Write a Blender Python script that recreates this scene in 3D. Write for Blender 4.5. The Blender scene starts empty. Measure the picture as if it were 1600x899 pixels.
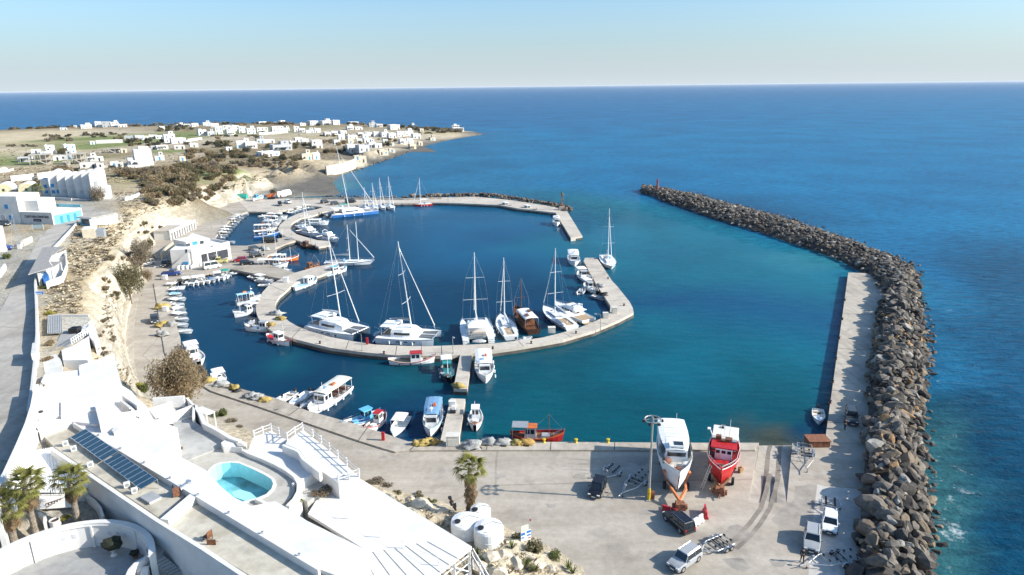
import bpy, math, random
from mathutils import Vector, Matrix, noise
from mathutils.geometry import delaunay_2d_cdt, tessellate_polygon
rnd = random.Random(11)
C = bpy.context.scene.collection
SC = bpy.context.scene
R = math.radians
# ------------------------------------------------------------------ camera, sun, sky, exposure
CAMZ, FOC, PITCH, ROLL = 51.2, 1067.0, R(16.42), R(0.62)
fwd = Vector((0, math.cos(PITCH), -math.sin(PITCH)))
r0 = Vector((1, 0, 0)); u0 = Vector((0, math.sin(PITCH), math.cos(PITCH)))
right = r0*math.cos(ROLL) - u0*math.sin(ROLL)
upv = u0*math.cos(ROLL) + r0*math.sin(ROLL)
cam = bpy.data.cameras.new('camera'); camo = bpy.data.objects.new('camera', cam); C.objects.link(camo)
M = Matrix((right, upv, -fwd)).transposed().to_4x4(); M.translation = (0, 0, CAMZ)
camo.matrix_world = M
cam.sensor_width = 36; cam.lens = 36*FOC/1600; cam.clip_start = 1; cam.clip_end = 90000
SC.camera = camo
SUNV = Vector((20.9, -2.7, 11.6)).normalized()
SUN_EL = math.asin(SUNV.z); SUN_AZ = math.atan2(SUNV.x, SUNV.y)
sl = bpy.data.lights.new('sun', 'SUN'); sl.energy = 4.8; sl.angle = R(0.5); sl.color = (1, .94, .85)
so = bpy.data.objects.new('sun', sl); C.objects.link(so)
so.rotation_euler = (-SUNV).to_track_quat('-Z', 'Y').to_euler(); so.location = (60, 0, 120)
W = bpy.data.worlds.new("World"); SC.world = W; W.use_nodes = True
nt = W.node_tree; nt.nodes.clear()
sky = nt.nodes.new('ShaderNodeTexSky'); sky.sky_type = 'NISHITA'; sky.sun_disc = False
sky.sun_elevation = SUN_EL; sky.sun_rotation = SUN_AZ; sky.altitude = 0
sky.air_density = 1.0; sky.dust_density = 1.8; sky.ozone_density = 3.5
mul = nt.nodes.new('ShaderNodeMixRGB'); mul.blend_type = 'MULTIPLY'; mul.inputs[0].default_value = 1
mul.inputs[2].default_value = (1.03, 1.36, 1.55, 1)
# pale sea haze low over the horizon, the same all round
tcs = nt.nodes.new('ShaderNodeTexCoord'); sxyz = nt.nodes.new('ShaderNodeSeparateXYZ'); hz = nt.nodes.new('ShaderNodeValToRGB'); mxh = nt.nodes.new('ShaderNodeMixRGB')
e = hz.color_ramp.elements; e[0].position = 0; e[0].color = (.88, .88, .88, 1); e[1].position = .16; e[1].color = (0, 0, 0, 1); k = hz.color_ramp.elements.new(.06); k.color = (.38, .38, .38, 1)
mxh.inputs[2].default_value = (5.1, 5.75, 6.15, 1)
nt.links.new(tcs.outputs['Generated'], sxyz.inputs[0]); nt.links.new(sxyz.outputs['Z'], hz.inputs[0]); nt.links.new(hz.outputs[0], mxh.inputs[0])
bg = nt.nodes.new('ShaderNodeBackground'); bg.inputs[1].default_value = 0.088
wo = nt.nodes.new('ShaderNodeOutputWorld')
nt.links.new(sky.outputs[0], mul.inputs[1]); nt.links.new(mul.outputs[0], mxh.inputs[1]); nt.links.new(mxh.outputs[0], bg.inputs[0]); nt.links.new(bg.outputs[0], wo.inputs[0])
SC.view_settings.view_transform = 'Standard'; SC.view_settings.look = 'None'
SC.view_settings.exposure = 0.72; SC.view_settings.gamma = 1
SC.cycles.max_bounces = 5; SC.cycles.diffuse_bounces = 2; SC.cycles.glossy_bounces = 3

def P(px, py, z=0.0):
    """point of the photograph (1600x899) taken to the level z"""
    d = fwd + right*((px-800)/FOC) + upv*((449.5-py)/FOC)
    return Vector((0, 0, CAMZ)) + d*((z-CAMZ)/d.z)
def PX(v):
    d = Vector(v)-Vector((0, 0, CAMZ)); k = d.dot(fwd)
    return (800+FOC*d.dot(right)/k, 449.5-FOC*d.dot(upv)/k, k)

# ------------------------------------------------------------------ materials
MT = {}
def mat(name, col, rough=.6, metal=0., var=.12, scale=1.5, bump=0., spec=.4, bscale=None, trans=0., attr=None, emit=None):
    if name in MT: return MT[name]
    m = bpy.data.materials.new(name); m.use_nodes = True; t = m.node_tree
    b = t.nodes['Principled BSDF']; b.inputs['Roughness'].default_value = rough; b.inputs['Metallic'].default_value = metal
    b.inputs['Specular IOR Level'].default_value = spec
    if trans: b.inputs['Transmission Weight'].default_value = trans
    tc = t.nodes.new('ShaderNodeTexCoord'); n = t.nodes.new('ShaderNodeTexNoise')
    n.inputs['Scale'].default_value = scale; n.inputs['Detail'].default_value = 5; n.inputs['Roughness'].default_value = .65
    t.links.new(tc.outputs['Object'], n.inputs['Vector'])
    cr = t.nodes.new('ShaderNodeValToRGB')
    lo = [max(0, c*(1-var*1.4)) for c in col]; hi = [min(1, c*(1+var)) for c in col]
    cr.color_ramp.elements[0].position = .32; cr.color_ramp.elements[1].position = .68
    cr.color_ramp.elements[0].color = (*lo, 1); cr.color_ramp.elements[1].color = (*hi, 1)
    t.links.new(n.outputs['Fac'], cr.inputs[0])
    out = cr.outputs[0]
    t.links.new(out, b.inputs['Base Color'])
    if bump:
        n2 = t.nodes.new('ShaderNodeTexNoise'); n2.inputs['Scale'].default_value = bscale or scale*6; n2.inputs['Detail'].default_value = 4
        t.links.new(tc.outputs['Object'], n2.inputs['Vector'])
        bp = t.nodes.new('ShaderNodeBump'); bp.inputs['Strength'].default_value = bump; bp.inputs['Distance'].default_value = .1
        t.links.new(n2.outputs['Fac'], bp.inputs['Height']); t.links.new(bp.outputs[0], b.inputs['Normal'])
    MT[name] = m
    return m

def ground_mat(name, dark, light, sc=.06, rough=.9, crack=.0, stain=.35, bump=.25, streak=None):
    m = bpy.data.materials.new(name); m.use_nodes = True; t = m.node_tree; L = t.links.new
    b = t.nodes['Principled BSDF']; b.inputs['Roughness'].default_value = rough; b.inputs['Specular IOR Level'].default_value = .25
    g = t.nodes.new('ShaderNodeNewGeometry')
    def nz(s, d=6, r=.6, vec=None):
        n = t.nodes.new('ShaderNodeTexNoise'); n.inputs['Scale'].default_value = s; n.inputs['Detail'].default_value = d
        n.inputs['Roughness'].default_value = r; L(vec or g.outputs['Position'], n.inputs['Vector']); return n
    def ramp(src, a, bb, ca, cb):
        r = t.nodes.new('ShaderNodeValToRGB'); e = r.color_ramp.elements
        e[0].position = a; e[1].position = bb; e[0].color = (*ca, 1); e[1].color = (*cb, 1); L(src, r.inputs[0]); return r
    def mix(kind, f, a, bb):
        x = t.nodes.new('ShaderNodeMixRGB'); x.blend_type = kind
        if isinstance(f, float): x.inputs[0].default_value = f
        else: L(f, x.inputs[0])
        L(a, x.inputs[1]); L(bb, x.inputs[2]); return x
    base = ramp(nz(sc).outputs['Fac'], .35, .66, dark, light)
    fine = ramp(nz(1.3, 5, .7).outputs['Fac'], .3, .7, (.78, .77, .75), (1.1, 1.1, 1.1))
    c = mix('MULTIPLY', .75, base.outputs[0], fine.outputs[0])
    st = ramp(nz(.22, 3, .5).outputs['Fac'], .56, .68, (1, 1, 1), (1-stain, 1-stain, 1-stain*.95))
    c = mix('MULTIPLY', 1.0, c.outputs[0], st.outputs[0])
    if streak:
        mp = t.nodes.new('ShaderNodeMapping'); L(g.outputs['Position'], mp.inputs[0]); mp.inputs['Scale'].default_value = streak
        s2 = ramp(nz(1, 4, .55, mp.outputs[0]).outputs['Fac'], .4, .62, (.86, .85, .83), (1.04, 1.04, 1.04))
        c = mix('MULTIPLY', .9, c.outputs[0], s2.outputs[0])
    if crack:
        v = t.nodes.new('ShaderNodeTexVoronoi'); v.feature = 'DISTANCE_TO_EDGE'; v.inputs['Scale'].default_value = crack
        w = nz(.35, 3); ad = mix('ADD', .9, g.outputs['Position'], w.outputs['Color']); L(ad.outputs[0], v.inputs['Vector'])
        cr = ramp(v.outputs['Distance'], .001, .004, (.72, .71, .69), (1, 1, 1))
        c = mix('MULTIPLY', 1.0, c.outputs[0], cr.outputs[0])
    L(c.outputs[0], b.inputs['Base Color'])
    bp = t.nodes.new('ShaderNodeBump'); bp.inputs['Strength'].default_value = bump; bp.inputs['Distance'].default_value = .06
    L(nz(3.5, 6, .7).outputs['Fac'], bp.inputs['Height']); L(bp.outputs[0], b.inputs['Normal'])
    MT[name] = m
    return m

# ------------------------------------------------------------------ mesh builder
class MB:
    def __init__(s): s.v = []; s.f = []
    def add(s, vs, fs):
        o = len(s.v); s.v += [tuple(v) for v in vs]; s.f += [tuple(i+o for i in f) for f in fs]; return s
    def box(s, cx, cy, z, sx, sy, sz, rz=0., tx=1., ty=1., ox=0., oy=0.):
        c, n = math.cos(rz), math.sin(rz); vs = []
        for k in (0, 1):
            for a, b in ((-1, -1), (1, -1), (1, 1), (-1, 1)):
                x = a*sx/2*(tx if k else 1)+(ox if k else 0); y = b*sy/2*(ty if k else 1)+(oy if k else 0)
                vs.append((cx+x*c-y*n, cy+x*n+y*c, z+k*sz))
        return s.add(vs, [(3, 2, 1, 0), (4, 5, 6, 7), (0, 1, 5, 4), (1, 2, 6, 5), (2, 3, 7, 6), (3, 0, 4, 7)])
    def tube(s, p, q, r, r2=None, n=6):
        p = Vector(p); q = Vector(q); d = q-p
        if d.length < 1e-6: return s
        r2 = r if r2 is None else r2; qq = d.to_track_quat('Z', 'Y'); vs = []
        for e, rr in ((p, r), (q, r2)):
            for i in range(n):
                a = 2*math.pi*i/n; vs.append(e+qq @ Vector((rr*math.cos(a), rr*math.sin(a), 0)))
        return s.add(vs, [(i, (i+1) % n, n+(i+1) % n, n+i) for i in range(n)]+[tuple(range(n-1, -1, -1)), tuple(range(n, 2*n))])
    def path(s, pts, r, n=5):
        for a, b in zip(pts[:-1], pts[1:]): s.tube(a, b, r, r, n)
        return s
    def loft(s, rings, caps=True, closed=True):
        n = len(rings[0]); vs = [v for r in rings for v in r]; fs = []
        for k in range(len(rings)-1):
            for i in range(n if closed else n-1):
                j = (i+1) % n; fs.append((k*n+i, k*n+j, (k+1)*n+j, (k+1)*n+i))
        if caps:
            fs.append(tuple(range(n-1, -1, -1))); o = (len(rings)-1)*n; fs.append(tuple(range(o, o+n)))
        return s.add(vs, fs)
    def lathe(s, prof, cx=0, cy=0, n=12):
        return s.loft([[(cx+r*math.cos(2*math.pi*i/n), cy+r*math.sin(2*math.pi*i/n), z) for i in range(n)] for r, z in prof])
    def prism(s, pts, z0, z1):
        """any simple polygon (x, y) from z0 up to z1"""
        pts = [(p[0], p[1]) for p in pts]
        a = sum(pts[i-1][0]*pts[i][1]-pts[i][0]*pts[i-1][1] for i in range(len(pts)))
        if a < 0: pts = pts[::-1]
        n = len(pts); tri = tessellate_polygon([[Vector((x, y, 0)) for x, y in pts]])
        vs = [(x, y, z0) for x, y in pts]+[(x, y, z1) for x, y in pts]; fs = []
        for t in tri:
            (ax, ay), (bx, by), (cx, cy) = (pts[i] for i in t)
            if (bx-ax)*(cy-ay)-(by-ay)*(cx-ax) < 0: t = t[::-1]
            fs.append(tuple(n+i for i in t)); fs.append(tuple(i for i in t[::-1]))
        fs += [(i, (i+1) % n, n+(i+1) % n, n+i) for i in range(n)]
        return s.add(vs, fs)
    def blob(s, cx, cy, cz, rx, ry, rz, seed=0, amp=.25, nu=8, nv=5, flat=False):
        vs = []; fs = []
        for j in range(nv+1):
            th = math.pi*j/nv
            for i in range(nu):
                ph = 2*math.pi*i/nu
                d = Vector((math.sin(th)*math.cos(ph), math.sin(th)*math.sin(ph), -math.cos(th)))
                k = 1+amp*noise.noise(d*1.7+Vector((seed*3.1, seed*1.7, 0)))*2
                z = cz+d.z*rz*k
                vs.append((cx+d.x*rx*k, cy+d.y*ry*k, max(z, cz) if flat else z))
        for j in range(nv):
            for i in range(nu):
                k = (i+1) % nu; fs.append((j*nu+i, j*nu+k, (j+1)*nu+k, (j+1)*nu+i))
        return s.add(vs, fs)
    def mesh(s, name='m', m=None, smooth=False):
        me = bpy.data.meshes.new(name); me.from_pydata(s.v, [], s.f)
        if m: me.materials.append(m)
        if smooth: me.polygons.foreach_set('use_smooth', [True]*len(me.polygons))
        me.update()
        return me
    def ob(s, name, m, parent=None, loc=(0, 0, 0), smooth=False, **tags):
        return link(name, s.mesh(name, m, smooth), parent, loc, **tags)
def link(name, me, parent=None, loc=(0, 0, 0), **tags):
    o = bpy.data.objects.new(name, me); C.objects.link(o); o.parent = parent; o.location = loc
    for k, v in tags.items():
        if v is not None: o[k] = v
    return o
def spread(parts, parent, mats):
    for nm, me, m, kids in parts:
        o = bpy.data.objects.new(nm, me); C.objects.link(o); o.parent = parent
        mm = mats.get(nm, m) if mats else m
        if len(me.materials) == 0: me.materials.append(m)
        if mm is not me.materials[0]:
            o.material_slots[0].link = 'OBJECT'; o.material_slots[0].material = mm
        if kids: spread(kids, o, mats)
def thing(name, label, category, loc, rz=0., parts=(), group=None, mats=None, scale=1., tilt=None):
    o = bpy.data.objects.new(name, None); C.objects.link(o); o.location = loc; o.rotation_euler = (tilt[0] if tilt else 0, tilt[1] if tilt else 0, rz)
    o.empty_display_size = .5
    if isinstance(scale, (int, float)): scale = (scale,)*3
    o.scale = scale
    o['label'] = label; o['category'] = category
    if group: o['group'] = group
    spread(parts, o, mats)
    return o
def solo(name, me, m, loc, rz, label, category, group=None, scale=1.):
    o = bpy.data.objects.new(name, me); C.objects.link(o); o.location = loc; o.rotation_euler = (0, 0, rz)
    o.scale = scale if not isinstance(scale, (int, float)) else (scale,)*3
    if len(me.materials) == 0: me.materials.append(m)
    elif me.materials[0] is not m: o.material_slots[0].link = 'OBJECT'; o.material_slots[0].material = m
    o['label'] = label; o['category'] = category
    if group: o['group'] = group
    return o
CACHE = {}
def cached(f):
    def g(*a):
        k = (f.__name__,)+a
        if k not in CACHE: CACHE[k] = f(*a)
        return CACHE[k]
    return g
def PP(lst, z): return [P(x, y, z) for x, y in lst]
ORD = ['first', 'second', 'third', 'fourth', 'fifth', 'sixth', 'seventh', 'eighth', 'ninth', 'tenth', 'eleventh', 'twelfth', 'thirteenth',
       'fourteenth', 'fifteenth', 'sixteenth', 'seventeenth', 'eighteenth', 'nineteenth', 'twentieth', 'twenty-first', 'twenty-second', 'twenty-third', 'twenty-fourth', 'twenty-fifth', 'twenty-sixth', 'twenty-seventh', 'twenty-eighth', 'twenty-ninth', 'thirtieth']
# ------------------------------------------------------------------ interpolated sheets (terrain and sea share the method)
class Field:
    def __init__(s, ctrl):
        """ctrl: list of (x, y, values...) triangulated; at() interpolates"""
        s.c = ctrl
        r = delaunay_2d_cdt([Vector((c[0], c[1])) for c in ctrl], [], [], 0, 1e-4)
        s.v = r[0]; s.t = r[2]; s.src = [o[0] if o else 0 for o in r[3]]
        s.n = len(ctrl[0])-2
    def raster(s, xs, ys, default):
        import bisect
        out = {}
        for t in s.t:
            a, b, c = (s.v[i] for i in t); va, vb, vc = (s.c[s.src[i]][2:] for i in t)
            den = (b.y-c.y)*(a.x-c.x)+(c.x-b.x)*(a.y-c.y)
            if abs(den) < 1e-9: continue
            i0 = bisect.bisect_left(xs, min(a.x, b.x, c.x)); i1 = bisect.bisect_right(xs, max(a.x, b.x, c.x))
            j0 = bisect.bisect_left(ys, min(a.y, b.y, c.y)); j1 = bisect.bisect_right(ys, max(a.y, b.y, c.y))
            for j in range(j0, j1):
                for i in range(i0, i1):
                    x, y = xs[i], ys[j]
                    l1 = ((b.y-c.y)*(x-c.x)+(c.x-b.x)*(y-c.y))/den; l2 = ((c.y-a.y)*(x-c.x)+(a.x-c.x)*(y-c.y))/den; l3 = 1-l1-l2
                    if l1 >= -1e-6 and l2 >= -1e-6 and l3 >= -1e-6:
                        out[(i, j)] = tuple(l1*p+l2*q+l3*w for p, q, w in zip(va, vb, vc))
        return out
    def at(s, x, y):
        for t in s.t:
            a, b, c = (s.v[i] for i in t)
            den = (b.y-c.y)*(a.x-c.x)+(c.x-b.x)*(a.y-c.y)
            if abs(den) < 1e-9: continue
            l1 = ((b.y-c.y)*(x-c.x)+(c.x-b.x)*(y-c.y))/den; l2 = ((c.y-a.y)*(x-c.x)+(a.x-c.x)*(y-c.y))/den; l3 = 1-l1-l2
            if l1 >= -1e-6 and l2 >= -1e-6 and l3 >= -1e-6:
                return tuple(l1*p+l2*q+l3*w for p, q, w in zip(*(s.c[s.src[i]][2:] for i in t)))
        return None

# ------------------------------------------------------------------ terrain
KIND = {'s': (.27, .215, .135, .5), 'd': (.56, .47, .33, .15), 'g': (.20, .235, .09, .15), 'r': (.62, .54, .41, .9), 'b': (.155, .145, .13, .05),
        'e': (.48, .41, .31, .2), 'p': (.40, .38, .34, 0.), 'w': (.12, .12, .11, 0.), 'q': (.35, .33, .29, 0.), 'h': (.42, .345, .24, .35), 'y': (.42, .36, .22, .15)}
TC = [
 # far coast
 (-420,214,4,'s'),(-150,209,4,'s'),(0,204,4,'s'),(100,200,4,'s'),(200,198,4,'s'),(300,196,4,'s'),(400,194.5,4,'s'),(500,194,4,'s'),(560,194.5,4,'s'),(620,197.5,3.5,'s'),(680,201,3,'s'),(715,204,2.5,'e'),(735,207,1.2,'b'),(760,209.5,-.4,'b'),
 (-420,230,5,'d'),(-150,216,5,'d'),(0,210,5,'d'),(60,207,5,'d'),(120,205,5,'d'),(180,204,5,'e'),(60,218,6,'d'),(0,222,6,'d'),(20,216,6,'d'),(110,212,6,'d'),(160,209,6,'e'),(210,207,6,'e'),
 (50,221,6,'g'),(70,219,6,'g'),(35,223,6,'y'),(0,226,6,'y'),(-150,236,7,'d'),(-420,255,8,'d'),
 (0,234,7,'d'),(20,231,7,'e'),(110,229,7,'g'),(150,228,7,'g'),(190,227,7,'g'),(120,233,7.5,'g'),(160,234,7.5,'y'),(210,232,8,'e'),(230,226,7,'e'),(100,236,8,'e'),(60,243,8,'e'),
 (275,209,6,'g'),(305,210,6,'g'),(278,216,6,'g'),(300,215,6,'g'),(250,203,5,'s'),(300,203,5,'s'),(340,214,6,'e'),(380,213,6,'e'),(320,220,7,'e'),(420,214,6,'e'),(460,212,6,'y'),(500,211,5,'e'),
 (245,238,8,'g'),(270,236,8,'g'),(285,236,8,'g'),(255,241,8.5,'y'),(290,240,8.5,'e'),(220,240,8.5,'s'),
 (0,250,9,'g'),(20,256,9.5,'g'),(45,256,9.5,'g'),(5,262,10,'e'),(30,262,10,'h'),(80,264,10,'h'),(150,256,9,'e'),(180,266,10,'s'),(120,268,10,'h'),(-150,280,11,'h'),(-420,300,11,'h'),
 (330,236,8,'s'),(380,232,8,'s'),(440,230,7,'s'),(500,231,6.5,'s'),(540,228,6,'e'),(580,222,5,'e'),(620,215,4.5,'e'),(660,211,4,'e'),(700,208.5,3,'y'),
 (250,262,9.5,'s'),(300,258,9,'s'),(350,256,9,'s'),(400,252,8.5,'s'),(450,248,8,'s'),
 (285,277,10,'g'),(278,281,10,'g'),(365,268,9.5,'g'),(378,266,9.5,'g'),(370,272,10,'g'),
 # bay cliff top, foot and beach
 (385,275,10,'h'),(405,271,9.5,'h'),(430,264,9,'h'),(460,258,8.5,'h'),(487,255,8,'h'),(511,254,7.5,'e'),(530,252,7.5,'e'),(553,246,7,'e'),(575,239,6,'e'),(592,234,5.5,'e'),(608,231,5,'e'),(630,224,4.5,'e'),(650,219,4,'e'),(672,214.5,3.5,'e'),
 (372,297,1.6,'r'),(395,290,1.6,'r'),(420,284,1.8,'r'),(450,277,2,'e'),(478,272,2,'e'),(511,266,2,'e'),(535,261,1.8,'r'),(556,255,1.6,'r'),(575,249,1.5,'b'),(595,243,1.4,'b'),(615,238,1.3,'b'),(640,231,1.2,'b'),(660,224.5,1.2,'b'),(690,217,1.2,'e'),(720,212,1,'e'),
 (480,285,1.2,'b'),(440,293,1.2,'b'),(500,277,1.2,'b'),(520,272,1.1,'b'),(400,301,1.1,'p'),(480,300,1,'b'),(510,300,.9,'b'),
 (556,309,-.3,'w'),(540,305,-.2,'w'),(529,296,-.15,'w'),(525,287,-.15,'w'),(530,279,-.15,'w'),(541,272,-.15,'w'),(560,265.5,-.15,'w'),(583,258,-.15,'w'),(610,248.5,-.15,'w'),(640,239,-.15,'w'),(668,228,-.15,'w'),(700,220,-.15,'w'),(735,214,-.15,'w'),(762,210.5,-.3,'w'),
 (522,302,.5,'b'),(515,292,.5,'b'),(514,283,.5,'b'),(523,276,.5,'b'),(545,267,.5,'b'),(575,257,.5,'b'),(610,245.5,.5,'b'),(645,234,.5,'b'),(675,223,.6,'b'),
 # plateau above the harbour
 (330,288,11,'h'),(350,283,10.5,'h'),(310,292,11,'s'),(290,302,11,'s'),(190,368,12.2,'h'),(172,392,12.4,'h'),(163,412,12.4,'h'),(140,424,12.6,'h'),(131,440,12.5,'h'),(132,465,12.4,'h'),(141,490,12,'h'),(146,515,11.8,'h'),(150,545,11.5,'h'),
 (60,300,12,'h'),(100,292,12,'p'),(160,285,11.5,'y'),(200,288,11.5,'y'),(230,282,11,'s'),(175,300,12,'h'),(215,297,11.5,'e'),(220,310,12,'p'),(170,310,12.5,'p'),(250,298,11.5,'s'),(290,285,10.5,'s'),(340,275,10,'s'),(0,300,12,'h'),(0,330,12.6,'p'),(60,345,12.6,'p'),(-100,330,12.6,'p'),(-420,350,12.6,'p'),
 (100,330,12.7,'p'),(160,330,12.7,'p'),(130,345,12.7,'p'),(120,352,12.7,'h'),(150,352,12.6,'h'),(175,345,12.5,'h'),(190,330,12.3,'h'),(200,318,12.2,'h'),
 (40,370,12.7,'p'),(0,365,12.7,'h'),(90,378,12.7,'p'),(100,385,12.7,'h'),(140,390,12.7,'h'),(0,400,12.7,'p'),(-60,450,12.7,'p'),(62,420,12.7,'p'),(75,430,12.7,'h'),(58,480,12.8,'p'),(70,480,12.8,'h'),(100,480,12.6,'h'),(110,450,12.6,'h'),
 (-60,700,13,'p'),(-60,900,13,'p'),(10,742,13,'p'),(50,640,13,'p'),(58,560,12.9,'p'),(70,560,12.7,'e'),(110,540,12.4,'e'),(125,510,12.3,'e'),(-200,560,12.8,'p'),(-500,700,12,'p'),(-420,450,12.4,'h'),(-400,1100,12,'p'),
 # under and beside the hotel
 (150,600,11,'e'),(175,575,9,'r'),(190,605,7,'e'),(205,620,4.5,'e'),(222,640,3.0,'e'),(240,640,2,'e'),(300,690,4,'e'),(226,620,1.3,'q'),(330,648,1.15,'q'),(400,677,1.15,'e'),(480,712,1.15,'e'),(545,737,1.1,'e'),(600,753,1.1,'e'),(640,768,1.1,'e'),(690,782,1.1,'e'),(730,796,1.1,'e'),(790,818,1.1,'e'),(840,843,1.1,'e'),(880,870,1.1,'e'),(912,905,1.1,'e'),(960,960,1.0,'e'),
 (590,765,2.3,'r'),(620,783,2.5,'r'),(650,800,3,'r'),(690,806,2.6,'e'),(720,818,2.5,'e'),(760,832,2.4,'e'),(790,850,2.8,'r'),(830,868,2.4,'r'),(850,890,2.2,'r'),(870,905,1.8,'e'),(760,870,3.2,'r'),(780,895,3.4,'r'),(740,900,3.2,'e'),(820,900,2.8,'r'),(700,850,3,'e'),(800,960,3,'r'),(650,960,4,'e'),
 (420,720,4,'e'),(500,760,3.5,'e'),(100,760,10,'p'),(60,815,9.5,'p'),(150,800,9.4,'p'),(60,850,7.5,'p'),(200,900,7,'p'),(120,860,7.3,'p'),(210,850,7.3,'p'),(300,960,5,'p'),(0,830,9.5,'p'),(0,868,7.5,'p'),(0,960,7,'p'),(-100,960,7,'p'),(-60,860,9.4,'p'),(450,960,4,'e'),(0,790,11,'p'),(-30,800,12.5,'p'),
 # under the quays
 (700,740,-.6,'q'),(1000,740,-.6,'q'),(1300,740,-.6,'q'),(1430,740,-1,'q'),(1430,970,-1,'q'),(1520,740,-3,'w'),(1540,970,-3,'w'),(1000,980,-.6,'q'),(620,712,-.6,'q'),(420,640,-.6,'q'),(330,612,-.6,'q'),(260,560,-.6,'q'),(250,500,-.6,'q'),(240,450,-.6,'q'),(300,425,-.6,'q'),(290,400,-.6,'q'),(330,380,-.6,'q'),(320,360,-.6,'q'),(350,335,-.6,'q'),(390,318,-.6,'q'),(480,312,-.6,'q'),(560,312.5,-.3,'q'),
 # harbour floor
 (500,590,-3,'w'),(400,560,-3,'w'),(340,520,-3,'w'),(300,480,-3,'w'),(320,460,-3,'w'),(380,450,-3,'w'),(560,640,-3,'w'),(650,610,-3,'w'),(800,640,-3,'w'),(950,660,-3,'w'),(1100,670,-3,'w'),(1240,650,-3,'w'),(1280,600,-3,'w'),(1300,500,-3,'w'),(1310,430,-3,'w'),(1200,400,-3,'w'),(1100,370,-3,'w'),(1010,340,-3,'w'),(950,340,-3,'w'),(900,390,-3,'w'),(1000,440,-3,'w'),(1100,500,-3,'w'),(1000,580,-3,'w'),(850,590,-3,'w'),(900,460,-3,'w'),(800,480,-3,'w'),(700,480,-3,'w'),(600,470,-3,'w'),(520,480,-3,'w'),(480,460,-3,'w'),(520,430,-3,'w'),(560,380,-3,'w'),(640,360,-3,'w'),(740,350,-3,'w'),(840,360,-3,'w'),(500,400,-3,'w'),(470,405,-3,'w'),(540,345,-3,'w'),(400,350,-3,'w'),(385,365,-3,'w'),(420,345,-3,'w'),(380,372,-3,'w'),(900,320,-3,'w'),(780,300,-3,'w'),(650,300,-3,'w'),(590,300,-3,'w'),(700,270,-3,'w'),(1000,270,-3,'w'),(1330,650,-3,'w'),(860,425,-3,'w'),(640,420,-3,'w'),
]
tctrl = []
for px, py, z, k in TC:
    p = P(px, py, z); c = KIND[k]; tctrl.append((p.x, p.y, z, c[0], c[1], c[2], c[3]))
# the cliff between plateau edge and quay road: ledges between foot and crest
CREST = [P(x, y, z) for x, y, z in ((385,275,10),(370,279,10.3),(350,283,10.5),(330,288,11),(310,292,11),(290,302,11),(268,313,11.5),(250,322,11.5),(232,333,12),(210,347,12),(190,368,12.2),(172,392,12.4),(163,412,12.4),(140,424,12.6),(131,440,12.5),(132,465,12.4),(141,490,12),(146,515,11.8),(150,545,11.5))]
FOOT = PP([(372,303),(355,312),(340,319.5),(320,328),(302,334),(236,386),(226,403),(217,420),(211,434),(206,448),(202,462),(198,480),(195,500),(194,520),(195,545),(199,570),(209,595)], 1.1)
wa_, wb2 = P(268,375.5,1.2), P(306,357.5,1.2); wn = (wb2-wa_).normalized(); wn = Vector((-wn.y, wn.x, 0))*7
for q in (5, 6, 7, 8, 9): CREST[q].x -= 5
FOOT[5:5] = [wb2+wn, (wa_+wb2)/2+wn, wa_+wn]
for q in (6, 7, 8, 9): tctrl.append((CREST[q].x, CREST[q].y, CREST[q].z, *KIND['h']))
for k, f in enumerate(FOOT):
    c = min((CREST[q].lerp(CREST[q+1], s/6) for q in range(len(CREST)-1) for s in range(7)), key=lambda v: (v.x-f.x)**2+(v.y-f.y)**2)
    d = FOOT[min(k+1, len(FOOT)-1)]-FOOT[max(k-1, 0)]; d.z = 0; d.normalize(); o = Vector((-d.y, d.x, 0)); o = o if o.x > 0 else -o
    tctrl.append((f.x, f.y, 1.15, *KIND['q'])); p = f+o*2.2; tctrl.append((p.x, p.y, -.7, *KIND['q'])); p = f+o*6; tctrl.append((p.x, p.y, -.7, *KIND['q']))
    for s, h in ((.28, .5+.12*(k % 3)), (.62, .80+.06*(k % 2))):
        p = f.lerp(c, s); tctrl.append((p.x, p.y, 1.2+(c.z-1.2)*h, *KIND['r']))
# steep far side of the headland and the ground left of the frame
for px, py in ((-420,212.5),(-150,207.5),(0,202.5),(100,198.5),(200,196.5),(300,194.5),(400,193),(500,192.5),(560,193),(620,196),(680,200),(715,203),(740,206),(775,209)):
    p = P(px, py, -1); p2 = p*1.05; tctrl.append((p2.x, p2.y+8, -4, .2, .17, .12, 0))
TF = Field(tctrl)
ROADL = [(-140,940),(-110,740),(-60,600),(-20,520),(5,478),(24,440),(40,410),(58,378),(75,358),(92,345),(98,330),(94,316)]
ROADR = [(-2,790),(14,742),(47,655),(55,600),(58,540),(59,480),(58,430),(68,405),(87,384),(110,360),(126,343),(152,322)]
road_w = [P(*q, 12.8) for q in ROADL]+[P(*q, 12.8) for q in ROADR[::-1]]
def inpoly(x, y, poly):
    r = False
    for k in range(len(poly)):
        a_, b_ = poly[k-1], poly[k]
        if (a_.y > y) != (b_.y > y) and x < (b_.x-a_.x)*(y-a_.y)/(b_.y-a_.y)+a_.x: r = not r
    return r
xs = []; x = -900.
while x < 95: xs.append(x); x += 1.25 if x > -135 else (2.2 if x > -230 else 6)
ys = []; y = 34.
while y < 1420: ys.append(y); y += 1.25 if y < 190 else (1.25+(y-190)*.012)
ras = TF.raster(xs, ys, None)
def tnoise(x, y, amp):
    v = Vector((x*.09, y*.09, 0)); n = noise.fractal(v, 1., 2.1, 5)*1.5+ (abs(noise.noise(Vector((x*.22, y*.22, 4))))-.25)*1.8+(abs(noise.noise(Vector((x*.6, y*.6, 9))))-.25)*1.5
    return n*amp
idx = {}; tv = []; tcol = []; tf = []
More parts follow.
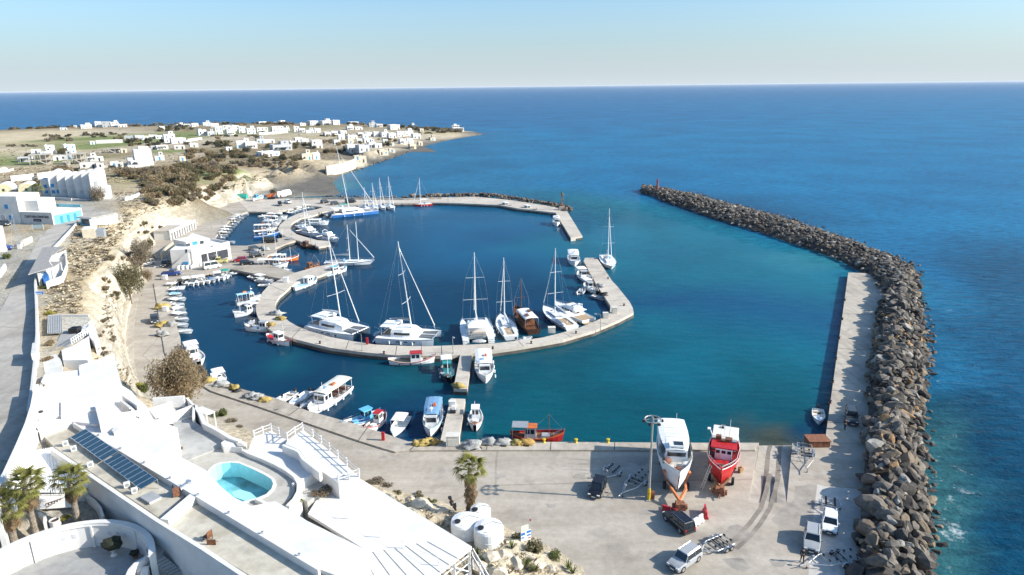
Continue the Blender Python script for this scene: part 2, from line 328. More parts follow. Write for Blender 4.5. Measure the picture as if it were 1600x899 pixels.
for (i, j), val in ras.items():
    idx[(i, j)] = len(tv); x, y = xs[i], ys[j]
    tv.append((x, y, val[0]+(0 if inpoly(x, y, road_w) else tnoise(x, y, val[4])))); tcol.append(val[1:4])
for (i, j) in ras:
    q = [(i, j), (i+1, j), (i+1, j+1), (i, j+1)]
    if all(k in idx for k in q):
        ids = [idx[k] for k in q]
        if max(tv[k][2] for k in ids) > -3.5: tf.append(tuple(ids))
me = bpy.data.meshes.new('ground'); me.from_pydata(tv, [], tf); me.update()
ca = me.color_attributes.new('soil', 'FLOAT_COLOR', 'POINT')
ca.data.foreach_set('color', [v for c in tcol for v in (*c, 1.)])
me.polygons.foreach_set('use_smooth', [True]*len(me.polygons))
def soil_mat():
    m = bpy.data.materials.new('soil'); m.use_nodes = True; t = m.node_tree; L = t.links.new; b = t.nodes['Principled BSDF']
    b.inputs['Roughness'].default_value = .95; b.inputs['Specular IOR Level'].default_value = .1
    at = t.nodes.new('ShaderNodeAttribute'); at.attribute_name = 'soil'
    g = t.nodes.new('ShaderNodeNewGeometry')
    def nz(s, d, r=.6):
        n = t.nodes.new('ShaderNodeTexNoise'); n.inputs['Scale'].default_value = s; n.inputs['Detail'].default_value = d; n.inputs['Roughness'].default_value = r
        L(g.outputs['Position'], n.inputs['Vector']); return n
    def ramp(src, a, bb, ca, cb):
        r = t.nodes.new('ShaderNodeValToRGB'); e = r.color_ramp.elements; e[0].position = a; e[1].position = bb; e[0].color = (*ca, 1); e[1].color = (*cb, 1); L(src, r.inputs[0]); return r
    def mix(kind, f, a, bb):
        x = t.nodes.new('ShaderNodeMixRGB'); x.blend_type = kind
        if isinstance(f, float): x.inputs[0].default_value = f
        else: L(f, x.inputs[0])
        L(a, x.inputs[1]); L(bb, x.inputs[2]); return x
    sep = t.nodes.new('ShaderNodeSeparateXYZ'); L(g.outputs['Normal'], sep.inputs[0])
    mp = t.nodes.new('ShaderNodeMapping'); mp.inputs['Scale'].default_value = (.06, .06, 1.3); L(g.outputs['Position'], mp.inputs[0]); ns = nz(.8, 8, .7); L(mp.outputs[0], ns.inputs['Vector'])
    rock = mix('MULTIPLY', .6, ramp(nz(.45, 9, .7).outputs['Fac'], .36, .62, (.35, .305, .235), (.57, .52, .43)).outputs[0], ramp(ns.outputs['Fac'], .42, .56, (.48, .44, .38), (1.15, 1.14, 1.1)).outputs[0])
    rk = t.nodes.new('ShaderNodeMapRange'); L(sep.outputs['Z'], rk.inputs[0]); rk.inputs[1].default_value = .62; rk.inputs[2].default_value = .86; rk.inputs[3].default_value = 1; rk.inputs[4].default_value = 0
    big = ramp(nz(.09, 9, .7).outputs['Fac'], .36, .64, (.7, .68, .62), (1.2, 1.19, 1.17))
    fin = ramp(nz(1.6, 8, .8).outputs['Fac'], .38, .62, (.55, .54, .5), (1.3, 1.29, 1.27))
    c = mix('MULTIPLY', .8, at.outputs['Color'], big.outputs[0]); c = mix('MULTIPLY', .85, c.outputs[0], fin.outputs[0])
    c = mix('MIX', rk.outputs[0], c.outputs[0], rock.outputs[0])
    L(c.outputs[0], b.inputs['Base Color'])
    bp = t.nodes.new('ShaderNodeBump'); bp.inputs['Strength'].default_value = .8; bp.inputs['Distance'].default_value = .5
    L(nz(.9, 8, .75).outputs['Fac'], bp.inputs['Height']); L(bp.outputs[0], b.inputs['Normal'])
    return m
me.materials.append(soil_mat()); link('ground', me, kind='structure')
from mathutils.bvhtree import BVHTree
TB = BVHTree.FromPolygons(tv, tf)
def gz(x, y):
    h = TB.ray_cast(Vector((x, y, 200)), Vector((0, 0, -1)))
    return h[0].z if h[0] else 0.
def G(px, py, z0=5.):
    """where the sight line through a photo point meets the ground"""
    d = (fwd + right*((px-800)/FOC) + upv*((449.5-py)/FOC)).normalized()
    h = TB.ray_cast(Vector((0, 0, CAMZ)), d)
    return h[0] if h[0] else P(px, py, z0)

# upper road, a thin sheet following the ground
road_m = ground_mat('road_asphalt', (.37, .34, .295), (.45, .42, .37), .06, stain=.12, crack=.03, streak=(.5, .04, 1))
rv = []; rf = []; NC = 14
lp = [P(*q, 12.8) for q in ROADL]; rp_ = [P(*q, 12.8) for q in ROADR]; rows = []
for k in range(len(lp)-1):
    for q in range(10): rows.append((lp[k].lerp(lp[k+1], q/10), rp_[k].lerp(rp_[k+1], q/10)))
for a_, b_ in rows:
    for c in range(NC+1):
        p = a_.lerp(b_, c/NC); h = TF.at(p.x, p.y); rv.append((p.x, p.y, (h[0] if h else 12.8)+.05))
for k in range(len(rows)-1):
    for c in range(NC): rf.append((k*(NC+1)+c, k*(NC+1)+c+1, (k+1)*(NC+1)+c+1, (k+1)*(NC+1)+c))
me = bpy.data.meshes.new('road'); me.from_pydata(rv, [], rf); me.materials.append(road_m); me.update(); link('upper_road', me, kind='structure')
# ------------------------------------------------------------------ sea
WCOL = {'deep': (.003, .066, .138), 'ring': (.002, .033, .07), 'teal': (.003, .098, .142), 'turq': (.005, .125, .185), 'dteal': (.002, .068, .09), 'open': (.003, .125, .255), 'blue': (.006, .098, .225), 'near': (.002, .05, .098), 'mid': (.004, .075, .15), 'navy': (.002, .035, .085), 'bay': (.008, .115, .22), 'ramp': (.05, .06, .045), 'edge': (.03, .12, .13), 'shal': (.022, .16, .20)}
WC = [(-800,146,'blue',0),(0,160,'blue',0),(800,142,'blue',0),(1600,140,'blue',0),(2500,140,'blue',0),(800,160,'blue',0),(1600,170,'open',0),(2600,200,'open',0),(400,175,'blue',0),(0,185,'blue',0),(-600,200,'blue',0),
 (700,190,'blue',0),(780,212,'bay',0),(900,230,'open',0),(1100,220,'open',0),(1350,240,'open',0),(1600,260,'open',0),(1250,300,'open',0),(1450,350,'open',0),(1600,400,'mid',0),(1560,480,'mid',0),(1520,420,'mid',0),(2300,420,'mid',0),
 (1480,480,'bay',.35),(1500,520,'mid',.1),(1480,600,'bay',.4),(1515,620,'near',.2),(1485,700,'edge',.5),(1525,720,'near',.25),(1490,800,'edge',.55),(1535,820,'near',.25),(1490,899,'edge',.5),(1560,899,'near',0),(1500,1000,'near',0.2),(1900,899,'near',0),(2300,1000,'near',0),(1600,600,'deep',0),(1600,760,'near',0),
 (1455,440,'bay',.2),(1400,395,'open',.05),(1470,440,'open',0),
 (650,265,'bay',0),(600,290,'bay',0),(560,275,'bay',.25),(540,290,'shal',.3),(548,302,'bay',.1),(620,250,'bay',.25),(680,228,'bay',.25),(735,217,'bay',.35),(765,213,'bay',.5),(800,208,'open',.35),(840,210,'open',.2),(700,240,'bay',0),(750,290,'bay',0),(880,290,'open',0),(960,270,'open',0),(900,310,'teal',0),(960,300,'open',0),(990,310,'bay',0),
 (1030,325,'turq',0),(1090,345,'turq',0),(1150,365,'turq',0),(1220,390,'turq',0),(1270,400,'shal',0),(1310,415,'shal',0),(1060,322,'navy',0),(1130,345,'navy',0),(1200,368,'bay',0),(1270,392,'turq',0),(1315,425,'turq',0),
 (1000,340,'teal',0),(980,380,'turq',0),(1040,380,'teal',0),(1130,400,'teal',0),(1210,430,'teal',0),(1290,450,'teal',0),(1000,440,'teal',0),(1090,470,'deep',0),(1180,480,'deep',0),(1290,500,'deep',0),(1020,500,'teal',0),(1100,530,'teal',0),(1200,540,'teal',0),(1270,560,'teal',0),(1000,580,'teal',0),(1100,600,'teal',0),(1200,600,'dteal',0),(1260,640,'dteal',0),(1150,640,'dteal',0),(1050,650,'dteal',0),(900,600,'dteal',0),(930,550,'dteal',0),(850,580,'dteal',0),(800,650,'dteal',0),(950,670,'dteal',0),(760,680,'dteal',0),
 (1188,668,'ramp',0),(1236,668,'ramp',0),(1186,694,'ramp',0),(1239,694,'ramp',0),(1180,655,'dteal',0),(1240,655,'dteal',0),(1175,690,'dteal',0),(1255,680,'navy',0),(1280,690,'navy',0),
 (1100,690,'dteal',0),(900,690,'dteal',0),(650,620,'ring',0),(600,600,'dteal',0),(500,590,'ring',0),(450,570,'dteal',0),(350,540,'ring',0),(380,570,'ring',0),(320,480,'ring',0),(300,460,'navy',0),(350,460,'ring',0),(420,600,'ring',0),(560,650,'ring',0),(660,680,'navy',0),(600,670,'navy',0),
 (480,480,'ring',0),(560,470,'ring',0),(650,450,'ring',0),(700,490,'ring',0),(760,470,'ring',0),(850,450,'ring',0),(900,480,'navy',0),(600,400,'ring',0),(540,440,'ring',0),(700,400,'deep',0),(800,400,'deep',0),(880,380,'teal',0),(850,350,'deep',0),(650,350,'deep',0),(750,340,'deep',0),(580,350,'ring',0),(500,400,'ring',0),(420,400,'ring',0),(390,360,'ring',0),(400,345,'ring',0),(470,520,'ring',0),
 (-900,300,'bay',0),(-900,600,'near',0),(-400,1200,'near',0),(800,1200,'near',0)]
wctrl = []
for px, py, k, fo in WC:
    p = P(px, py, 0); wctrl.append((p.x, p.y, *WCOL[k], fo))
for x, y in ((-60000, 80000), (60000, 80000), (-60000, -500), (60000, -500), (0, 82000), (-12000, 20000), (12000, 20000), (-3000, 3000), (4000, 3000)):
    wctrl.append((x, y, *WCOL['blue'], 0.))
wxs = sorted(set([-60000, -40000, -25000, -16000, -10000, -6500, -4200, -2700, -1800, -1200, -800]+[-520+20*i for i in range(19)]+[-140+4*i for i in range(71)]+[150+20*i for i in range(18)]+[520, 800, 1200, 1800, 2700, 4200, 6500, 10000, 16000, 25000, 40000, 60000]))
wys = sorted(set([-500, -200, 0]+[30+4*i for i in range(60)]+[275+15*i for i in range(30)]+[740+60*i for i in range(16)]+[1750, 2200, 2800, 3700, 5000, 7000, 10000, 15000, 22000, 32000, 46000, 62000, 80000]))
WF = Field(wctrl); wr = WF.raster(wxs, wys, None)
wv = []; wc = []; wf = []
for j, y in enumerate(wys):
    for i, x in enumerate(wxs):
        wv.append((x, y, 0)); wc.append(wr.get((i, j), (*WCOL['blue'], 0.)))
nx = len(wxs)
for j in range(len(wys)-1):
    for i in range(nx-1): wf.append((j*nx+i, j*nx+i+1, (j+1)*nx+i+1, (j+1)*nx+i))
me = bpy.data.meshes.new('sea'); me.from_pydata(wv, [], wf); me.update()
a = me.color_attributes.new('depth', 'FLOAT_COLOR', 'POINT'); a.data.foreach_set('color', [q for c in wc for q in (*c[:3], 1.)])
a = me.attributes.new('foam', 'FLOAT', 'POINT'); a.data.foreach_set('value', [c[3] for c in wc])
# calm water inside the harbour
calm = [P(*q) for q in ((868,332),(910,370),(1000,330),(1320,420),(1290,690),(600,690),(300,600),(260,440),(360,330),(600,316))]
def inside(x, y, poly):
    r = False
    for k in range(len(poly)):
        a_, b_ = poly[k-1], poly[k]
        if (a_.y > y) != (b_.y > y) and x < (b_.x-a_.x)*(y-a_.y)/(b_.y-a_.y)+a_.x: r = not r
    return r
ringp = [P(*q) for q in ((440,470),(460,430),(600,330),(868,332),(910,400),(960,490),(850,530),(640,545),(480,520))]
a = me.attributes.new('wave', 'FLOAT', 'POINT'); a.data.foreach_set('value', [(.12 if inside(v[0], v[1], ringp) or v[0] < P(560,600).x else .35) if inside(v[0], v[1], calm) else 1. for v in wv])
def sea_mat():
    m = bpy.data.materials.new('sea_water'); m.use_nodes = True; t = m.node_tree; L = t.links.new; b = t.nodes['Principled BSDF']
    b.inputs['Roughness'].default_value = .14; b.inputs['IOR'].default_value = 1.33; b.inputs['Specular IOR Level'].default_value = .2
    at = t.nodes.new('ShaderNodeAttribute'); at.attribute_name = 'depth'
    fo = t.nodes.new('ShaderNodeAttribute'); fo.attribute_name = 'foam'
    wa = t.nodes.new('ShaderNodeAttribute'); wa.attribute_name = 'wave'
    g = t.nodes.new('ShaderNodeNewGeometry')
    def nz(s, d, r=.6, sc=None):
        n = t.nodes.new('ShaderNodeTexNoise'); n.inputs['Scale'].default_value = s; n.inputs['Detail'].default_value = d; n.inputs['Roughness'].default_value = r
        if sc:
            mp = t.nodes.new('ShaderNodeMapping'); mp.inputs['Scale'].default_value = sc; mp.inputs['Rotation'].default_value = (0, 0, .35); L(g.outputs['Position'], mp.inputs[0]); L(mp.outputs[0], n.inputs['Vector'])
        else: L(g.outputs['Position'], n.inputs['Vector'])
        return n
    def ramp(src, a, bb, ca, cb):
        r = t.nodes.new('ShaderNodeValToRGB'); e = r.color_ramp.elements; e[0].position = a; e[1].position = bb; e[0].color = (*ca, 1); e[1].color = (*cb, 1); L(src, r.inputs[0]); return r
    def mix(kind, f, a, bb):
        x = t.nodes.new('ShaderNodeMixRGB'); x.blend_type = kind
        if isinstance(f, float): x.inputs[0].default_value = f
        else: L(f, x.inputs[0])
        L(a, x.inputs[1]); L(bb, x.inputs[2]); return x
    def mth(op, a, bb):
        x = t.nodes.new('ShaderNodeMath'); x.operation = op
        for k, q in ((0, a), (1, bb)):
            if isinstance(q, (int, float)): x.inputs[k].default_value = q
            else: L(q, x.inputs[k])
        return x.outputs[0]
    pat = ramp(nz(.018, 5, .6).outputs['Fac'], .35, .65, (.80, .83, .87), (1.2, 1.17, 1.14))
    rip = ramp(nz(.4, 9, .8, (.5, 1.5, 1)).outputs['Fac'], .36, .66, (.5, .54, .6), (1.5, 1.45, 1.38))  # light and dark of the ripples put into the water colour
    c = mix('MULTIPLY', 1., at.outputs['Color'], pat.outputs[0])
    c2 = mix('MULTIPLY', wa.outputs['Fac'], c.outputs[0], rip.outputs[0])
    fn = nz(.28, 8, .75)
    fm = mth('MULTIPLY', mth('SUBTRACT', mth('ADD', fn.outputs['Fac'], mth('MULTIPLY', fo.outputs['Fac'], .34)), .715), 5.)
    fcl = t.nodes.new('ShaderNodeClamp'); L(fm, fcl.inputs[0])
    fgate = mth('MULTIPLY', fcl.outputs[0], mth('MINIMUM', mth('MULTIPLY', fo.outputs['Fac'], 5.), 1.))
    white = t.nodes.new('ShaderNodeRGB'); white.outputs[0].default_value = (.72, .75, .74, 1)
    c3 = mix('MIX', fgate, c2.outputs[0], white.outputs[0])
    L(c3.outputs[0], b.inputs['Base Color'])
    rr = mth('ADD', .09, mth('MULTIPLY', wa.outputs['Fac'], .12)); L(rr, b.inputs['Roughness'])
    h1 = nz(.33, 5, .62, (.6, 1.3, 1)); h2 = nz(1.6, 4, .6)
    hs = mth('ADD', h1.outputs['Fac'], mth('MULTIPLY', h2.outputs['Fac'], .3))
    bp = t.nodes.new('ShaderNodeBump'); bp.inputs['Distance'].default_value = .9
    L(mth('MULTIPLY', wa.outputs['Fac'], .55), bp.inputs['Strength'])
    L(hs, bp.inputs['Height']); L(bp.outputs[0], b.inputs['Normal'])
    b.inputs['Specular IOR Level'].default_value = 0
    gl = t.nodes.new('ShaderNodeBsdfGlossy'); L(rr, gl.inputs['Roughness']); L(bp.outputs[0], gl.inputs['Normal']); fr = t.nodes.new('ShaderNodeFresnel'); fr.inputs[0].default_value = 1.33; L(bp.outputs[0], fr.inputs['Normal'])
    ms = t.nodes.new('ShaderNodeMixShader'); L(mth('MULTIPLY', fr.outputs[0], mth('SUBTRACT', .62, mth('MULTIPLY', wa.outputs['Fac'], .29))), ms.inputs[0]); L(b.outputs[0], ms.inputs[1]); L(gl.outputs[0], ms.inputs[2]); L(ms.outputs[0], t.nodes['Material Output'].inputs[0])
    return m
me.materials.append(sea_mat()); link('sea', me, kind='structure')

# ------------------------------------------------------------------ quays and piers
conc = ground_mat('quay_concrete', (.41, .36, .295), (.505, .45, .375), .09, stain=.22, crack=.05, streak=(.9, .08, 1))
pave = ground_mat('quay_asphalt', (.385, .34, .28), (.465, .41, .34), .05, stain=.2, crack=.022, streak=(.05, .35, 1))
pier_m = ground_mat('pier_concrete', (.46, .405, .335), (.56, .50, .42), .12, stain=.2, crack=.09)
dark_c = ground_mat('wet_concrete', (.05, .05, .045), (.13, .12, .10), .3)
def quay(name, pts, z, m, z0=-2.5, tide=True):
    w = PP(pts, z); MB().prism(w, z0, z).ob(name, m, kind='structure')
    if tide:
        n = len(w); a = sum(w[i-1].x*w[i].y-w[i].x*w[i-1].y for i in range(n)); s = 1 if a > 0 else -1; out = []
        for i in range(n):
            d = (w[(i+1) % n]-w[i-1]); d.z = 0; d.normalize(); out.append(w[i]+Vector((d.y, -d.x, 0))*s*.05)
        MB().prism(out, z0, .62).ob('tide_mark', dark_c, kind='structure')
MAIN = [(1238,692),(1229,786),(1169,786),(1186,692),(1100,692),(1000,691.5),(880,690.7),(725,690.5),(638,690),(600,677),(560,664),(480,641.5),(434.5,623.5),(369,605.5),(345,597),(307,584),(290,565),(283,550),(281,525),(279,520),(272,495),(265,467),(261,449),(275,438),(310,430),(360,420.5),
 (441,436),(463,441),(463,427),(445,421),(418,413),(412,405),(420,398),(432,394),(430,388),(445,381),(462,376),(446,370.5),(430,374),(415,377.5),(405,381),(385,384),(345,384),(336,371),(345,360),(357,347),(368,337),(389,330.5),(384,318),(364,300),(330,310),(290,330),(230,372),(215,420),(195,450),(185,520),(190,600),(215,650),(330,690),(480,780),(600,860),(700,1000),(1400,1000),(1396,692)]
quay('main_quay', MAIN, 1.2, pave)
NORTH = [(364,305),(389,330.8),(420,331.7),(440,330),(455,327),(470,323.5),(479,321),(495,322.7),(510,324.7),(500,332),(530,327),(560,322.3),(597,318),(615,318.5),(675,316.7),(718,317.7),(780,320.5),(810,326),(846,330),(868,332.5),(892,372),(910,369),(886,330),(875,325),(850,321),(810,314.5),(780,311),(743,307.6),(630,310),(502,309),(440,310.5),(380,309)]
quay('north_pier', NORTH, 1.21, pier_m)
MIDARM = [(514,321.5),(495,327),(480,330),(465,334),(452,340),(445,345),(438,351),(434.5,357),(437,364),(445,369.5),(464,375.7),(480,380.5),(498,386),(517,383),(515,377),(496,375.5),(479,371),(463,366),(455,360),(453,355),(455,350),(461,346),(470,341),(488,337.5),(505,331.5)]
quay('curved_pier', MIDARM, 1.22, pier_m)
ARC = [(441,435.5),(428,441),(419,447),(410,457),(403,469),(400,478),(400,486),(403,496),(409,505),(423,516.5),(442,524),(464,531),(515.6,543.7),(567,550.5),(614.6,555),(660,556.5),(705,556),(752.5,551),(800,544.5),(850,536.5),(880,531),(928,517),(966,501),(990,488.5),(989,482),(984,472),(964,447),(957,440),(936,408),(932,403),(914,403),(912,408),(928,438),(942,460),(954,478),(953,488),(945,495),(928,503),(903,513),(875,521),(847,527.7),(831,530),(772,536.7),(727,539),(675,541),(640,541),(585,538.5),(551,533.4),(515,526.6),(484,517.6),(466,510.5),(452.5,503),(439,491.8),(431,482.8),(430,477),(431.5,471),(437,463),(446,455.5),(454,448),(463,441.5),(500,431),(528,420),(526,411),(494,417),(460,426.5)]
quay('ring_pier', ARC, 1.23, pier_m)
quay('finger_pier', [(719,554),(708.6,607),(730,608.3),(738,552)], 1.215, pier_m)
quay('short_pier', [(704,622.5),(727,623.5),(716,693),(687,693)], 1.24, pier_m)
quay('east_quay', [(1288.5,693),(1307,560),(1325.5,426),(1352,427),(1398,440),(1396,693)], 1.22, conc)
APRON = [(1183,692.2),(1100,692.2),(1000,691.7),(880,690.9),(725,690.7),(638,690.2),(600,677.2),(560,664.2),(480,641.7),(434.5,623.7),(369,605.7),(345,597.2),(322,590),(312,600),(330,611),(400,634),(480,661),(550,685),(600,701),(618,706),(640,704),(700,703.5),(800,703.2),(1000,703.2),(1180,703.2)]
quay('quay_apron', APRON, 1.45, conc)
APR2 = [(290,565),(283.2,550),(281.2,525),(279.2,520),(272.2,495),(265.2,467),(261.2,449),(240,443),(246,480),(252,520),(257,550),(262,565)]
quay('west_apron', APR2, 1.36, conc)
# joints across the piers and the east quay, oil stains in the yard
for x0, y0, x1, y1, z in [(1300,610,1352,612,1.22),(1309,545,1358,547,1.22),(1317,490,1368,492,1.22),(1292,660,1345,662,1.22),(470,513,456,528,1.23),(545,533,540,546.5,1.23),(620,541,618,554.5,1.23),(690,540.5,690,555.5,1.23),(810,533,818,541.5,1.23),(880,520,893,527,1.23),(930,502,950,507.5,1.23),(953,470,982,468,1.23),(936,448,964,446.5,1.23),(922,425,948,424,1.23),(432,470,404,467,1.23),(431,487,402,493,1.23),(446,456,421,445.5,1.23),(640,703.5,655,690.5,1.45),(760,703,762,690.8,1.45),(860,703,861,690.8,1.45),(960,703,960.5,691.2,1.45),(1070,703,1070,692,1.45),(560,688,574,668.5,1.45),(450,650,467,637.5,1.45),(870,331,888,330.5,1.21),(880,350,898,349,1.21),(700,308.5,700,317.2,1.21)]:
    a_, b_ = P(x0, y0, z), P(x1, y1, z); d_ = (b_-a_).normalized(); o_ = Vector((-d_.y, d_.x, 0))*.07; MB().prism([a_-o_, b_-o_, b_+o_, a_+o_], z, z+.004).ob('expansion_joint', dark_c, kind='structure')
sr = random.Random(4); oil = ground_mat('oil_stain', (.30, .27, .23), (.38, .345, .295), .5, stain=.3)
for x, y, r_ in [(960,760,1.5),(905,745,.9),(1010,800,1.2),(1150,880,1.4),(1020,870,.8),(860,790,.7),(1240,850,1.2),(1215,880,.8),(780,745,.8),(700,735,.6),(1120,730,1.6),(1085,765,1.),(1000,720,1.3),(600,715,.6)]:
    q = P(x, y, 1.2); MB().prism([(q.x+r_*math.cos(k*.6283)*sr.uniform(.6, 1.3), q.y+r_*math.sin(k*.6283)*sr.uniform(.5, 1.1)) for k in range(10)], 1.2, 1.2035).ob('oil_stain', oil, kind='structure')
# slipway
rp = MB(); a1, b1 = P(1229,786,1.2), P(1169,786,1.2); a0, b0 = P(1238,692,1.2), P(1186,692,1.2)
d0, d1 = (a0-a1), (b0-b1)
pts = []
for k in range(9):
    f = k/8*1.5; pa = a1+d0*f; pb = b1+d1*f; z = 1.19-1.72*(k/8)**1.15
    pts.append([(pb.x-.05, pb.y, z), (pa.x+.05, pa.y, z), (pa.x+.05, pa.y, z-2), (pb.x-.05, pb.y, z-2)])
for c in (.34, .66):
    tm_ = MB(); tm_.loft([[tuple(Vector(q[0]).lerp(Vector(q[1]), c-.06*(1-.4*math.sin(k)))+Vector((0, 0, .005))), tuple(Vector(q[0]).lerp(Vector(q[1]), c+.06*(1+.4*math.cos(k*2)))+Vector((0, 0, .005)))] for k, q in enumerate(pts[:7])], False, False); tm_.ob('tyre_mark', ground_mat('wet_slip', (.17, .145, .12), (.28, .245, .20), .3), kind='structure')
rp.loft(pts).ob('slipway', ground_mat('slip_concrete', (.40, .36, .30), (.50, .45, .38), .2, stain=.4, streak=(.9, .05, 1)), kind='structure')
# tyre marks and damp patches, thin sheets on the yard
def sheet(name, pts, z, m): MB().prism(PP(pts, z), z-.003, z).ob(name, m, kind='structure')
damp = ground_mat('damp_asphalt', (.30, .265, .22), (.40, .36, .31), .25, stain=.3)
wet = ground_mat('wet_track', (.22, .19, .155), (.33, .29, .24), .3, stain=.3)
pale = ground_mat('pale_concrete', (.50, .465, .41), (.59, .555, .50), .2, stain=.25)
sheet('pale_slab', [(1288,760),(1277,757),(1272,800),(1266,860),(1262,910),(1345,910),(1345,765)], 1.208, pale)
sheet('damp_patch', [(1133,832),(1140,822),(1152,819),(1165,826),(1172,832),(1168,842),(1150,846),(1134,842)], 1.205, damp)
sheet('damp_patch', [(1243,760),(1276,757),(1271,800),(1262,830),(1230,835),(1205,812),(1224,792),(1240,782)], 1.2045, damp)
for off in (0, 14):
    L1 = [(1203+off,740),(1197+off,770),(1188+off,795),(1172+off*1.2,818),(1150+off*1.4,840),(1128+off*1.6,858)]
    pts = [(x-3-(q % 2), y-1.4) for q, (x, y) in enumerate(L1)]+[(x+3+(q % 2)*.8, y+1.4) for q, (x, y) in enumerate(L1[::-1])]
    sheet('tyre_mark', pts, 1.2065, wet)
# ------------------------------------------------------------------ breakwater boulders
rock_m = mat('rock_grey', (.165, .14, .112), .9, var=.3, scale=.9, bump=.7, bscale=4)
rock_d = mat('rock_dark', (.066, .056, .047), .9, var=.3, scale=.9, bump=.7, bscale=4)
rock_b = mat('rock_brown', (.185, .14, .095), .9, var=.3, scale=.9, bump=.7, bscale=4)
rock_o = mat('rock_ochre', (.28, .165, .075), .9, var=.3, scale=.9, bump=.6, bscale=4)
rock_l = mat('rock_light', (.29, .27, .235), .9, var=.25, scale=.9, bump=.6, bscale=4)
def rock_mesh(seed, sub=2):
    """angular boulder: a sphere cut by a dozen random planes, unit size"""
    import bmesh
    rr = random.Random(seed); bm = bmesh.new(); bmesh.ops.create_icosphere(bm, subdivisions=sub, radius=1.)
    planes = [(Vector((rr.gauss(0, 1), rr.gauss(0, 1), rr.gauss(0, 1))).normalized(), rr.uniform(.45, .84)) for _ in range(12)]
    for v in bm.verts:
        for n, d in planes:
            k = v.co.dot(n)
            if k > d: v.co -= n*(k-d)
        v.co += v.co.normalized()*.07*noise.noise(v.co*2.3+Vector((seed, 0, 0)))
    me = bpy.data.meshes.new('boulder'); bm.to_mesh(me); bm.free()
    return me
RK = [rock_mesh(s) for s in range(9)]
RKL = [rock_mesh(s+20, 1) for s in range(6)]
# cross sections: inner foot (px, py, z), outer foot (px, py)
BW = [((1322,930,1.2),(1452,930)),((1330,880,1.2),(1450,880)),((1336,830,1.2),(1452,830)),((1340,780,1.2),(1448,780)),((1344,730,1.2),(1444,730)),((1348,680,1.2),(1440,680)),((1352,630,1.2),(1437,630)),((1356,585,1.2),(1445,585)),((1360,545,1.2),(1444,545)),((1366,510,1.2),(1443,510)),((1371,482,1.2),(1438,478)),((1387,466,1.2),(1431,452)),((1366,447,1.2),(1432,430)),((1345,424,0.6),(1420,412)),((1312,410,0),(1378,395.5)),((1272,395,0),(1331,377.5)),((1230,381,0),(1281,359.5)),((1180,364,0),(1226,341.5)),((1130,348,0),(1171,327.5)),((1085,333,0),(1121,314.5)),((1045,319,0),(1084,304.0)),((1018,308,0),(1038,296.5)),((1001,302,0),(1008,294.5))]
secs = [(P(a[0], a[1], a[2]), P(b[0], b[1], 0)) for a, b in BW]
def bwpoint(s, t):
    k = min(int(s), len(secs)-2); f = s-k
    a = secs[k][0].lerp(secs[k+1][0], f); b = secs[k][1].lerp(secs[k+1][1], f)
    p = a.lerp(b, t)
    crest = 4.3 if s < 12 else 2.9
    prof = math.sin(math.pi*min(1, max(0, t*.62+.19)))**1.2
    edge = min(1, t/.16, (1-t)/.5)
    z = a.z*(1-t)+(crest-a.z*(1-t))*max(0, edge)**.75*prof
    return Vector((p.x, p.y, z))
core = MB(); rings = []
for k in range(len(secs)):
    rings.append([bwpoint(k, t)-Vector((0, 0, .9)) for t in (0, .08, .2, .4, .6, .8, .92, 1)]+[Vector((secs[k][1].x, secs[k][1].y, -3)), Vector((secs[k][0].x, secs[k][0].y, -3))])
core.loft(rings).ob('breakwater', rock_d, kind='structure')
rr = random.Random(5); rocks = []
s = 0.
for k in range(len(secs)-1):
    L = (secs[k+1][0]-secs[k][0]).length*.5+(secs[k+1][1]-secs[k][1]).length*.5
    Wd = (secs[k][0]-secs[k][1]).length
    far = k >= 12
    n = int(L*Wd*(1.2 if not far else .62))
    for q in range(n):
        t = rr.uniform(.03, 1.08) if rr.random() > .12 else rr.uniform(.95, 1.2); ss = k+rr.random()
        p = bwpoint(ss, min(t, 1.0))
        if t > 1:
            a = secs[k][0]; b = secs[k][1]; p += (b-a).normalized()*(t-1)*(b-a).length; p.z = -.1
        big = rr.random()
        size = rr.uniform(.36, .68) if big < .5 else (rr.uniform(.68, 1.05) if big < .92 else rr.uniform(1.05, 1.6))
        if far: size *= .95
        if t > 1: size *= .7
        rocks.append((p, size, t, ss))
rocks = [(p, s, t, ss, PX(p)) for p, s, t, ss in rocks]
rocks.sort(key=lambda r: -(r[1]/r[4][2] if (0 < r[4][0] < 1600 and r[4][1] < 905) else 0))
lab = {rock_m: 'mid grey angular boulder heaped on the sea side breakwater', rock_d: 'dark charcoal angular boulder heaped on the sea side breakwater', rock_b: 'brown angular boulder heaped on the sea side breakwater', rock_o: 'rusty ochre boulder heaped on the sea side breakwater', rock_l: 'pale grey boulder heaped on the sea side breakwater'}
rest = {m: MB() for m in lab}
